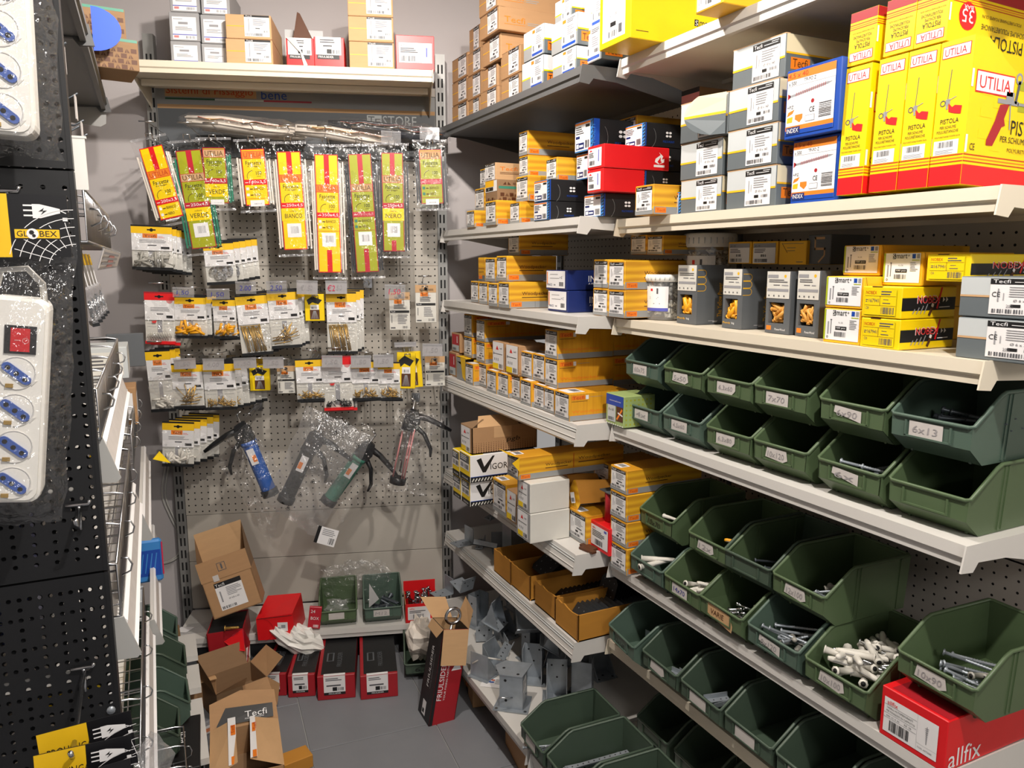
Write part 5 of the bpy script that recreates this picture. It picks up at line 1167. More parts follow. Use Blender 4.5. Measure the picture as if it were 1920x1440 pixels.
plate_row(9, RT(2.155, 1.11, .50), (0, .007, .0015), .105, .075, 'blackmetal', -58, 'black nail plate fanned over the second tan tray', 'black nail plates in the second tray')
plate_row(11, RT(2.005, 1.10, .445), (0, .016, 0), .11, .055, 'blackmetal', -55, 'black nail plate leaning inside the third tan tray', 'black nail plates in the third tray', rnd=False)
plate_row(13, RT(1.905, 1.215, .485), (0, .009, 0), .085, .07, 'blackmetal', -20, 'rounded black plate standing behind the trays', 'rounded black plates at the back')
plate_row(17, RT(1.858, 1.075, .443), (0, .016, .0), .095, .07, 'steel_dark', -38, 'steel nail plate leaning inside the nearest tan tray', 'steel nail plates in the nearest tray', True, False)
# loose black plates on the fifth shelf
for i, (y, x) in enumerate(((1.80, 1.085), (1.782, 1.072))):
    b = MB(); b.box(0, 0, 0, .055, .022 - .006 * i, .006, 'brown'); o = b.build('small_hinge_plate'); o.matrix_world = BB(y, x, .6976 , 12); tag(o, ['flat brown metal plate lying on the fifth shelf', 'narrow brown metal strip lying at the fifth shelf edge'][i], 'plate')
# torn yellow carton lid and brown sleeve on the fifth shelf
o = root('torn_carton_lid', RT(1.93, 1.135, .789), 'torn yellow carton lid with curved flaps, fifth shelf', 'carton')
m_ = MB(); n = 12
for s_, mm_, x0, ww in ((0, 'kraft', -.07, .085), (1, 'woodh', .012, .07)):
    pts = [(x0 + ww * i / n, -.02 - .012 * s_, .085 * math.sin(math.pi * (.08 + .84 * i / n)) - .012) for i in range(n + 1)]
    for i in range(n):
        a, c = pts[i], pts[i + 1]
        m_.quad((a[0], a[1], 0 - .006), (c[0], c[1], 0 - .006), (c[0], c[1] + .012, c[2] + .006), (a[0], a[1] + .012, a[2] + .006), mm_)
        m_.quad((a[0], a[1] + .012, a[2] + .006), (c[0], c[1] + .012, c[2] + .006), (c[0], .1, c[2] * .9), (a[0], .1, a[2] * .9), 'traycard')
m_.build('flap', o)
l_ = MB(); F = Face(l_, (.055, -.034, .012), (.95, 0, .3), (-.3, 0, .95)); F.rect(0, 0, .024, .032, 'paper', 1); F.bars(.003, .004, .02, .016); l_.build('label', o)
b = MB(); b.tube([(0, 0, 0), (0, 0, .085)], .02, 'darkred', 12); b.box(-.022, -.03, .084, .03, .03, .087, 'greydk'); o = b.build('cardboard_sleeve'); o.matrix_world = TR(1.16, 1.752, .7785); tag(o, 'brown cardboard sleeve standing on the red carton', 'sleeve')
# bits in the sixth-shelf bins
for bn, n, kind in (('Q1', 2, 'angle'), ('Q3', 6, 'strip'), ('Q2', 2, 'strip')):
    for i in range(n):
        M = BINS[bn].matrix_world @ Matrix.Translation((R.uniform(.06, .1), R.uniform(.05, .14), .012 + .006 * i)) @ Matrix.Rotation(R.uniform(0, 6), 4, 'Z')
        bracket(kind, M @ Matrix.Scale(.62, 4), f'small zinc {"angle" if kind == "angle" else "strip"} bracket lying in the {dict(Q1="first", Q2="second", Q3="third")[bn]} sixth shelf bin', 'small brackets in bins ' + bn)
p = MB(); p.box(-.09, -.006, 0, .09, .006, .0018, 'zinc'); F = Face(p, (-.09, -.006, .0018), (1, 0, 0), (0, 1, 0)); plate_holes(F, [(.012 + .016 * i, .006) for i in range(11)], .0022); p = p.build('perforated_strap')
for i in range(12):
    o = p if i == 0 else p.copy()
    if i: COL.objects.link(o)
    o.matrix_world = BINS['R2'].matrix_world @ Matrix.Translation((.03 + .0085 * i, .125, .022 + .010 * (i % 4))) @ Matrix.Rotation(D2R(90 + R.uniform(-8, 8)), 4, 'Z') @ Matrix.Rotation(D2R(R.uniform(-3, 3)), 4, 'X')
    tag(o, 'flat perforated steel strap lying in the second base bin', 'strap', 'perforated straps in a base bin')

BKT = {
'T1': (-0.831, -0.756, 1.642, 1.879),
'T2': (-0.716, -0.635, 1.547, 1.871),
'T3': (-0.63, -0.557, 1.698, 1.881),
'T4': (-0.507, -0.43, 1.693, 1.879),
'T5': (-0.389, -0.311, 1.544, 1.873),
'T6': (-0.264, -0.186, 1.465, 1.866),
'T7': (-0.151, -0.074, 1.466, 1.87),
'T8': (-0.038, 0.036, 1.539, 1.876),
'T9': (0.092, 0.169, 1.705, 1.89),
'P1': (-0.876, -0.745, 1.482, 1.623),
'P2': (-0.649, -0.549, 1.432, 1.567),
'P3': (-0.85, -0.752, 1.229, 1.399),
'P4': (-0.755, -0.649, 1.247, 1.384),
'P5': (-0.629, -0.552, 1.244, 1.375),
'P6': (-0.553, -0.447, 1.184, 1.388),
'P7': (-0.446, -0.342, 1.208, 1.4),
'P8': (-0.319, -0.252, 1.294, 1.389),
'P9': (-0.244, -0.139, 1.183, 1.395),
'P10': (-0.024, 0.051, 1.255, 1.393),
'P11': (0.071, 0.147, 1.281, 1.419),
'P12': (-0.862, -0.78, 0.991, 1.199),
'P13': (-0.779, -0.676, 0.999, 1.151),
'P14': (-0.676, -0.567, 0.992, 1.152),
'P15': (-0.524, -0.455, 1.044, 1.135),
'P16': (-0.43, -0.366, 1.03, 1.131),
'P17': (-0.36, -0.263, 1.013, 1.16),
'P18': (-0.267, -0.163, 0.979, 1.167),
'P19': (-0.165, -0.064, 1.012, 1.149),
'P20': (-0.07, 0.009, 1.01, 1.142),
'P21': (-0.0, 0.068, 1.042, 1.175),
'P22': (0.102, 0.175, 1.044, 1.156),
'P23': (-0.821, -0.715, 0.791, 0.944),
'G4': (-0.746, -0.677, 1.383, 1.416),
'G5': (-0.637, -0.562, 1.375, 1.411),
'G6': (-0.541, -0.473, 1.393, 1.435),
'G7': (-0.44, -0.371, 1.392, 1.436),
'G8': (-0.338, -0.266, 1.39, 1.438),
'G9': (-0.241, -0.167, 1.391, 1.437),
'G10': (-0.037, 0.035, 1.373, 1.422),
'G13': (-0.76, -0.687, 1.137, 1.174),
'G14': (-0.664, -0.593, 1.131, 1.171),
'G15': (-0.563, -0.486, 1.135, 1.172),
'G16': (-0.464, -0.393, 1.133, 1.173),
'G18': (-0.263, -0.191, 1.133, 1.175),
'G19': (-0.163, -0.092, 1.129, 1.173),
'G20': (-0.084, -0.013, 1.129, 1.175),
'G22': (0.091, 0.164, 1.166, 1.211),
'GX': (-0.009, 0.069, 1.201, 1.218),
'GT8': (-0.036, 0.031, 1.899, 1.943),
'GT9': (0.095, 0.162, 1.919, 1.958),
'C1': (-0.711, -0.616, 2.151, 2.23),
'C2': (-0.71, -0.615, 2.231, 2.32),
'C3': (-0.704, -0.61, 2.322, 2.41),
'C4': (-0.614, -0.523, 2.153, 2.227),
'C5': (-0.612, -0.521, 2.23, 2.32),
'C6': (-0.607, -0.516, 2.323, 2.411),
'C7': (-0.526, -0.378, 2.143, 2.222),
'C8': (-0.523, -0.379, 2.225, 2.3),
'C9': (-0.339, -0.247, 2.149, 2.245),
'C10': (-0.249, -0.149, 2.148, 2.249),
'C11': (-0.133, 0.016, 2.145, 2.231),
'C12': (-0.134, 0.015, 2.236, 2.315),
'C13': (-0.134, 0.015, 2.319, 2.397),
'C14': (0.02, 0.149, 2.148, 2.258),
'S1': (-0.31, -0.172, 0.137, 0.249),
'S2': (-0.144, 0.001, 0.138, 0.248),
'S3': (0.005, 0.144, 0.136, 0.245),
'S4': (-0.514, -0.373, 0.148, 0.262),
}

# ================================================================== back unit frame
upright('rack_upright', BK(-.848, 3.03, 0), 2.30, 'slotted grey upright at the left of the back display')
upright('rack_upright', BK(.185, 3.03, 0), 2.27, 'slotted grey upright at the right of the back display')
o = root('back_panels', BK(-.828, 3.028, 0), 'perforated grey back display with plain panels below', 'panel')
pm = MB(); perf(pm, .994, .48, .02485, .0031, 'panel', mz=.0255); pm.box(0, .0015, 0, .994, .003, .48, 'slot'); pA = None
for z in (.525, 1.0065, 1.488):
    if pA is None: pA = p = pm.build('perforated_panel', o)
    else: p = pA.copy(); COL.objects.link(p); p.parent = o
    p.location = (0, 0, z)
for z0, z1 in ((.137, .332), (.334, .523)):
    b = MB(); b.cbox(0, 0, z0, .994, .004, z1, 'panel', .001); b.build('plain_panel', o)
# sign
o = root('store_sign', BK(-.828, 3.016, 1.88), 'dark and grey printed store sign above the hanging bags', 'sign')
b = MB(); b.box(0, 0, 0, .992, .006, .26, 'grey'); b.box(0, -.006, .232, .992, .006, .262, 'panel'); b.build('board', o)
l = MB(); F = Face(l, (0, 0, 0), (1, 0, 0), (0, 0, 1), 1)
F.rect(.002, .0, .99, .166, 'slate', 0); F.rect(.002, .166, .99, .180, 'kraft_pale', 0)
F.rect(.03, .207, .345, .232, 'kraft_pale', 0); F.text('Sistemi di Fissaggio', .034, .209, .034, 'tecfi', .30, 2); F.text('bene', .362, .206, .032, 'blue', .09, 2)
F.rect(.03, .197, .2, .203, 'greenbar'); F.rect(.2, .197, .37, .203, 'greylt'); F.rect(.37, .197, .54, .203, 'redbar')
F.rect(.738, .122, .792, .161, 'greylt'); F.text('T', .742, .125, .032, 'slate', .024, 2); F.text('F', .768, .125, .024, 'slate', .018, 2); F.text('STORE', .796, .122, .038, 'greylt', .125, 2)
l.build('print', o)
b = MB(); b.box(.002, -.001, .2325, .99, -.0062, .2615, 'panel'); b.build('trim_strip', o)
shelf(BK(-.842, 2.72, 2.138), .985, .285, 'lip', 'shelf_cream', 'cream top shelf of the back display')
shelf(BK(-.826, 2.767, .1365), .99, .25, 'lip', 'shelf_white', 'pale grey bottom shelf of the back display')
# upper shelf cross rail with peeling edge
b = MB(); b.box(0, 0, 0, .96, .012, .021, 'shelf_cream'); o = b.build('shelf_support_rail'); o.matrix_world = BK(-.83, 2.86, 2.0895); tag(o, 'cream support rail below the top shelf of the back display', 'rail')

# ------------------------------------------------------------------ hanging goods
def wavy(w, h, bulge, m, seed, nx=8, nz=12, flatTop=.12, amp=.003, back=True):
    """front film of a bag: local x 0..w, z -h..0, bulging to -y, with its back sheet"""
    r = random.Random(seed); b = MB(); N = [[r.gauss(0, 1) for _ in range(nz + 1)] for _ in range(nx + 1)]
    vs = []; fs = []
    for i in range(nx + 1):
        for j in range(nz + 1):
            s, t = i / nx, j / nz; e = (1 - (2 * s - 1) ** 4) * min(1, max(0, (t - flatTop) / .2)) * min(1, (1 - t) / .08 + .1)
            edge = .0025 * r.gauss(0, 1) if i in (0, nx) else 0
            vs.append((w * s + edge, -bulge * e - amp * N[i][j] * (.3 + .7 * e) - .001, -h * t + (.002 * r.gauss(0, 1) if j in (0, nz) else 0)))
    for i in range(nx):
        for j in range(nz): a = i * (nz + 1) + j; fs.append((a, a + nz + 1, a + nz + 2, a + 1))
    b.add(vs, fs, m, True)
    if back: b.quad((0, .002, -h), (w, .002, -h), (w, .002, 0), (0, .002, 0), m)
    return b
def hook(u, z, label, L=.255, tbar=True, n=3.026, rod=True):
    o = root('peg_hook', BK(u, n, z), label, 'hook', 'chrome display hooks on the back panel')
    b = MB()
    b.tube([(-.010, 0, 0), (-.010, -L + .01, -.006), (-.010, -L, .008), (.010, -L, .008), (.010, -L + .01, -.006), (.010, 0, 0)], .0019, 'chrome', 6); b.box(-.016, -.003, -.022, .016, 0, .012, 'chrome'); b.build('prongs', o)
    if rod:
        b = MB(); b.tube([(0, -.002, .012), (0, -.03, .032), (0, -L - .01, .044)], .0016, 'chrome', 6); b.tube([(-.024, -L - .012, .044), (.024, -L - .012, .044)], .0028, 'chrome', 6); b.build('label_rod', o)
    return o
def tie_bag(k, H, ties, olive, size, colour, label, tilt=0, ext=(.018, .016, .022, .012)):
    u0, u1, z0, z1 = BKT[k]; w = u1 - u0; h = z1 - z0; n = 2.79
    M = BK((u0 + u1) / 2, n, z1, 0, 0, D2R(tilt))
    o = root('cable_tie_bag', M, label, 'bag', 'bags of cable ties on the back display')
    ca = 'olive' if olive else 'yellow'
    # insert card, gently curved
    c = MB(); F = Face(c, (-w / 2, -.006, -h), (1, 0, 0), (0, 0, 1))
    def R_(a0, b0, a1, b1, m, kk=1): F.rect(w * a0, b0, w * a1, b1, m, kk)
    band = h - (.005 if size == 's' else (.075 if h < .36 else .10)) ; R_(0, 0, 1, h, 'red' if not olive else 'darkred', 0); R_(.035, .003, .965, h - .003, ca, 1)
    rc = 'red' if not olive else 'crimson'
    if band < h - .02: R_(.39, band, .61, h, rc, 2)
    z = band - .001
    R_(0, z - .026, 1, z, rc, 2); R_(.035, z - .0245, .965, z - .0015, 'orange' if not olive else 'kraft_pale', 3); F.text('UTILIA', w * .1, z - .021, .016, 'tecfi' if not olive else 'brown', w * .8, 4)
    z -= .028; F.text('Fascette', w * .16, z - .018, .013, 'black', w * .66, 4); F.text('di cablaggio', w * .22, z - .026, .006, 'brown', w * .5, 4)
    F.ring(w * .42, z - .056, .018, .0016, 'brown', 4, 8, 90, 200); F.text('100', w * .56, z - .051, .012, 'black', w * .24, 4); F.text('pezzi', w * .6, z - .058, .004, 'brown', w * .16, 4)
    z -= .066; R_(0, z - .018, 1, z, rc if (colour or not olive) else 'crimson', 3); F.text(size if size != 's' else '140x3,5', w * .24, z - .0145, .011, 'white' if not (olive and not colour) else 'pinkish', w * .7, 4); F.rect(w * .06, z - .011, w * .2, z - .009, 'white', 4)
    z -= .019
    if colour:
        R_(0.0, z - .042, 1, z, 'yellow', 3); F.text('colore', w * .36, z - .012, .006, 'brown', w * .28, 4); F.text(colour, w * .14, z - .033, .015, 'black', w * .74, 4); z -= .045
    else:
        for q, tx in ((.016, 'BIANCO'), (.036, 'NERO')): F.text(tx, w * .4, z - q, .009, 'brown', w * .42 * len(tx) / 6, 4); F.rect(w * .08, z - q, w * .2, z - q + .009, ('paper' if not olive else 'teal'), 4); F.rect(w * .24, z - q + .002, w * .36, z - q + .005, 'brown', 4)
        z -= .044; R_(0, z - .001, 1, z, rc, 3)
    st = min(.045, z * .8) ; R_(.2, z - st - .008, .8, z - .006, 'white', 4); F.bars(w * .36, z - st * .75 - .006, w * .7, z - .016, 'inkpale', 5, 9)
    z -= st + .02
    if z > .03: R_(.39, 0, .61, z, rc, 2)
    c.build('printed_card', o)
    t = MB()
    for i in range(15):
        x = -w * .72 + w * 1.44 * (i + .5) / 15 + R.gauss(0, .001); a = -h + R.uniform(-.004, .012); e = -.02 - R.uniform(0, .02)
        t.box(x - .0024, -.004 - R.uniform(0, .001), a, x + .0024, .007 + R.uniform(0, .004), e, ties)
    tag(t.build('cable_ties', o), kind='stuff')
    W = w + .042; f = wavy(W, h + .058, .011, 'filmclear', hash(k) % 999 + len(k) * 7, 7, 14); f.xf(Matrix.Translation((-W / 2, -.0012, .034))); f.build('clear_bag', o)
    s = MB(); s.box(-W / 2, -.002, -h - .024, W / 2, -.001, -h - .016, 'filmcloud'); s.box(-W / 2, -.002, .026, W / 2, -.001, .034, 'filmcloud'); s.build('sealed_edge', o)
    return o
tie_bag('T1', 0, 'ties_white', False, '200x3,5', None, 'leftmost tilted yellow cable tie bag with white ties', -13)
tie_bag('T2', 0, 'ties_green', True, '250x4,5', 'VERDE', 'long olive cable tie bag with green ties', -6)
tie_bag('T3', 0, 'ties_green', True, 's', 'VERDE', 'short olive cable tie bag with green ties, in front', -1)
tie_bag('T4', 0, 'ties_white', False, 's', None, 'short yellow cable tie bag with white ties', -3)
tie_bag('T5', 0, 'ties_white', False, '250x4,5', 'BIANCO', 'medium yellow cable tie bag reading white in Italian', -2)
tie_bag('T6', 0, 'ties_white', False, '350x4,5', None, 'longest yellow cable tie bag with white ties', 0)
tie_bag('T7', 0, 'ties_black', True, '350x4,5', None, 'longest olive cable tie bag with black ties', -2.5)
tie_bag('T8', 0, 'ties_black', True, '250x4,5', 'NERO', 'medium olive cable tie bag with yellow black-coloured band', 0)
tie_bag('T9', 0, 'ties_black', True, 's', None, 'short olive cable tie bag at the right end', -2)
ZH = {1: 1.912, 2: 1.405, 3: 1.165, 4: .985}
for i, k in enumerate(('T1', 'T2', 'T3', 'T4', 'T5', 'T6', 'T7', 'T8', 'T9')):
    u0, u1, z0, z1 = BKT[k]; hook((u0 + u1) / 2, 1.912, f'chrome hook holding the {ORD[i]} cable tie bag from the left')
def content(b, kind, w, z0, seed):
    r = random.Random(seed)
    if kind in ('plugs', 'plugsgrey', 'plugsyellow'):
        m = dict(plugs='plug', plugsgrey='pluggrey', plugsyellow='plugyellow')[kind]
        for i in range(15):
            a = r.choice((0, 1.57, .3, 1.3, 2.6)) + r.gauss(0, .25); L = w * .34; x = r.uniform(-w * .32, w * .32); z = z0 + r.uniform(.008, .036); y = -.004 - r.uniform(0, .009); dx, dz = math.cos(a) * L / 2, abs(math.sin(a)) * L / 2
            b.tube([(max(-w * .46, x - dx), y, max(z0 + .003, z - dz)), (min(w * .46, x + dx), y, z + dz)], .0045, m, 7)
    elif kind == 'nails':
        for i in range(17):
            x = -w * .4 + w * .62 * i / 17; b.tube([(x + w * .12 + r.gauss(0, .004), -.006 - r.uniform(0, .006), z0 + .003), (x - .002, -.005, z0 + .092 + r.gauss(0, .004))], .0016, 'brass', 5); b.tube([(x - .002, -.005, z0 + .092), (x - .002, -.005, z0 + .094)], .003, 'brass', 6)
    elif kind == 'nailsfan':
        for i in range(16):
            a = r.uniform(.2, 2.3) if i % 3 else r.uniform(-.2, .3); L = .055; x = r.uniform(-w * .2, w * .2); z = z0 + r.uniform(.004, .03); dx, dz = math.cos(a) * L / 2, abs(math.sin(a)) * L
            b.tube([(max(-w * .46, x - dx), -.004 - r.uniform(0, .008), z), (min(w * .46, x + dx), -.006, z + dz)], .0017, 'brass', 5)
    elif kind in ('brass', 'blackscrews'):
        for i in range(46):
            a = r.uniform(0, 3.14); L = .02 if kind == 'brass' else .014; x = r.uniform(-w * .4, w * .4); z = z0 + r.uniform(.003, .026) * (1.2 - abs(x) / w); dx, dz = math.cos(a) * L / 2, math.sin(a) * L / 2
            b.tube([(x - dx, -.003 - r.uniform(0, .009), max(z0 + .002, z - dz)), (x + dx, -.006, z + dz)], .0015, 'brass' if kind == 'brass' else 'blackmetal', 5)
    elif kind == 'washers':
        for i in range(9):
            x, z = r.uniform(-w * .33, w * .3), z0 + r.uniform(.014, .042); n = 14; rr = .013; y = -.004 - r.uniform(0, .008)
            for q in range(n):
                a, c = 6.2832 * q / n, 6.2832 * (q + 1) / n
                b.quad((x + rr * math.cos(a), y, z + rr * math.sin(a)), (x + rr * math.cos(c), y, z + rr * math.sin(c)), (x + rr * .42 * math.cos(c), y - .001, z + rr * .42 * math.sin(c)), (x + rr * .42 * math.cos(a), y - .001, z + rr * .42 * math.sin(a)), 'chrome')
    elif kind == 'clips':
        for i in range(9): x = -w * .36 + w * .08 * i; b.tube([(x, -.006, z0 + .004), (x - .004, -.008, z0 + .022), (x + .008, -.008, z0 + .028), (x + .01, -.006, z0 + .012)], .0018, 'plug', 5)
def pack(k, kind, label, head='yellow', tilt=0, nback=2, dback=(.012, -.006), nn=None, seal='black'):
    u0, u1, z0, z1 = BKT[k]; w = u1 - u0; h = z1 - z0; n = nn or 2.79; hh = h * (.16 if h > .16 else .19); hl = h * (.34 if h > .17 else .40)
    made = []
    for q in range(nback, -1, -1):
        M = BK((u0 + u1) / 2 + dback[0] * q, n + .017 * q, z1 + dback[1] * q, D2R(R.uniform(-3, 3)), 0, D2R(tilt + (R.uniform(-1.5, 1.5) if q else 0)))
        lb = label if q == 0 else f'bag hanging {"just" if q == 1 else "further"} behind the {label}'
        o = root('hanging_pack', M, lb, 'pack', 'small hanging packs of fixings')
        hd = MB(); hd.box(-w / 2, -.0022, -hh, w / 2, .0012, 0, 'yellowcard' if head == 'yellow' else 'red'); hd.box(-w / 2, -.0026, -.004, w / 2, .0016, .001, 'black' if head == 'yellow' else 'darkred')
        F = Face(hd, (-w / 2, -.0022, -hh), (1, 0, 0), (0, 0, 1)); F.disc(w / 2, hh * .45, .006, 'slot', 1, 8); F.rect(w / 2 - .014, hh * .38, w / 2 + .014, hh * .55, 'slot', 1); hd.build('header', o)
        lm = MB(); lm.box(-w / 2 + .001, -.0016, -hh - hl, w / 2 - .001, -.0002, -hh, 'white'); F = Face(lm, (-w / 2, -.0016, -hh - hl), (1, 0, 0), (0, 0, 1))
        if head == 'yellow':
            F.rect(w * .28, hl * .74, w * .64, hl * .99, 'orange'); F.text('Tecfi', w * .32, hl * .79, hl * .13, 'brown', w * .28); F.rect(w * .66, hl * .82, w * .78, hl * .84, 'red'); F.rect(w * .66, hl * .76, w * .82, hl * .78, 'red')
        else: F.disc(w * .84, hl * 1.0, .011, 'pinkish', 1, 10)
        F.lines(w * .2, hl * .44, w * .86, hl * .66, 3, 'ink', 2, .3); F.rect(w * .4, hl * .28, w * .62, hl * .34, 'ink', 2); F.rect(w * .72, hl * .1, w * .93, hl * .24, 'black', 2); F.ring(w * .12, hl * .12, .003, .0006, 'ink', 2, 6)
        if head != 'yellow': F.poly([(w * .22, hl * -.06), (w * .4, hl * -.02), (w * .36, hl * -.16), (w * .26, hl * -.16)], 'red', 2)
        lm.build('label', o)
        bs = MB(); bs.quad((-w / 2, .003, -h), (w / 2, .003, -h), (w / 2, .0025, -hh), (-w / 2, .0025, -hh), 'pale'); F = Face(bs, (-w / 2, .003, -h), (1, 0, 0), (0, 0, 1)); F.rect(w * .4, h * .06, w * .56, h * .46, 'inkpale', 1)
        for zz in (.3, .36, .42): F.rect(w * .06, h * zz, w * .36, h * zz + .001, 'inkpale', 2); F.rect(w * .62, h * zz, w * .92, h * zz + .001, 'inkpale', 2)
        bs.build('backing_sheet', o)
        if q < 2:
            cm = MB(); content(cm, kind, w, -h + .004, hash(k) % 97 + q + int(u0 * 1000)); tag(cm.build('fixings', o), kind='stuff')
        f = wavy(w, h - hh, .012, 'filmwrinkle', int(abs(u0) * 1e4) + q * 13, 6, 8, .45, .0016, False); f.xf(Matrix.Translation((-w / 2, -.001, -hh))); f.build('clear_bag', o)
        sm = MB(); sm.box(-w / 2, -.004, -h - .008, w / 2, .0034, -h + .002, seal if seal != 'black' else 'blackmetal'); sm.build('bottom_seal', o)
        made.append(o)
    return made
pack('P1', 'plugsgrey', 'pack of pale pipes below the leftmost tie bag', tilt=2, nback=4, dback=(.011, -.004))
pack('P2', 'washers', 'tilted pack of shiny washers', tilt=-3, nback=4, dback=(.017, .004))
pack('P3', 'clips', 'red headed pack of clear clips', 'red', 2, 1, seal='red')
pack('P4', 'plugsyellow', 'pack of yellow wall plugs', tilt=1, nback=2, dback=(.013, .002))
pack('P5', 'plugsyellow', 'shaded pack of yellow plugs and screws', tilt=0, nback=1)
pack('P6', 'nails', 'pack of long brass nails in a row', tilt=-4, nback=2, dback=(.014, .006))
pack('P7', 'nailsfan', 'pack of crossed brass nails', tilt=-3, nback=2, dback=(.012, .004))
pack('P9', 'nails', 'pack of long brass nails under the red price', tilt=0, nback=2, dback=(.013, .006))
pack('P12', 'plugs', 'pack of white plugs with one nail', tilt=-2, nback=2, dback=(.012, .003))
pack('P13', 'nailsfan', 'pack of scattered brass nails, lower row', tilt=0, nback=2)
pack('P14', 'brass', 'pack of copper coloured screws', tilt=-1, nback=5, dback=(.017, .002))
pack('P17', 'brass', 'pack of short brass screws, middle of lower row', tilt=-1, nback=1)
pack('P18', 'blackscrews', 'red headed pack of small black screws', 'red', -1, 1, seal='red')
pack('P19', 'brass', 'pack of brass screws right of the red one', tilt=-1, nback=1)
pack('P20', 'brass', 'pack of brass screws beside the yellow blister', tilt=0, nback=1)
pack('P23', 'plugs', 'lowest pack of white wall plugs', tilt=4, nback=4, dback=(.018, .004))
def blister(k, label, n=2.80, tilt=0, q=0):
    u0, u1, z0, z1 = BKT[k]; w = u1 - u0; h = z1 - z0
    o = root('blister_box', BK((u0 + u1) / 2 + .018 * q, n + .02 * q, z1, 0, 0, D2R(tilt)), label, 'box', 'small yellow blister boxes')
    b = MB(); b.cbox(-w / 2, 0, -h, w / 2, .022, 0, 'yellow'); F = Face(b, (-w / 2, 0, -h), (1, 0, 0), (0, 0, 1)); F.poly([(w * .1, h * .78), (w * .4, h * .92), (w * .9, h * .78), (w * .7, h * .62), (w * .4, h * .7), (w * .2, h * .6)], 'black'); F.rect(w * .28, h * .42, w * .72, h * .6, 'white'); F.bars(w * .34, h * .45, w * .66, h * .53, 'ink', 2, 6); F.rect(w * .25, h * .06, w * .75, h * .42, 'brown')
    for i in range(6): F.line(w * (.32 + .07 * i), h * .08, w * (.45 + .02 * i), h * .38, .0016, 'inkpale', 2)
    b.build('carton', o)
def cardbox(k, label, n=2.83, tilt=0):
    u0, u1, z0, z1 = BKT[k]; w = u1 - u0; h = z1 - z0
    o = root('hanging_box', BK((u0 + u1) / 2, n, z1, 0, 0, D2R(tilt)), label, 'box', 'flat hanging boxes of fixings')
    b = MB(); b.cbox(-w / 2, 0, -h, w / 2, .02, -.002, 'pale'); b.box(-w / 2, -.001, -h * .2, w / 2, .001, 0, 'kraft_pale'); b.build('carton', o)
    l = MB(); F = Face(l, (-w / 2, -.0008, -h), (1, 0, 0), (0, 0, 1), 1); F.rect(w * .24, h * .70, w * .6, h * .80, 'orange'); F.text('Tecfi', w * .28, h * .72, h * .06, 'brown', w * .28); F.rect(w * .62, h * .73, w * .74, h * .735, 'red'); F.lines(w * .22, h * .56, w * .8, h * .68, 3, 'ink'); F.rect(w * .04, h * .46, w * .96, h * .52, 'black'); F.text('Tecfi', w * .08, h * .475, h * .03, 'white', w * .2); F.lines(w * .4, h * .16, w * .9, h * .42, 6, 'inkpale'); F.rect(w * .1, h * .2, w * .13, h * .4, 'ink'); F.bars(w * .62, h * .05, w * .9, h * .11, 'ink', 2, 6); F.rect(w * .06, h * .05, w * .28, h * .08, 'ink'); F.disc(w * .5, h * .9, .006, 'slot', 1, 8); l.build('label', o)
blister('P8', 'small yellow blister box below the pale price slip', 2.80); blister('P15', 'small yellow blister box in the lower row, left', 2.82)
blister('P21', 'tilted yellow blister box in front, lower row', 2.80, 2); blister('P21', 'yellow blister box behind the tilted one', 2.80, -3, 1)
cardbox('P10', 'flat pale box under the pink price slip'); cardbox('P11', 'flat pale box hanging near the right upright'); cardbox('P16', 'shaded flat box in the lower row'); cardbox('P22', 'flat pale box hanging at the lower right')
def price(k, txt, label, ink='pencil', paper=True, n=2.752, tilt=0):
    u0, u1, z0, z1 = BKT[k]; w = u1 - u0; h = z1 - z0
    o = root('price_holder', BK((u0 + u1) / 2, n, z1, 0, 0, D2R(tilt)), label, 'price tag', 'plastic price holders on hooks')
    b = MB(); b.box(-w / 2, -.001, -h, w / 2, .0, 0, 'pvc'); b.box(-w / 2, -.004, -.005, w / 2, .003, .001, 'pvc'); b.build('plastic_pocket', o)
    if paper: p = MB(); p.box(-w / 2 + .001, .0008, -h + .001, w / 2 - .001, .0014, -.005, 'tag'); p.build('paper_slip', o)
    if txt:
        t = MB(); F = Face(t, (-w / 2, -.0012, -h), (1, 0, 0), (0, 0, 1))
        if isinstance(txt, tuple): F.text(txt[0], w * .08, h * .22, h * .46, 'penred', w * .36, 1, 0, .1); F.text(txt[1], w * .5, h * .3, h * .36, 'pencil', w * .26, 1, 0, .1)
        else: F.text(txt, w * .18, h * .26, h * .42, ink, w * .56, 1, 0, .12)
        t.build('handwriting', o)
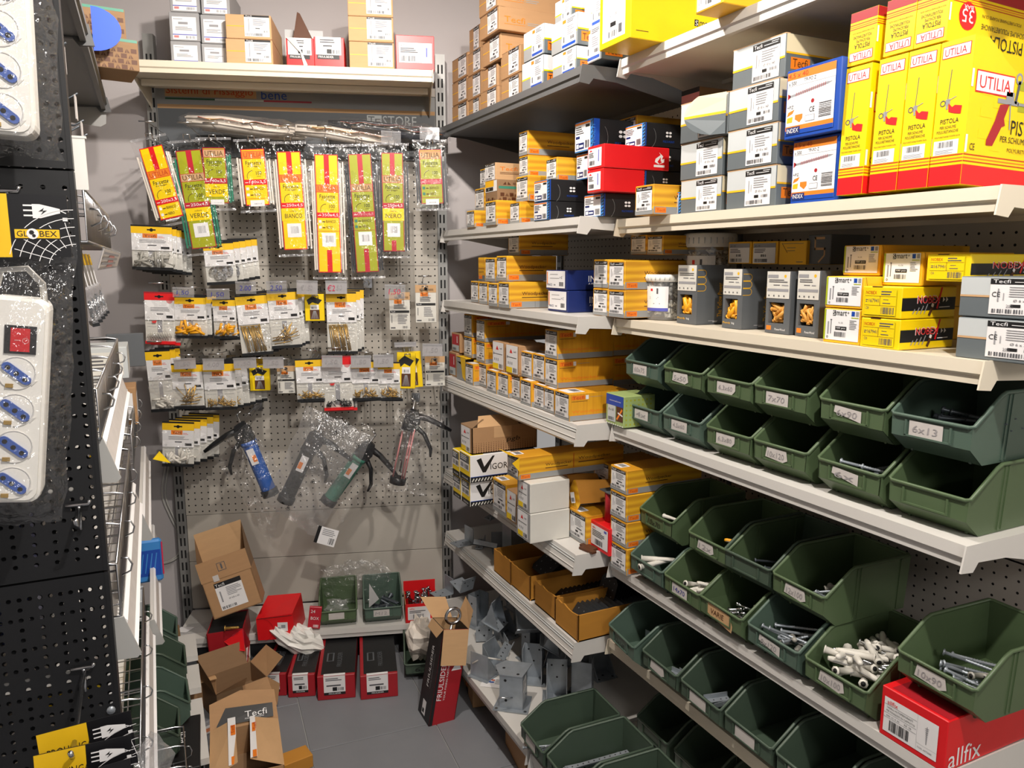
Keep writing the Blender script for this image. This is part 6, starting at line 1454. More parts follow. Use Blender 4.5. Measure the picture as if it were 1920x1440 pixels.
for a in (('G4', '1.50', 'clear price pocket over the yellow plug pack', 'penblue', False), ('G5', '1.50', 'tilted clear price pocket over shaded yellow plugs', 'penblue', False), ('G6', '2.00', 'clear price pocket over the long brass nails', 'penblue', False), ('G7', '2.50', 'clear price pocket over the crossed brass nails', 'penblue', False),
          ('G8', '€1,50', 'white price slip over the yellow blister box', 'pencil', True), ('G9', ('€2', '50'), 'white price slip with red handwriting', 'pencil', True), ('G10', '1,50', 'clear price pocket with pink handwriting', 'penred', False), ('G13', '1,50', 'grey price slip over scattered brass nails', 'pencil', True), ('G14', '4,00', 'grey price slip over copper screws', 'pencil', True),
          ('G15', '1,50', 'white price slip left of the lower blister box', 'pencil', True), ('G16', '1,50', 'white price slip over the shaded flat box', 'pencil', True), ('G18', '1,50', 'white price slip over the black screws', 'pencil', True), ('G19', '1,50', 'wrinkled price slip right of the red pack', 'pencil', True), ('G20', '1,50', 'creased price slip nearest the tilted blister box', 'pencil', True), ('G22', '1,50', 'white price slip near the right upright', 'pencil', True),
          ('GX', None, 'narrow empty price holder above the blister box', 'pencil', True), ('GT8', None, 'empty clear pocket over the second tie bag from right', 'pencil', False), ('GT9', None, 'empty clear pocket over the rightmost tie bag', 'pencil', False)):
    price(*a, tilt=R.uniform(-2, 2))
NH = {2: ['P3', 'P4', 'P5', 'P6', 'P7', 'P8', 'P9', 'P10', 'P11'], 3: ['P12', 'P13', 'P14', 'P15', 'P16', 'P17', 'P18', 'P19', 'P20', 'P21', 'P22']}
for r_, ks in NH.items():
    for i, k in enumerate(ks):
        u0, u1, z0, z1 = BKT[k]; hook((u0 + u1) / 2 + (.004 if i % 2 else -.004), z1 - .012, f'chrome hook, {ORD[i]} from left, {"upper" if r_ == 2 else "lower"} row of small packs', .235)
hook(-.105, 1.425, 'empty chrome hook between two price slips', .20)
hook(-.81, 1.605, 'chrome hook holding the pale pipe pack', .235, rod=False); hook(-.60, 1.55, 'chrome hook holding the washers', .235, rod=False); hook(-.77, .93, 'chrome hook holding the lowest plug pack', .235, rod=False)
# bags of ties lying across the upper hooks
def lying(u, n, z, L, r, ties, card, label, tilt, yaw=0):
    o = root('lying_tie_bag', BK(u, n, z, D2R(yaw), 0, D2R(tilt)), label, 'bag', 'cable tie bags lying on the hooks')
    t = MB()
    for i in range(20): y, zz = R.uniform(-r * .7, r * .7), R.uniform(-r * .25, r * .4); t.tube([(R.uniform(0, .02), y, zz), (L * .3, y * .9, zz + .006), (L * .7, y, zz - .002), (L - R.uniform(0, .03), y * .8, zz)], .0028, ties, 5)
    t.tube([(.005, 0, 0), (L * .3, 0, .004), (L * .7, 0, -.002), (L - .01, 0, 0)], [r * .5, r * .62, r * .6, r * .4], ties, 9)
    tag(t.build('cable_ties', o), kind='stuff')
    c = MB(); n_ = 8
    for i in range(n_):
        x0, x1 = L * (.12 + .8 * i / n_), L * (.12 + .8 * (i + 1) / n_); f = lambda x: r * .55 + .004 * math.sin(x * 60)
        for a, b_, m in ((-.5, -.42, 'red'), (-.42, .42, card), (.42, .5, 'red')): c.quad((x0, r * a * 2 - .004, f(x0) - abs(a) * r * .6), (x1, r * a * 2 - .004, f(x1) - abs(a) * r * .6), (x1, r * b_ * 2 - .004, f(x1) - abs(b_) * r * .6), (x0, r * b_ * 2 - .004, f(x0) - abs(b_) * r * .6), m)
    c.build('printed_card', o)
    f = MB(); rr = random.Random(int(L * 1e4)); prof = []; seg = 10; nn = 12; vs = []; fs = []
    for i in range(nn + 1):
        s = i / nn; rad = r * (1.15 - .8 * abs(2 * s - 1) ** 5)
        for k in range(seg): a = 6.2832 * k / seg; q = rad * (1 + .10 * rr.gauss(0, 1)); vs.append((-.02 + (L + .04) * s, q * 1.25 * math.cos(a), q * .75 * math.sin(a) + .002))
    for i in range(nn):
        for k in range(seg): fs.append((i * seg + k, i * seg + (k + 1) % seg, (i + 1) * seg + (k + 1) % seg, (i + 1) * seg + k))
    f.add(vs, fs, 'filmwrinkle', True); f.build('clear_bag', o)
lying(-.69, 2.84, 1.975, .37, .038, 'ties_white', 'yellow', 'bag of white cable ties lying on the hooks, leftmost', 4, 3)
lying(-.66, 2.925, 1.975, .36, .038, 'ties_white', 'yellow', 'bag of white cable ties lying further back on the hooks', 4, 4)
lying(-.335, 2.84, 1.955, .36, .038, 'ties_white', 'yellow', 'bag of white cable ties lying at the middle hooks', 5, 6)
lying(-.23, 2.925, 1.985, .40, .038, 'ties_black', 'olive', 'bag of black cable ties lying behind on the hooks', 2, 4)
lying(-.0, 2.845, 1.952, .19, .038, 'ties_black', 'yellow', 'bag of black cable ties lying on the right hooks', 4, 5)

# ------------------------------------------------------------------ bagged sealant guns
def gun(u, n, z, ry, mirror, col, label, corners, L=.235, frame='blackmetal', tube=True, film='filmwrinkle', marks=False, sticker=True, cn=None):
    o = root('sealant_gun', BK(u, n, z), label, 'gun', 'bagged sealant guns on the back display')
    A = Matrix.Rotation(D2R(ry), 4, 'Y') @ (Matrix.Scale(-1, 4, (1, 0, 0)) if mirror else Matrix())
    b = MB()
    if tube:
        segs = 9
        vs = []; fs = []
        for i in range(segs + 1):
            a = math.pi * (.0 + 1.0 * i / segs)
            for rr in (.026, .0235):
                for zz in (-.035, -L): vs.append((rr * math.cos(a), rr * -math.sin(a) , zz))
        for i in range(segs): q = i * 4; fs += [(q, q + 4, q + 5, q + 1), (q + 2, q + 3, q + 7, q + 6)]
        b.add(vs, fs, col, True); b.lathe([(.027, -.03), (.029, -.03), (.029, -.045), (.027, -.045)], col, 16)
    else:
        for a in (-.6, 1.0, 2.6): b.tube([(.024 * math.cos(a), .02 * math.sin(a) - .005, -.03), (.024 * math.cos(a), .02 * math.sin(a) - .005, -L)], .0035, col, 6)
    b.lathe([(.012, -L - .012), (.030, -L - .012), (.031, -L + .012), (.026, -L + .014)], frame if tube else 'blackglossy', 18)
    b.xf(A); b.build('barrel', o)
    b = MB(); b.prism([(-.028, -.04), (.028, -.04), (.036, .0), (.022, .038), (-.006, .045), (-.024, .02)], 'y', -.014, .014, frame)
    b.lathe([(0, -.028), (.027, -.028), (.027, -.038), (0, -.038)], frame, 14)
    for x, zz in ((.012, -.004), (.024, -.008)): b.tube([(x, -.0155, zz), (x, .0155, zz)], .004, 'chrome', 8)
    b.xf(A); b.build('head', o)
    b = MB(); b.tube([(.02, 0, .018), (.06, 0, .016), (.11, 0, .002), (.155, 0, -.012)], [.013, .011, .010, .006], frame, 8); b.xf(A); b.build('handle', o)
    b = MB(); b.tube([(.02, 0, -.02), (.06, 0, -.045), (.095, 0, -.095), (.10, 0, -.125)], [.010, .008, .007, .004], frame, 8); b.xf(A); b.build('trigger', o)
    b = MB(); b.tube([(0, 0, .075), (0, 0, -.2)], .0035, 'chrome', 6); b.tube([(0, 0, .075), (-.018, 0, .08)], .0035, 'chrome', 6); b.xf(A); b.build('push_rod', o)
    if sticker:
        b = MB(); b.box(-.013, -.0292, -.115, .013, -.0285, -.055, 'paper'); b.box(-.012, -.0298, -.105, .002, -.029, -.08, 'orange'); b.xf(A); b.build('sticker', o)
    # the bag: a wrinkled four-sided pouch
    P = [Vector((a - u, (cn or n) - n - .045, c - z)) for a, c in corners]; rr = random.Random(int(abs(u) * 1e4) + 3); N = 12
    for side in (0, 1):
        f = MB(); vs = []; fs = []
        for i in range(N + 1):
            for j in range(N + 1):
                s, t = i / N, j / N; p = (P[0] * (1 - s) + P[1] * s) * (1 - t) + (P[3] * (1 - s) + P[2] * s) * t
                e = math.sin(math.pi * s) ** .5 * math.sin(math.pi * t) ** .5
                vs.append((p.x + rr.gauss(0, .003), p.y + .03 + (-.035 if side == 0 else .03) * e + rr.gauss(0, .0035) * e, p.z + rr.gauss(0, .003)))
        for i in range(N):
            for j in range(N): a = i * (N + 1) + j; fs.append((a, a + N + 1, a + N + 2, a + 1))
        f.add(vs, fs, film if side == 0 else 'filmclear', True)
        if marks and side == 0:
            for (s, t) in ((.5, .08), (.62, .22), (.6, .4), (.53, .56), (.45, .72), (.38, .88), (.85, .1)):
                p = (P[0] * (1 - s) + P[1] * s) * (1 - t) + (P[3] * (1 - s) + P[2] * s) * t; F = Face(f, (p.x, p.y - .012, p.z), (.96, 0, -.26), (.26, 0, .96))
                for q in range(3): a0, a1 = D2R(90 + 120 * q), D2R(210 + 120 * q); F.line(.009 * math.cos(a0), .009 * math.sin(a0), .009 * math.cos(a1), .009 * math.sin(a1), .0016, 'black', 1)
                F.rect(-.002, -.002, .003, .002, 'black', 1); F.rect(-.006, -.0085, .006, -.0075, 'black', 1)
            F = Face(f, (-.008, -.05, -.36), (.94, 0, -.33), (.33, 0, .94)); F.rect(0, 0, .075, .065, 'white', 1); F.rect(0, 0, .012, .065, 'black', 2); F.bars(.05, .006, .072, .03, 'ink', 2, 5); F.lines(.02, .034, .068, .06, 4, 'inkpale')
        f.build('clear_bag', o)
    return o
gun(-.547, 2.80, .893, 19 - 38, True, 'tubeblue', 'blue tubed sealant gun in a clear bag, left of three', [(-.67, .84), (-.53, .94), (-.40, .70), (-.475, .47)], sticker=True)
gun(-.13, 2.86, .80, 36, False, 'teal', 'teal sealant gun half hidden behind the milky bag', [(-.29, .985), (-.07, .88), (-.10, .66), (-.23, .51)], film='filmclear')
gun(-.305, 2.755, .868, 26, False, 'blackmetal', 'black sealant gun in a milky bag with triangles, in front', [(-.318, 1.0), (-.088, .877), (-.305, .505), (-.485, .655)], film='filmcloud', marks=True)
gun(.045, 2.80, .925, 13, False, 'pinkish', 'skeleton sealant gun in a crumpled bag, rightmost', [(-.005, .975), (.18, .935), (.095, .63), (-.115, .68)], frame='blackglossy', tube=False, sticker=False, film='filmwrinkle')
for u, z, t in ((-.535, .955, 'the blue sealant gun'), (-.27, .99, 'the milky gun bag'), (.07, .975, 'the rightmost sealant gun')): hook(u, z, 'chrome hook holding ' + t, .21, rod=False)

# ------------------------------------------------------------------ cartons on the top shelf of the back display
def back_carton(k, n, d, m, label, draw, z=None, dz=.0, flap=None):
    u0, u1, z0, z1 = BKT[k]; w = u1 - u0 - .0015; h = z1 - z0 - .001
    o = root('screw_carton', BK(u0, n, z if z is not None else z0), label, 'carton', 'cartons on the back display top shelf')
    b = MB(); b.cbox(0, 0, 0, w, d, h, m); l = MB(); draw(Face(b, (0, 0, 0), (1, 0, 0), (0, 0, 1)), Face(l, (0, 0, 0), (1, 0, 0), (0, 0, 1), 3), w, h); b.build('body', o)
    if l.v: l.build('label', o)
    if flap: flap(w, d, h).build('flap', o)
    return o, h
def d_grey(F, L, w, h):
    L.rect(w * .1, h * .04, w * .9, h * .84, 'white', 0); L.rect(w * .1, h * .2, w * .9, h * .23, 'violet'); L.rect(w * .3, h * .58, w * .62, h * .66, 'inkpale'); L.lines(w * .2, h * .36, w * .8, h * .5, 3, 'inkpale'); L.rect(w * .14, h * .1, w * .3, h * .18, 'pinkish'); L.bars(w * .54, h * .08, w * .86, h * .17, 'inkpale', 2, 8); L.rect(w * .14, h * .75, w * .45, h * .77, 'inkpale')
def d_kraft(F, L, w, h):
    F.rect(.003, h * .5, w * .4, h * .53, 'amber'); L.rect(w * .41, h * .1, w * .96, h * .9, 'paper', 0); L.rect(w * .41, h * .9, w * .96, h * .985, 'black', 0); L.text('Tecfi', w * .44, h * .91, h * .06, 'white', w * .14); L.rect(w * .5, h * .3, w * .515, h * .84, 'inkpale'); L.lines(w * .6, h * .55, w * .92, h * .84, 5, 'inkpale'); L.rect(w * .65, h * .42, w * .75, h * .46, 'ink'); L.bars(w * .44, h * .13, w * .82, h * .24); L.bars(w * .82, h * .28, w * .92, h * .36, 'ink', 2, 5)
def d_redbox(F, L, w, h):
    L.rect(w * .06, h * .44, w * .9, h * 1.0, 'paper', 0); L.rect(w * .1, h * .3, w * .84, h * .44, 'black', 0); L.text('FRIULSIDER', w * .14, h * .34, h * .07, 'white', w * .5, 1); L.lines(w * .2, h * .8, w * .8, h * .94, 2, 'ink'); L.rect(w * .42, h * .48, w * .58, h * .62, 'black'); L.bars(w * .62, h * .48, w * .86, h * .6, 'ink', 2, 6); L.rect(w * .3, h * .7, w * .6, h * .74, 'ink')
def d_red14(F, L, w, h):
    L.rect(w * .08, h * .2, w * .94, h * .78, 'paper', 0); L.text('allfix', w * .12, h * .68, h * .06, 'red', w * .18); L.lines(w * .12, h * .48, w * .58, h * .64, 3, 'ink'); L.bars(w * .14, h * .24, w * .5, h * .4); L.rect(w * .66, h * .2, w * .665, h * .78, 'inkpale'); L.rect(w * .78, h * .38, w * .82, h * .64, 'violet'); L.ring(w * .80, h * .68, .004, .001, 'violet', 1, 8)
zt = 2.1395
for col, ks in (('left', ('C1', 'C2', 'C3')), ('right', ('C4', 'C5', 'C6'))):
    z = zt
    for i, k in enumerate(ks):
        o, h = back_carton(k, 2.79, .2, 'greybox', f'grey carton with white label, {col} column, {["bottom", "middle", "top"][i]}, back display', d_grey, z); z += h + .0012
for ks, t, x in ((('C7', 'C8'), 'left pair', .24), (('C11', 'C12', 'C13'), 'right stack', .2)):
    z = zt
    for i, k in enumerate(ks):
        o, h = back_carton(k, 2.735, .25 if x > .21 else .2, 'kraft_pale', f'brown carton with white label, {["bottom", "second", "top"][i]} of the {t}, back display', d_kraft, z); z += h + .0012
def fl9(w, d, h):
    f = MB(); f.add([(w * .25, .01, h), (w * .95, .02, h), (w * .5, .03, h + .085), (w * .4, .03, h + .09)], [(0, 1, 2, 3)], 'brown'); f.add([(w * .0, -.004, h), (w * .35, -.010, h * .96), (w * .75, -.006, h * .1), (w * .62, -.004, h * .02), (w * .5, -.008, h * .5)], [(0, 1, 4), (1, 2, 3, 4)], 'pale'); return f
back_carton('C9', 2.76, .12, 'red', 'torn open red carton with crumpled paper, back display', d_redbox, zt, flap=fl9)
back_carton('C10', 2.755, .13, 'red', 'closed red carton with tall white label, back display', d_redbox, zt)
back_carton('C14', 2.725, .14, 'red', 'red carton with screw label at the right shelf end', d_red14, zt)
# printed card leaning on the wall
b = MB(); b.box(0, 0, 0, .13, .003, .16, 'greylt'); F = Face(b, (0, 0, 0), (1, 0, 0), (0, 0, 1)); F.rect(.02, .03, .11, .13, 'white'); F.disc(.05, .085, .024, 'grey', 2, 12, .018); F.rect(.06, .07, .1, .11, 'slate', 2); o = b.build('printed_card'); o.matrix_world = BK(-.36, 2.90, zt + .001) @ Matrix.Rotation(D2R(-3), 4, 'X'); tag(o, 'pale printed card leaning behind the red cartons', 'card')

# ------------------------------------------------------------------ bottom shelf goods
def BBK(u, n, z, a=0): return BK(u, n, z, D2R(a))
S1 = storage_bin(BBK(-.312, 2.775, .1372, 3), G1, 'green bin with bagged bits on the back bottom shelf', None, .140, .2, .118, card=True)
S2 = storage_bin(BBK(-.147, 2.775, .1372, 3), G2, 'grey green bin with dark bolts on the back bottom shelf', 'M12', .145, .2, .120, card=True)
BINS['S1'], BINS['S2'] = S1, S2
fill('S2', 'screw', 10, .07, .006, 'steel_dark', 'thick dark bolt lying in the grey green bin', (.03, .12), (.03, .06), (.05, .11), .4)
b = MB(); F = Face(b, (0, 0, 0), (.8, .3, .5), (-.3, 0, .95)); F.poly([(0, 0), (.05, 0), (.035, .08)], 'paper', 0); F.poly([(0, 0), (.035, .08), (.05, 0)], 'paper', 0); o = b.build('paper_slip'); o.matrix_world = S2.matrix_world @ TR(.02, .05, .05); tag(o, 'folded white paper slip stuck in the bolt bin', 'paper')
def crumple(name, M, sx, sy, sz, m, label, cat, seed, n=14, rough=.16):
    r = random.Random(seed); b = MB(); vs = []; fs = []
    for i in range(n + 1):
        for j in range(n): th, ph = math.pi * i / n, 6.2832 * j / n; q = 1 + rough * r.gauss(0, 1) if 0 < i < n else 1; vs.append((sx * q * math.sin(th) * math.cos(ph), sy * q * math.sin(th) * math.sin(ph), sz * q * math.cos(th)))
    for i in range(n):
        for j in range(n): fs.append((i * n + j, i * n + (j + 1) % n, (i + 1) * n + (j + 1) % n, (i + 1) * n + j))
    b.add(vs, fs, m, False); o = b.build(name); o.matrix_world = M; return tag(o, label, cat)
crumple('clear_sachet', S1.matrix_world @ TR(.065, .07, .045), .045, .035, .035, 'filmcloud', 'crumpled clear sachet lying in the green bin', 'bag', 4, 10, .2)
crumple('crumpled_film', BBK(-.18, 2.97, .235), .14, .03, .085, 'filmwrinkle', 'crumpled clear film behind the two green bins', 'bag', 5, 16, .1)
crumple('white_bag', BBK(-.39, 2.74, .125) @ Matrix.Rotation(.5, 4, 'Y'), .105, .055, .045, 'plastic_white', 'crumpled white plastic bag hanging over the bottom shelf edge', 'bag', 8, 14, .12)
b = MB(); b.cbox(0, 0, 0, .045, .012, .085, 'crimson'); F = Face(b, (0, 0, 0), (1, 0, 0), (0, 0, 1)); F.text('24', .006, .062, .012, 'white', .016); F.text('BOX', .008, .035, .012, 'white', .03); F.bars(.02, .005, .04, .016, 'white', 1, 5); o = b.build('red_card_pack'); o.matrix_world = BK(-.355, 2.765, .150, 0, 0, D2R(8)); tag(o, 'small red card pack leaning beside the green bin', 'pack')
# red tray of bolts
o = root('bolt_tray', BBK(.008, 2.775, .1375, 2), 'open red carton full of chrome bolts, right end of bottom shelf', 'carton')
b = MB(); w_, d_, h_ = .125, .13, .075; t_ = .003
b.box(0, 0, 0, w_, t_, h_, 'red'); b.box(0, d_ - t_, 0, w_, d_, .115, 'red'); b.box(0, 0, 0, t_, d_, h_, 'kraft'); b.box(w_ - t_, 0, 0, w_, d_, h_, 'red'); b.box(0, 0, 0, w_, d_, t_, 'red'); b.build('body', o)
l = MB(); F = Face(l, (.01, 0, .012), (1, 0, 0), (0, 0, 1), 2); F.rect(0, 0, .085, .052, 'paper', 0); F.text('allfix', .006, .041, .007, 'red', .02); F.lines(.006, .026, .07, .038, 2, 'ink'); F.bars(.02, .004, .06, .022, 'ink', 1, 12); l.build('label', o)
for i in range(16):
    M = o.matrix_world @ TR(.018 + .006 * i, R.uniform(.03, .1), .055 + R.uniform(0, .02)) @ Matrix.Rotation(R.uniform(0, 6.28), 4, 'Z') @ Matrix.Rotation(R.uniform(.6, 1.5), 4, 'Y')
    loose('eye_bolt', .07, .0045, 'chrome', M, 'chrome bolt standing in the open red carton', 'bolt', 'chrome bolts in the red carton')
# red carton, closed and dented
o = root('dented_carton', BBK(-.525, 2.72, .1375, -4), 'dented bright red carton with a round tuck flap', 'carton')
b = MB(); b.add([(0, 0, 0), (.135, 0, .004), (.14, .16, 0), (0, .16, 0), (-.004, 0, .084), (.125, .004, .098), (.13, .15, .112), (.005, .15, .105)], [(0, 1, 5, 4), (1, 2, 6, 5), (2, 3, 7, 6), (3, 0, 4, 7), (4, 5, 6, 7), (3, 2, 1, 0)], 'red'); b.build('body', o)
l = MB(); F = Face(l, (0, -.0012, 0), (1, 0, 0), (0, 0, 1), 2); F.ring(.012, .04, .044, .0012, 'darkred', 1, 14, -75, 75); F.rect(.072, .034, .108, .068, 'paper', 1); F.rect(.085, .046, .1, .058, 'inkpale', 2); F.bars(.074, .036, .084, .05, 'ink', 2, 4); F.line(.0, .083, .125, .094, .002, 'slot', 1); l.build('label', o)
# red carton under the big kraft one
o = root('crushed_carton', BK(-.685, 2.665, .140, D2R(4), 0, D2R(-4)), 'crushed dark red carton under the tilted brown one', 'carton')
b = MB(); b.box(0, 0, -.025, .125, .003, .062, 'darkred'); b.box(0, 0, -.025, .003, .16, .062, 'darkred'); b.box(.122, 0, -.025, .125, .16, .062, 'darkred'); b.box(0, .157, -.025, .125, .16, .062, 'darkred'); b.box(.003, .003, .045, .122, .157, .058, 'black'); b.build('body', o)
f = MB(); f.add([(.085, -.001, .045), (.125, -.001, .062), (.15, -.045, .03), (.125, -.045, -.075), (.085, -.03, -.04)], [(0, 1, 2, 3, 4)], 'crimson'); f.add([(.055, -.001, .025), (.12, -.002, .06), (.128, -.04, -.005), (.09, -.03, .0)], [(0, 1, 2, 3)], 'red'); F = Face(f, (.128, -.043, -.04), (.5, .83, 0), (.1, -.06, .98)); F.rect(.0, 0, .022, .05, 'paper', 2); F.rect(.004, .006, .014, .02, 'black', 3); f.build('flap', o)
# big tilted kraft carton
o = root('open_carton', BK(-.668, 2.70, .238, D2R(6), D2R(-8), D2R(-15)), 'big open brown carton tilted on the bottom shelf', 'carton')
b = MB(); w_, d_, h_, t_ = .172, .13, .135, .003
b.box(0, 0, 0, w_, t_, h_, 'kraft'); b.box(0, d_ - t_, 0, w_, d_, h_, 'kraft_in'); b.box(0, 0, 0, t_, d_, h_, 'kraft'); b.box(w_ - t_, 0, 0, w_, d_, h_, 'kraft'); b.box(0, 0, 0, w_, d_, t_, 'kraft'); b.build('body', o)
f = MB(); f.box(-.002, -.002, h_, w_ + .002, .001, h_ + .075, 'kraft'); f.box(0, d_ - t_, h_, w_, d_, h_ + .16, 'kraft_pale')
f.add([(0, .0, h_), (0, d_, h_), (0, d_, h_ + .15), (0, .03, h_ + .08)], [(0, 1, 2, 3)], 'kraft_in'); f.add([(w_, .0, h_), (w_, d_, h_), (w_, d_, h_ + .155), (w_, .02, h_ + .08)], [(0, 1, 2, 3)], 'kraft_in'); f.build('flap', o)
l = MB(); F = Face(l, (0, 0, 0), (1, 0, 0), (0, 0, 1), 2); F.rect(.035, .02, .128, .118, 'paper', 0); F.rect(.035, .105, .128, .122, 'black', 1); F.text('Tecfi', .038, .108, .010, 'white', .032); F.text('Ø 4,8 x 50', .07, .052, .007, 'ink', .036); F.lines(.07, .066, .122, .1, 6, 'inkpale'); F.bars(.04, .024, .09, .034); F.rect(.045, .05, .05, .09, 'inkpale')
F = Face(l, (0, -.002, h_), (1, 0, 0), (0, 0, 1), 2); F.rect(.065, .026, .094, .056, 'ink', 0); F.rect(.067, .028, .092, .054, 'kraft', 1); F.rect(.077, .032, .083, .052, 'ink', 2); F.rect(.04, -.006, .06, .016, 'tag', 0); l.build('label', o)
loose('eye_bolt', .05, .005, 'brass', BK(-.60, 2.66, .222) , 'brass anchor lying on the crushed red carton', 'bolt', 'loose anchors')
b = MB(); F = Face(b, (0, 0, 0), (1, 0, 0), (0, 1, 0)); F.poly([(0, 0), (.12, .02), (.10, .10), (.02, .09)], 'filmcloud', 0); F.poly([(-.02, .03), (.03, .02), (.05, .06), (0, .07)], 'paper', 1); o = b.build('flat_sachet'); o.matrix_world = BBK(-.83, 2.80, .139); tag(o, 'flat clear sachet with a white card on the bottom shelf', 'bag')
b = MB(); b.cbox(0, 0, 0, .05, .06, .05, 'darkred'); b.add([(.02, -.004, .05), (.07, -.004, .04), (.072, -.02, .09), (.028, -.02, .10)], [(0, 1, 2, 3)], 'kraft_pale'); o = b.build('small_open_carton'); o.matrix_world = BBK(-.86, 2.72, .1375); tag(o, 'small dark red carton with raised tan flap, far left', 'carton')

# ------------------------------------------------------------------ on the floor below the back display
def fr_box(u, n, a, label, w=.128, d=.30, h=.088, blk=True):
    o = root('anchor_carton', BK(u, n, .0008, D2R(a)), label, 'carton', 'red and black cartons on the floor')
    b = MB(); b.cbox(0, 0, 0, w, d, h, 'darkred'); T = Face(b, (0, 0, h), (1, 0, 0), (0, 1, 0)); T.rect(.012, .012, w, d - .002, 'black', 1); T.text('FRIULSIDER', w * .62, .06, .016, 'slate', .1, 2, 90); T.rect(w * .2, .1, w * .4, .16, 'slate', 2); T.rect(w * .24, .104, w * .36, .156, 'black', 3); b.build('body', o)
    l = MB(); F = Face(l, (0, 0, 0), (1, 0, 0), (0, 0, 1), 2); F.rect(w * .17, h * .3, w * .74, h * .99, 'paper', 0); F.rect(w * .17, h * .2, w * .74, h * .31, 'black', 1); F.text('FRIULSIDER', w * .3, h * .225, h * .06, 'white', w * .32); F.lines(w * .22, h * .78, w * .7, h * .92, 2, 'ink'); F.rect(w * .24, h * .56, w * .62, h * .62, 'ink'); F.rect(w * .4, h * .36, w * .52, h * .52, 'black'); F.bars(w * .54, h * .37, w * .7, h * .5, 'ink', 2, 6)
    T = Face(l, (0, 0, h), (1, 0, 0), (0, 1, 0), 3); T.rect(w * .17, 0, w * .74, .014, 'paper', 0); l.build('label', o); return o
fr_box(-.495, 2.575, -5, 'red and black carton partly behind the open brown one', .085, .28, .082)
fr_box(-.402, 2.552, -1, 'narrow red and black carton, second from the left', .092, .28, .082)
fr_box(-.299, 2.518, 1, 'wide red and black carton on the floor, middle', .128, .30, .088)
fr_box(-.152, 2.500, 3, 'wide red and black carton on the floor, right', .128, .30, .088)
BINS['F'] = storage_bin(BBK(.0, 2.60, .0008, 0), G3, 'dark green bin on the floor holding a translucent bag', '6.0', .14, .22, .11, card=False, ink='black')
crumple('translucent_bag', BBK(.06, 2.66, .135), .05, .05, .075, 'ties_white', 'crumpled cream bag standing in the floor bin', 'bag', 11, 12, .12)
# leaning tall carton with eye bolt
o = root('leaning_carton', TR(.7535, 2.186, .001) @ Matrix.Rotation(D2R(11), 4, 'Y') @ Matrix.Rotation(D2R(-2), 4, 'X'), 'tall red and black carton leaning against the right rack', 'carton')
b = MB(); w_, d_, h_, t_ = .09, .105, .325, .002
b.box(0, 0, 0, w_, t_, h_, 'darkred'); b.box(0, d_ - t_, 0, w_, d_, h_, 'black'); b.box(0, 0, 0, t_, d_, h_, 'black'); b.box(w_ - t_, 0, 0, w_, d_, h_, 'black'); b.box(0, 0, 0, w_, d_, t_, 'black'); b.box(t_, t_, .2, w_ - t_, d_ - t_, .203, 'kraft_in')
for q in ((t_, t_, w_ - t_, t_ + .001), (t_, d_ - t_ - .001, w_ - t_, d_ - t_)): b.box(q[0], q[1], .2, q[2], q[3], h_ - .001, 'kraft_pale')
F = Face(b, (0, 0, 0), (1, 0, 0), (0, 0, 1)); F.text('FRIULSIDER', .03, .085, .017, 'white', .13, 2, 90); F.text('YOUR FIXING PARTNER', .042, .085, .006, 'white', .13, 2, 90); F.poly([(.05, .185), (.085, .19), (.068, .222)], 'white', 2); F.rect(.001, .0, .012, .3, 'black')
Lf = Face(b, (0, d_, 0), (0, -1, 0), (0, 0, 1)); Lf.text('FRIULSIDER', .055, .11, .016, 'white', .14, 2, 90); Lf.text('YOUR FIXING PARTNER', .072, .11, .005, 'grey', .12, 2, 90); Lf.rect(.03, .012, .06, .06, 'paper'); Lf.rect(.034, .018, .05, .032, 'black', 2)
b.build('body', o)
f = MB(); f.add([(0, -.001, h_), (w_, -.001, h_), (w_ + .0, -.02, h_ - .115), (-.0, -.02, h_ - .112)], [(0, 1, 2, 3)], 'kraft_pale'); f.add([(w_, 0, h_), (w_, d_, h_), (w_ + .018, d_ * .95, h_ + .075), (w_ + .01, .01, h_ + .06)], [(0, 1, 2, 3)], 'kraft_pale'); f.add([(0, d_, h_), (w_ * .8, d_, h_), (w_ * .7, d_ + .06, h_ + .05), (-.03, d_ + .06, h_ + .05)], [(0, 1, 2, 3)], 'kraft_pale'); f.add([(-.001, .0, h_), (-.001, d_, h_), (-.012, d_, h_ - .03), (-.012, .02, h_ - .035)], [(0, 1, 2, 3)], 'kraft_pale'); f.build('flap', o)
e = MB(); e.tube([(.045 + .026 * math.cos(6.2832 * i / 20), .04, h_ + .03 + .026 * math.sin(6.2832 * i / 20)) for i in range(20)], .0055, 'chrome', 8, False, True); e.tube([(.045, .04, h_ + .002), (.04, .05, h_ - .1)], .0055, 'chrome', 8); e.matrix = None; q = e.build('eye_bolt'); q.matrix_world = o.matrix_world.copy(); tag(q, 'large chrome eye bolt standing in the leaning carton', 'bolt')
def open_box(M, w, d, h, m, label, flaps, prints=None, cat='carton', name='open_carton'):
    o = root(name, M, label, cat); b = MB(); t = .003
    b.box(0, 0, 0, w, t, h, m); b.box(0, d - t, 0, w, d, h, m); b.box(0, 0, 0, t, d, h, m); b.box(w - t, 0, 0, w, d, h, m); b.box(0, 0, 0, w, d, t, m); b.box(t, t, h * .3, w - t, d - t, h * .31, 'kraft_in'); b.build('body', o)
    for P, mm in flaps:
        f = MB(); f.add(P, [tuple(range(len(P)))], mm); f.build('flap', o)
    if prints: l = MB(); prints(l); l.build('label', o)
    return o
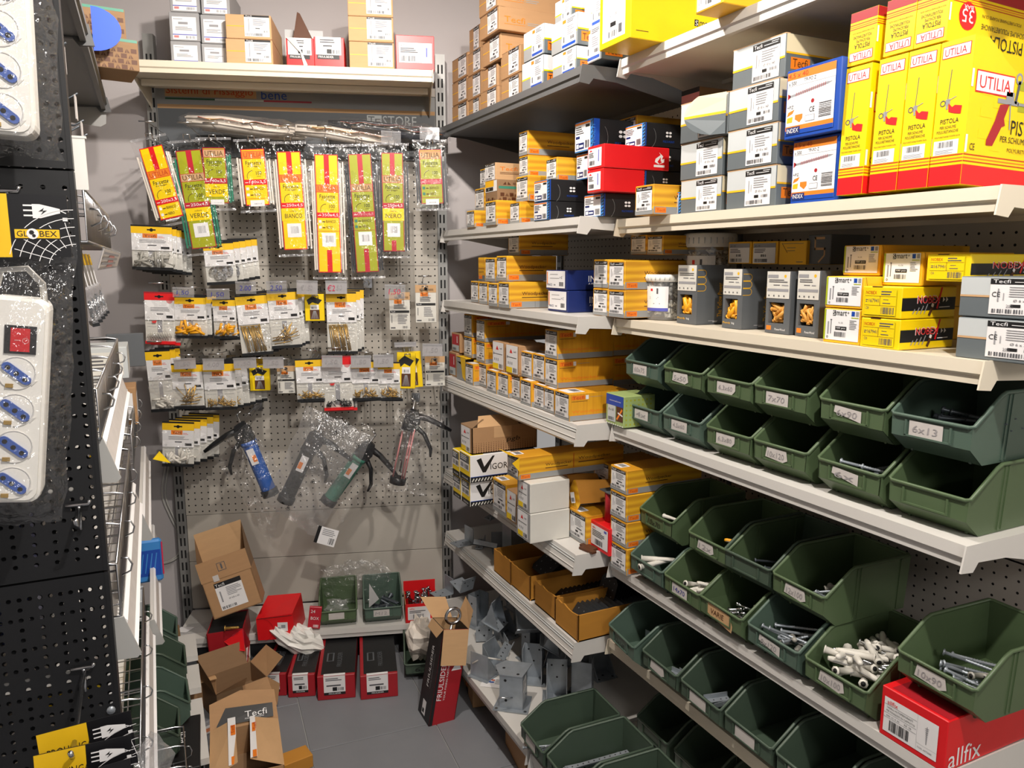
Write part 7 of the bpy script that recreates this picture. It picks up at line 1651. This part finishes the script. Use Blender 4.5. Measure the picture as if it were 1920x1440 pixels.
# brown open carton under the shelf
w_, d_, h_ = .205, .16, .12
open_box(TR(.135, 2.50, .0008, D2R(16)) @ Matrix.Diagonal((.85, .85, .85, 1)), w_, d_, h_, 'kraft_in', 'brown open carton on the floor with flaps spread', [
    ([(0, 0, h_), (0, d_, h_), (-.015, d_, h_ + .10), (-.015, 0, h_ + .06)], 'kraft'), ([(0, 0, h_), (w_ * .55, 0, h_), (w_ * .55, -.03, h_ + .045), (0, -.01, h_ + .01)], 'kraft'), ([(w_ * .5, -.001, h_), (w_, -.001, h_), (w_ + .03, -.05, h_ - .02), (w_ + .01, -.06, h_ - .10), (w_ * .5, -.03, h_ - .06)], 'kraft'), ([(w_, 0, h_), (w_, d_, h_), (w_ + .07, d_, h_ + .05), (w_ + .07, 0, h_ + .06)], 'kraft'), ([(0, d_, h_), (w_, d_, h_), (w_, d_ + .04, h_ + .08), (0, d_ + .04, h_ + .08)], 'kraft_in')])
# foreground carton with printed tape
def pr_fore(l):
    T = Face(l, (0, 0, .1705), (1, 0, 0), (0, 1, 0), 1)
    F = Face(l, (0, 0, 0), (1, 0, 0), (0, 0, 1), 1); F.rect(.13, .06, .19, .13, 'black', 0); F.rect(.08, .10, .1, .168, 'kraft_pale', 0); F.rect(.085, .13, .098, .155, 'ink', 1)
o = open_box(TR(.078, 2.02, .0008, D2R(-5)) @ Matrix.Diagonal((.9, .9, .76, 1)), .215, .26, .17, 'kraft', 'tan carton in the foreground with printed tape and half open flaps', [
    ([(0, 0, .17), (0, .26, .17), (.078, .25, .215), (.082, .02, .205)], 'kraft_pale'), ([(.215, 0, .17), (.215, .26, .17), (.128, .255, .205), (.118, .03, .20)], 'kraft_pale'), ([(0, .26, .17), (.215, .26, .17), (.21, .34, .245), (.10, .36, .255), (.0, .33, .235)], 'kraft')], pr_fore)
for a, c, z0_, z1_, sgn in (((.056, .02), (.080, .252), .196, .2155, 0), ((.119, .03), (.141, .256), .201, .2035, 1)):
    l = MB(); l.add([(a[0], a[1], z0_ + .002), (c[0] - (.002 if sgn else 0), a[1], z0_ + .004), (c[0], c[1], z1_ + .003), (a[0] + (.006 if sgn else 0), c[1], z1_ + .002)], [(0, 1, 2, 3)], 'paper'); n_ = Vector((0, 0, .0012))
    for t0, t1, mm in ((.0, .16, 'orange'), (.6, .82, 'orange')):
        P = [Vector(v) for v in l.v[:4]]; q = lambda s, t: (P[0] * (1 - s) + P[1] * s) * (1 - t) + (P[3] * (1 - s) + P[2] * s) * t + n_
        l.add([q(.35, t0), q(.95, t0), q(.95, t1), q(.35, t1)], [(0, 1, 2, 3)], mm)
    F = Face(l, P[0] + n_ * 2 + (P[3] - P[0]) * .62, (P[1] - P[0]).normalized(), (P[3] - P[0]).normalized()); F.text('Tecfi', .02, .003, .011, 'tecfi', .04, 1, 90); l.build('printed_tape', o)
l = MB(); l.add([(.02, .262, .182), (.20, .264, .182), (.2, .30, .217), (.05, .31, .222)], [(0, 1, 2, 3)], 'black'); F = Face(l, (.09, .266, .188), (1, 0, 0), (0, .72, .69), 2); F.text('Tecfi', .02, .008, .022, 'white', .07); F.text('FIXING SYSTEMS', .02, .001, .005, 'white', .06); l.build('black_band', o)
# black carton left of it and floor bits
b = MB(); b.cbox(0, 0, 0, .10, .26, .16, 'black'); F = Face(b, (0, 0, .16), (1, 0, 0), (0, 1, 0)); F.text('Tecfi', .06, .1, .02, 'white', .08, 1, 90); o = b.build('black_carton'); o.matrix_world = TR(-.04, 2.06, .0008, D2R(-4)); tag(o, 'black carton on the floor left of the tan one', 'carton')
b = MB(); b.cbox(0, 0, 0, .09, .12, .10, 'kraft'); b.box(-.01, -.02, .10, .09, .0, .102, 'kraft_pale'); o = b.build('small_brown_carton'); o.matrix_world = TR(.055, 2.62, .0008, D2R(6)); tag(o, 'small brown carton on the floor behind the open one', 'carton')
for i, (x, y, a) in enumerate(((.07, 2.44, 20), (.10, 2.39, -15))):
    b = MB(); b.box(0, 0, 0, .08, .06, .012, 'filmcloud'); b.box(.005, .004, .001, .075, .045, .003, 'paper'); b.box(.02, .012, .003, .06, .03, .0036, 'orange'); o = b.build('flat_pack'); o.matrix_world = TR(x, y, .0008 + .0125 * i, D2R(a)); tag(o, ['flat white pack on the floor, lower one', 'flat white pack on the floor, upper one'][i], 'pack')
b = MB(); b.cbox(0, 0, 0, .09, .06, .04, 'traycard'); o = b.build('tan_carton'); o.matrix_world = TR(.285, 2.13, .0008, D2R(10)); tag(o, 'small orange tan carton at the bottom picture edge', 'carton')
# under the right base shelf
o = root('tape_carton', TR(.925, 2.22, .0008, D2R(-12)), 'brown carton with black printed tape under the base shelf', 'carton'); b = MB(); b.cbox(0, 0, 0, .17, .2, .1, 'kraft'); Lf = Face(b, (0, .2, 0), (0, -1, 0), (0, 0, 1)); Lf.rect(.07, 0, .115, .1, 'black'); Lf.rect(.08, .02, .105, .09, 'orange', 2); Lf.text('Tecfi', .1, .03, .014, 'tecfi', .05, 3, 90); F = Face(b, (0, 0, 0), (1, 0, 0), (0, 0, 1)); F.bars(.03, .06, .06, .08, 'ink', 1, 3); b.build('body', o)
w_, d_, h_ = .13, .2, .115
open_box(TR(.915, 1.80, .0008, D2R(-8)), w_, d_, h_, 'kraft', 'torn brown carton with crumpled paper at the right', [([(0, 0, h_), (0, d_, h_), (-.015, d_, h_ + .03), (-.012, 0, h_ + .02)], 'kraft_pale')])
crumple('crumpled_paper', TR(.945, 1.89, .10), .025, .06, .04, 'kraft_pale', 'crumpled packing paper in the torn carton', 'paper', 14, 9, .25)

# ================================================================== left rack, seen along its aisle face
def CF(v, c, z, roll=0., yaw=0.):
    p = LV * v + LN * c; return Matrix.Translation((p.x, p.y, z)) @ Matrix.Rotation(-LT + D2R(yaw), 4, 'Z') @ Matrix.Rotation(D2R(roll), 4, 'Y')
VP = 1.20
o = root('end_panel', CF(VP, -.083, 0), 'black perforated end panel of the left rack', 'panel')
for j, (z0, z1) in enumerate(((.03, .62), (.625, 1.058), (1.061, 1.62), (1.623, 2.2))):
    b = MB(); rows = int((z1 - z0) / .0145)
    # alternate dense and sparse hole columns
    pz = (z1 - z0) / rows; ncol = 18; px_ = .0125; ring = [(-1, -1), (0, -1), (1, -1), (1, 0), (1, 1), (0, 1), (-1, 1), (-1, 0)]; vs = []; fs = []
    for i in range(ncol):
        cx = -.012 - i * px_
        for r_ in range(rows):
            cz = z0 + (r_ + .5) * pz; solid = (i % 2 == 1 and r_ % 5 in (1, 3, 4)) or (r_ in (0, rows - 1))
            if solid:
                k = len(vs); vs += [(cx - px_ / 2, 0, cz - pz / 2), (cx + px_ / 2, 0, cz - pz / 2), (cx + px_ / 2, 0, cz + pz / 2), (cx - px_ / 2, 0, cz + pz / 2)]; fs.append((k, k + 1, k + 2, k + 3)); continue
            k = len(vs); dz = .004 if i % 2 else 0
            for a, c in ring: vs.append((cx + a * px_ / 2, 0, cz + c * pz / 2))
            for a, c in ring: l = math.hypot(a, c); vs.append((cx + .0032 * a / l, 0, cz + .0032 * c / l))
            for q in range(8): q2 = (q + 1) % 8; fs.append((k + q, k + q2, k + 8 + q2, k + 8 + q))
    b.add(vs, fs, 'blackpanel'); b.box(-.0058, -.001, z0, .0, .03, z1, 'blackpanel'); b.box(-.75, -.0005, z0, -.0005 - .237, .001, z1, 'blackpanel'); b.build('perforated_panel', o)
b = MB(); perf(b, .24, 2.1, .0155, .0031, 'blackpanel', -.245, .05, .034); b.build('inner_sheet', o)
b = MB(); b.tube([(-.012, -.001, .845), (-.012, -.004, .845)], .006, 'zinc', 10); b.build('screw_head', o)
def lrail(v0, v1, c, z, m, label, tall=.055):
    o = root('price_rail', LF(v0, c, z), label, 'price rail', 'price rails along the left rack'); L = v1 - v0
    b = MB(); b.prism([(0, 0), (-.012, -tall), (-.006, -tall - .004), (.006, -tall), (.008, 0)], 'x', 0, L, 'shelf_white'); b.prism([(-.001, .002), (-.007, -.004), (-.006, -.010), (.002, -.006)], 'x', 0, L, 'white'); b.prism([(-.011, -tall + .006), (-.018, -tall), (-.016, -tall - .005), (-.008, -tall - .003)], 'x', 0, L, 'white'); b.build('rail', o)
    e = MB(); e.prism([(.012, .004), (-.002, .004), (-.022, -tall - .004), (-.016, -tall - .01), (.012, -tall - .008)], 'x', -.004, 0, 'shelf_grey'); e.build('end_cap', o)
    s = MB(); s.quad((.003, -.0025, -.012), (L - .003, -.0025, -.012), (L - .003, -.0125, -tall + .006), (.003, -.0125, -tall + .006), 'tag'); s.build('price_strip', o)
lrail(1.235, 2.03, -.080, 1.246, 0, 'upper white price rail of the left rack, near bay')
lrail(1.235, 2.03, -.072, .968, 0, 'lower white price rail of the left rack, near bay')
lrail(1.30, 2.03, -.066, .62, 0, 'lowest white price rail of the left rack, near bay')
lrail(2.04, 2.84, -.058, .88, 0, 'middle white price rail of the left rack, far bay')
lrail(2.04, 2.84, -.050, .60, 0, 'lower white price rail of the left rack, far bay')
def basket(v0, v1, c, z0, z1, depth, label, step=.0125):
    o = root('wire_basket', LF(v0, c, z0), label, 'basket', 'chrome wire baskets on the left rack'); L, H = v1 - v0, z1 - z0
    b = MB(); n = int(L / step)
    for i in range(n + 1): x = L * i / n; b.tube([(x, 0, 0), (x, 0, H)], .0011, 'wire', 4)
    tag(b.build('front_grid', o), kind='stuff')
    b = MB()
    for z in (0, H): b.tube([(0, 0, z), (L, 0, z), (L, depth, z), (0, depth, z)], .0022, 'wire', 6, False, True)
    for x in (0, L * .25, L * .5, L * .75, L): b.tube([(x, depth, H + .01), (x, .02, H + .004), (x, 0, H), (x, 0, 0), (x, depth, 0)], .0022, 'wire', 6)
    b.build('rim', o)
    b = MB()
    for i in range(4):
        x = L * (.12 + .25 * i); b.tube([(x, -.001, H * .35), (x, -.014, H * .42), (x, -.017, H * .55), (x, -.012, H * .68), (x, -.001, H * .7)], .0016, 'wire', 5)
    tag(b.build('clip_rings', o), kind='stuff'); b = MB()
    for i in range(int(depth / .05)): y = .03 + .05 * i; b.tube([(0, y, 0), (L, y, 0)], .0014, 'wire', 4)
    for i in range(int(L / .05)): b.tube([(.05 * i, 0, -.001), (.05 * i, depth, -.001)], .0014, 'wire', 4)
    tag(b.build('wire_floor', o), kind='stuff')
basket(1.225, 1.955, -.075, 1.528, 1.600, .22, 'topmost wire basket of the left rack')
basket(1.225, 2.02, -.080, 1.250, 1.322, .28, 'second wire basket of the left rack, above the upper rail')
basket(1.235, 2.02, -.074, .972, 1.055, .28, 'third wire basket of the left rack, above the lower rail')
basket(1.30, 2.02, -.067, .625, .700, .28, 'fourth wire basket of the left rack')
basket(2.05, 2.84, -.068, 1.00, 1.085, .28, 'far bay wire basket in front of the tan cartons')
basket(1.72, 2.08, .0, .17, .27, .25, 'lowest wire basket of the left rack, near the floor', .03)
b = MB(); b.box(0, 0, 0, .70, .0015, .035, 'pvc'); b.box(.004, -.0008, .003, .696, 0, .032, 'tag'); F = Face(b, (0, -.0008, 0), (1, 0, 0), (0, 0, 1), 1); F.rect(.2, .004, .4, .028, 'pinkish'); F.lines(.02, .006, .6, .03, 3, 'inkpale')
o = b.build('label_holder'); o.matrix_world = LF(1.225, -.066, 1.489) @ Matrix.Rotation(D2R(18), 4, 'X'); tag(o, 'faded slanted price label below the topmost basket', 'label')
b = MB(); b.box(-.004, 0, 0, .012, .004, .07, 'plastic_white'); b.box(-.006, -.001, .068, .014, .006, .071, 'plastic_white'); o = b.build('plastic_divider'); o.matrix_world = CF(1.222, -.080, 1.598); tag(o, 'white plastic divider standing above the topmost basket', 'divider')
# shelves at the top of the left rack
for v0, v1, t in ((1.205, 2.0, 'near bay'), (2.005, 2.83, 'far bay')):
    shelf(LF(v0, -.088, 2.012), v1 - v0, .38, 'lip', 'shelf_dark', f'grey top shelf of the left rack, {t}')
b = MB(); b.prism([(0, 0), (.30, 0), (.30, -.035), (.02, -.06), (.004, -.05)], 'x', 0, .003, 'shelf_grey'); o = b.build('shelf_bracket'); o.matrix_world = LF(2.84, -.09, 1.985); tag(o, 'grey bracket under the far end of the left top shelf', 'bracket')
for v in (1.25, 2.05, 2.82): upright('rack_upright', LF(v, -.42, 0), 2.4, f'dark shaded upright inside the left rack, {"near" if v < 1.3 else ("middle" if v < 2.2 else "far")} one')
b = MB(); b.box(0, 0, 0, 1.62, .01, 2.3, 'panel'); o = b.build('rack_back_panel'); o.matrix_world = LF(1.22, -.47, .05); tag(o, 'grey back panel of the left rack', 'panel')
for z, t in ((1.17, 'third'), (.885, 'fourth'), (.54, 'fifth'), (.10, 'lowest')):
    b = MB(); b.box(0, 0, 0, 1.58, .33, .018, 'shelf_white'); o = b.build('shelf_board'); o.matrix_world = LF(1.23, -.115, z); tag(o, f'white {t} shelf board of the left rack', 'shelf')
# patterned cartons overhanging the top shelf
for i, (v, c, z, a) in enumerate(((2.42, .012, 2.014, 8), (2.44, -.015, 2.096, 5))):
    o = root('patterned_carton', LF(v, c, z, D2R(a)), ['brown patterned carton overhanging the left top shelf, lower', 'brown patterned carton overhanging the left top shelf, upper'][i], 'carton')
    bb, ll = st_pattern(.16, .26, .080); 
    bb.build('body', o)
b = MB(); n = 14; P = [(-.05 + .0, 0, -.055)] + [(.068 * math.sin(math.pi * i / n) - .05, 0, -.055 * math.cos(math.pi * i / n)) for i in range(1, n)] + [(-.05, 0, .055)]; b.add(P + [(x, .002, z) for x, y, z in P], [tuple(range(len(P))), tuple(range(2 * len(P) - 1, len(P) - 1, -1))], 'wobbler'); o = b.build('shelf_wobbler'); o.matrix_world = CF(2.36, -.043, 2.098); tag(o, 'round blue card sticking out from the left top shelf', 'sign')
# ------------------------------------------------------------------ bagged power strips
def strip(v, c, z, roll, ns, label, sw, H=.30, first=.095):
    """c, z: top right corner of the strip's face"""
    o = root('power_strip', CF(v, c, z, roll), label, 'power strip', 'white power strips in clear bags')
    w, h, d = .066, H, .042
    b = MB(); pr = []; rr = .014
    for cx, cz, a0 in ((-rr, -rr, 0), (-w + rr, -rr, 90), (-w + rr, -h + rr, 180), (-rr, -h + rr, 270)):
        for k in range(5): a = D2R(a0 + 22.5 * k); pr.append((cx + rr * math.cos(a), cz + rr * math.sin(a)))
    n = len(pr)
    def loop(s, y): return [(-w / 2 + (x + w / 2) * s, y, -h / 2 + (zz + h / 2) * (1 - (1 - s) * w / h)) for x, zz in pr]
    L = [loop(1, d), loop(1, .010), loop(.97, .004), loop(.88, .002), loop(.86, .0)]
    vs = sum(L, []); fs = [tuple(range(4 * n, 5 * n))[::-1]]
    for i in range(4):
        for k in range(n): fs.append((i * n + k, (i + 1) * n + k, (i + 1) * n + (k + 1) % n, i * n + (k + 1) % n))
    b.add(vs, fs, 'plastic_white', False); b.build('housing', o)
    if sw:
        s = MB(); s.box(-w * .68, -.0022, -.068, -w * .18, .001, -.034, 'blackglossy'); s.box(-w * .58, -.005, -.065, -w * .28, -.001, -.037, 'switchred'); F = Face(s, (-w * .58, -.005, -.065), (1, 0, 0), (0, 0, 1)); F.rect(.004, .013, .009, .0142, 'pinkish'); F.ring(.0155, .0135, .0028, .0008, 'pinkish', 1, 10); s.build('rocker_switch', o)
    for i in range(ns):
        cz = -first - .0455 * i; cx = -w * .47
        s = MB(); s.lathe([(0, .006), (.0185, .006), (.0185, .0), (.0205, -.001), (.0205, .001)], 'socket', 24); s.xf(Matrix.Translation((cx, 0, cz)) @ Matrix.Rotation(D2R(90), 4, 'X') @ Matrix.Rotation(0, 4, 'Z') @ Matrix.Scale(-1, 4, (0, 0, 1)) ); s.build('socket_well', o)
        s = MB(); A = Matrix.Translation((cx, -.001, cz)) @ Matrix.Rotation(D2R(38), 4, 'Y')
        pl = [(-.0175 + .0045 * (1 - math.cos(D2R(a))), .0055 * math.sin(D2R(a))) for a in (-90, -45, 0, 45, 90)]
        prof = [(-.013 + .0055 * math.cos(D2R(a)), .0055 * math.sin(D2R(a))) for a in (90, 126, 162, 198, 234, 270)] + [(.013 + .0055 * math.cos(D2R(a)), .0055 * math.sin(D2R(a))) for a in (-90, -54, -18, 18, 54, 90)]
        s.prism(prof, 'y', -.002, .004, 'socketblue'); F = Face(s, (0, -.002, 0), (1, 0, 0), (0, 0, 1))
        for x in (-.0115, 0, .0115): F.disc(x, 0, .003, 'slot', 1, 8)
        s.xf(A); s.build('socket_insert', o)
        s = MB(); s.box(cx - .011, -.003, cz - .0175, cx - .003, .002, cz - .013, 'brass'); s.build('earth_contact', o)
        s = MB(); 
        for sg in (1, -1): s.prism([(cx + sg * -.022, cz + sg * .008), (cx + sg * -.016, cz + sg * .015), (cx + sg * -.015, cz + sg * .010)], 'y', -.0012, .001, 'socket')
        s.build('key_notch', o)
    cb = MB()
    for k in range(3): cb.tube([(-w * 1.05 - .022 + .018 * math.cos(6.2832 * i / 16) * (1 + .1 * k), .014 + .006 * k, -h * .5 + h * .52 * math.sin(6.2832 * i / 16)) for i in range(16)], .0038, 'cable', 7, False, True)
    cb.tube([(-w * .9, .02, .0), (-w * .8, .015, .03), (-w * .4, .012, .035), (-w * .15, .015, .018), (-w * .1, .02, -.01)], .004, 'cable', 7)
    cb.box(-w - .030, .0, -h * .86, -w - .006, .022, -h * .66, 'plastic_white'); cb.build('power_cord', o)
    f = wavy(w * 2 + .02, h + .10, .034, 'filmwrinkle', int(z * 1000), 9, 16, .10, .004, False); f.xf(Matrix.Translation((-w * 1.9, -.002, .075))); f.build('clear_bag', o)
    return o
S_lo = strip(1.085, -.112, 1.455, 7.0, 4, 'white power strip with red switch, lower one of two', True, .255, .092)
S_up = strip(1.085, -.104, 1.830, 2.0, 4, 'white power strip without visible switch, upper one', False, .185, .022)
def header_card(v, c, z, roll, w, h, label, front=True, txt='GLOBEX', yaw=0):
    o = root('header_card', CF(v, c, z, roll, yaw), label, 'card', 'black and yellow header cards')
    b = MB(); b.box(-w, 0, -h, 0, .0012, 0, 'blackglossy'); b.build('card', o); l = MB(); F = Face(l, (-w, 0, -h), (1, 0, 0), (0, 0, 1), 1)
    F.rect(0, 0, w - .060 if front else w * .52, h, 'yellowcard', 0)
    if not front: F.text('PROLUNGA', w * .08, h - .034, .010, 'black', .05, 1)
    x, z_ = w - .036, h - .018
    F.poly([(x, z_ - .009), (x + .008, z_ - .009), (x + .024, z_ - .004), (x + .028, z_ - .003), (x + .028, z_ + .002), (x + .024, z_ + .003), (x + .008, z_ + .007), (x, z_ + .007)], 'white', 1)
    for q in (-.007, -.0012, .0045): F.rect(x - .009, z_ + q, x, z_ + q + .0018, 'white', 1)
    F.poly([(x + .012, z_ + .003), (x + .006, z_ - .0015), (x + .011, z_ - .0010), (x + .008, z_ - .0055), (x + .015, z_), (x + .0105, z_ - .0004)], 'black', 2)
    F.line(x + .028, z_, x + .034, z_ - .003, .001, 'white', 1); F.rect(x + .030, z_ - .012, x + .035, z_ - .008, 'white', 1)
    if front:
        zz = h - .050; F.rect(w - .0565, zz - .0015, w - .0095, zz + .0115, 'black', 2); F.rect(w - .0555, zz, w - .0105, zz + .010, 'yellowcard', 3); F.text('GL', w - .0535, zz + .0018, .0065, 'black', .011, 4); F.disc(w - .0378, zz + .005, .0062, 'white', 4, 12); F.disc(w - .0386, zz + .0065, .0027, 'black', 5, 7); F.disc(w - .0365, zz + .0028, .002, 'black', 5, 6); F.text('BEX', w - .0306, zz + .0018, .0065, 'black', .0175, 4)
    for q in range(5): F.ring(w * 1.04, -.015, .030 + .010 * q, .0008, 'white', 1, 12, 90, 165)
    for q in range(5): a = D2R(98 + 14 * q); F.line(w * 1.04 + .028 * math.cos(a), -.015 + .028 * math.sin(a), w * 1.04 + .07 * math.cos(a), -.015 + .07 * math.sin(a) * .8, .0008, 'white', 1)
    l.build('print', o); return o
header_card(1.062, -.083, 1.578, 0, .14, .072, 'black and yellow header card above the lower power strip')
for i, (v, c, z, roll, yaw) in enumerate(((1.03, -.060, .930, -3, 0), (1.0, -.060, .914, 1, 0), (.975, -.062, .898, -4, 0))):
    header_card(v, c, z, roll, .105, .075, f'black and yellow header card at the lower left, {["farthest", "middle", "nearest"][i]} of three', False, yaw=yaw)
def panel_hook(c, z, label, L=.12):
    o = root('panel_hook', CF(VP - .002, c, z), label, 'hook'); b = MB(); b.tube([(0, 0, 0), (0, -L, -.012), (0, -L - .012, .002)], .0032, 'chrome', 7); b.tube([(-.016, -.002, .006), (.012, -.004, .006), (.014, -.008, .012)], .003, 'chrome', 6); b.tube([(0, -.002, .006), (0, -.004, -.03)], .003, 'chrome', 6); b.build('prong', o)
panel_hook(-.112, 1.158, 'chrome hook with stubby prong on the black panel', .05); panel_hook(-.16, 1.585, 'chrome hook holding the lower power strip'); panel_hook(-.125, .915, 'chrome hook holding the lower header cards', .2)
b = MB()
for k, (z, L) in enumerate(((1.72, .20), (1.735, .26), (1.70, .16), (1.685, .18), (1.67, .2))): b.tube([(0, 0, z), (0, L * .12, z - .012), (.0, L * .3, z + .004)], .0016, 'steel_dark', 5)
for k, (v, z) in enumerate(((1.30, 1.80), (1.45, 1.76), (1.55, 1.735), (1.62, 1.722), (1.42, 1.705), (1.5, 1.69))):
    o = root('peg_hook', LF(v, -.16, z), f'dark empty hook sticking into the aisle, {ORD[k]} from the top left', 'hook', 'empty hooks on the left rack'); q = MB(); q.tube([(0, .2, .0), (0, .0, 0), (0, -.06, -.004), (0, -.075, .006)], .0016, 'steel_dark', 5); q.build('prong', o)
    if k < 3: q = MB(); q.box(-.012, -.072, -.035, .012, -.070, .002, 'tag'); q.build('price_pocket', o)
# packs hanging on the left rack
for i, v in enumerate((1.36, 1.44, 1.52, 1.60, 1.68)):
    o = root('hanging_pack', LF(v, -.105, 1.515, D2R(8)) @ Matrix.Rotation(D2R(-10), 4, 'X'), f'grey screw pack on the left rack, {ORD[i]} from the near end', 'pack', 'packs hanging on the left rack')
    b = MB(); b.box(-.03, -.001, -.02, .03, .001, 0, 'yellowcard'); b.build('header', o); b = MB(); b.box(-.03, -.0008, -.055, .03, .0008, -.02, 'white'); b.build('label', o); b = MB(); b.box(-.03, -.006, -.11, .03, .002, -.055, 'filmcloud'); b.box(-.032, -.007, -.114, .032, .003, -.109, 'blackmetal'); b.build('clear_bag', o)
    b = MB()
    for q in range(14): b.tube([(R.uniform(-.025, .02), -.003, -.1 + R.uniform(0, .03)), (R.uniform(-.02, .026), -.002, -.105 + R.uniform(0, .03))], .0018, 'steel_dark', 5)
    tag(b.build('fixings', o), kind='stuff')
# goods on the boards of the left rack
def lbox(v, c, z, w, d, h, m, label, lab=None):
    o = root('small_carton', LF(v, c, z), label, 'carton', 'cartons on the left rack'); b = MB(); b.cbox(0, 0, 0, w, d, h, m); b.build('body', o)
    l = MB(); F = Face(l, (0, d, 0), (0, -1, 0), (0, 0, 1), 1)
    if lab: F.rect(d * .08, h * .12, d * .92, h * .85, lab, 0); F.lines(d * .15, h * .3, d * .8, h * .75, 4, 'ink' if lab != 'navy' else 'white'); F = Face(l, (0, 0, 0), (1, 0, 0), (0, 0, 1), 1); F.rect(w * .1, h * .15, w * .9, h * .8, lab, 0); l.build('label', o)
lbox(1.50, -.16, 1.189, .10, .16, .09, 'white', 'white carton behind the second wire basket', 'paper'); lbox(1.72, -.15, 1.189, .12, .16, .06, 'white', 'second white carton behind the second wire basket', 'paper')
lbox(1.36, -.20, .904, .10, .12, .20, 'navy', 'navy carton beside the black end panel', 'navy'); lbox(1.56, -.15, .904, .14, .16, .12, 'white', 'white carton behind the third wire basket', 'paper'); lbox(1.76, -.15, .904, .14, .16, .16, 'white', 'taller white carton behind the third wire basket', 'paper')
lbox(1.45, -.13, .559, .2, .18, .06, 'white', 'low white carton on the fifth board', 'paper'); lbox(1.75, -.13, .559, .2, .18, .08, 'white', 'second white carton on the fifth board', 'yellow')
lbox(2.30, -.07, 1.19, .16, .14, .085, 'greylt', 'grey carton with yellow line, far bay', 'pale'); lbox(2.55, -.03, 1.19, .02, .10, .10, 'slate', 'grey standing card at the far bay')
lbox(2.16, -.12, 1.03, .10, .12, .13, 'kraft_pale', 'tan carton in the far bay basket'); lbox(2.30, -.085, 1.02, .10, .10, .10, 'pale', 'cream carton in the far bay basket', 'paper'); lbox(2.46, -.06, 1.03, .12, .12, .11, 'kraft', 'brown torn carton in the far bay', 'paper'); lbox(2.10, -.14, 1.02, .05, .06, .11, 'yellowcard', 'yellow and brown pack in the far bay', 'brown')
b = MB(); b.lathe([(0, 0), (.024, 0), (.025, .09), (.027, .09), (.027, .096), (0, .096)], 'plastic_white', 16); o = b.build('white_tub'); o.matrix_world = LF(2.22, -.10, 1.075); tag(o, 'small white tub behind the far bay basket', 'tub')
crumple('clear_bag', LF(2.55, .03, 1.12), .09, .05, .045, 'filmwrinkle', 'clear bag sticking into the aisle from the left rack', 'bag', 21, 10, .12)
b = MB(); b.add([(0, 0, 0), (.06, -.02, .01), (.05, -.05, -.03)], [(0, 1, 2)], 'yellow'); o = b.build('yellow_card'); o.matrix_world = LF(2.55, -.03, .90); tag(o, 'torn yellow card corner at the left rack', 'card')
b = MB(); b.cbox(-.035, 0, 0, .035, .025, .13, 'skyblue', .006); F = Face(b, (-.035, 0, 0), (1, 0, 0), (0, 0, 1)); F.rect(.004, .02, .066, .1, 'blue'); 
for q in range(4): F.line(.01 + .012 * q, .03, .02 + .012 * q, .09, .003, 'skyblue', 2)
b.box(.034, .002, .02, .038, .006, .12, 'penred'); o = b.build('blue_pack'); o.matrix_world = CF(2.42, -.058, .555); tag(o, 'blue plastic pack with pink edge hanging at the left rack', 'pack')
lbox(2.30, -.08, .49, .12, .10, .06, 'greylt', 'pale carton below the blue pack', 'paper')
# bins on the left, facing the aisle
for i, (v, c, z) in enumerate(((2.11, -.012, .150), (2.27, .022, .150), (2.43, .02, .185), (2.59, .0, .215))):
    BINS[f'W{i}'] = storage_bin(LF(v, c, z, D2R(R.uniform(-3, 3))), G2 if i % 2 else G3, f'green storage bin on the left rack, {ORD[i]} from the near end', None, .15, .22, .135, card=False)
for i, (v0, v1, z) in enumerate(((2.10, 2.425, .13), (2.427, 2.582, .165), (2.585, 2.75, .195))):
    b = MB(); b.box(0, 0, 0, v1 - v0, .30, .0195, 'shelf_white'); o = b.build('shelf_board'); o.matrix_world = LF(v0, .06, z); tag(o, f'white stepped board under the left bins, {ORD[i]} from near', 'shelf')
crumple('clear_bag', LF(1.29, -.05, .675), .05, .03, .05, 'filmcloud', 'small clear bag hanging beside the lower header cards', 'bag', 31, 9, .14)
b = MB(); b.tube([(.03 * math.cos(6.28 * i / 12), 0, .03 * math.sin(6.28 * i / 12)) for i in range(12)], .006, 'chrome', 6, False, True); b.tube([(0, 0, .0), (.05, 0, .02)], .01, 'blackmetal', 7); o = b.build('hose_clamp'); o.matrix_world = CF(1.80, -.03, .205, 0, 30); tag(o, 'chrome ring clamp lying in the lowest basket', 'clamp')
# cable clipped on the back wall
pts = [(-.902, .735), (-.93, .601), (-.907, .506), (-.876, .422), (-.878, .356), (-.919, .32), (-.976, .305)]
def cr(P, n=6):
    out = []; Q = [P[0]] + P + [P[-1]]
    for i in range(1, len(Q) - 2):
        for k in range(n):
            t = k / n; out.append(tuple(.5 * ((2 * Q[i][a]) + (-Q[i - 1][a] + Q[i + 1][a]) * t + (2 * Q[i - 1][a] - 5 * Q[i][a] + 4 * Q[i + 1][a] - Q[i + 2][a]) * t * t + (-Q[i - 1][a] + 3 * Q[i][a] - 3 * Q[i + 1][a] + Q[i + 2][a]) * t ** 3) for a in (0, 1)))
    return out + [P[-1]]
b = MB()
for off in (0, .012): b.tube([tuple(BU * (u + off) + BN * 3.091 + Vector((0, 0, z))) for u, z in cr(pts)], .004, 'cable', 6)
o = b.build('wall_cable'); tag(o, 'pair of white cables running down the back wall', 'cable')
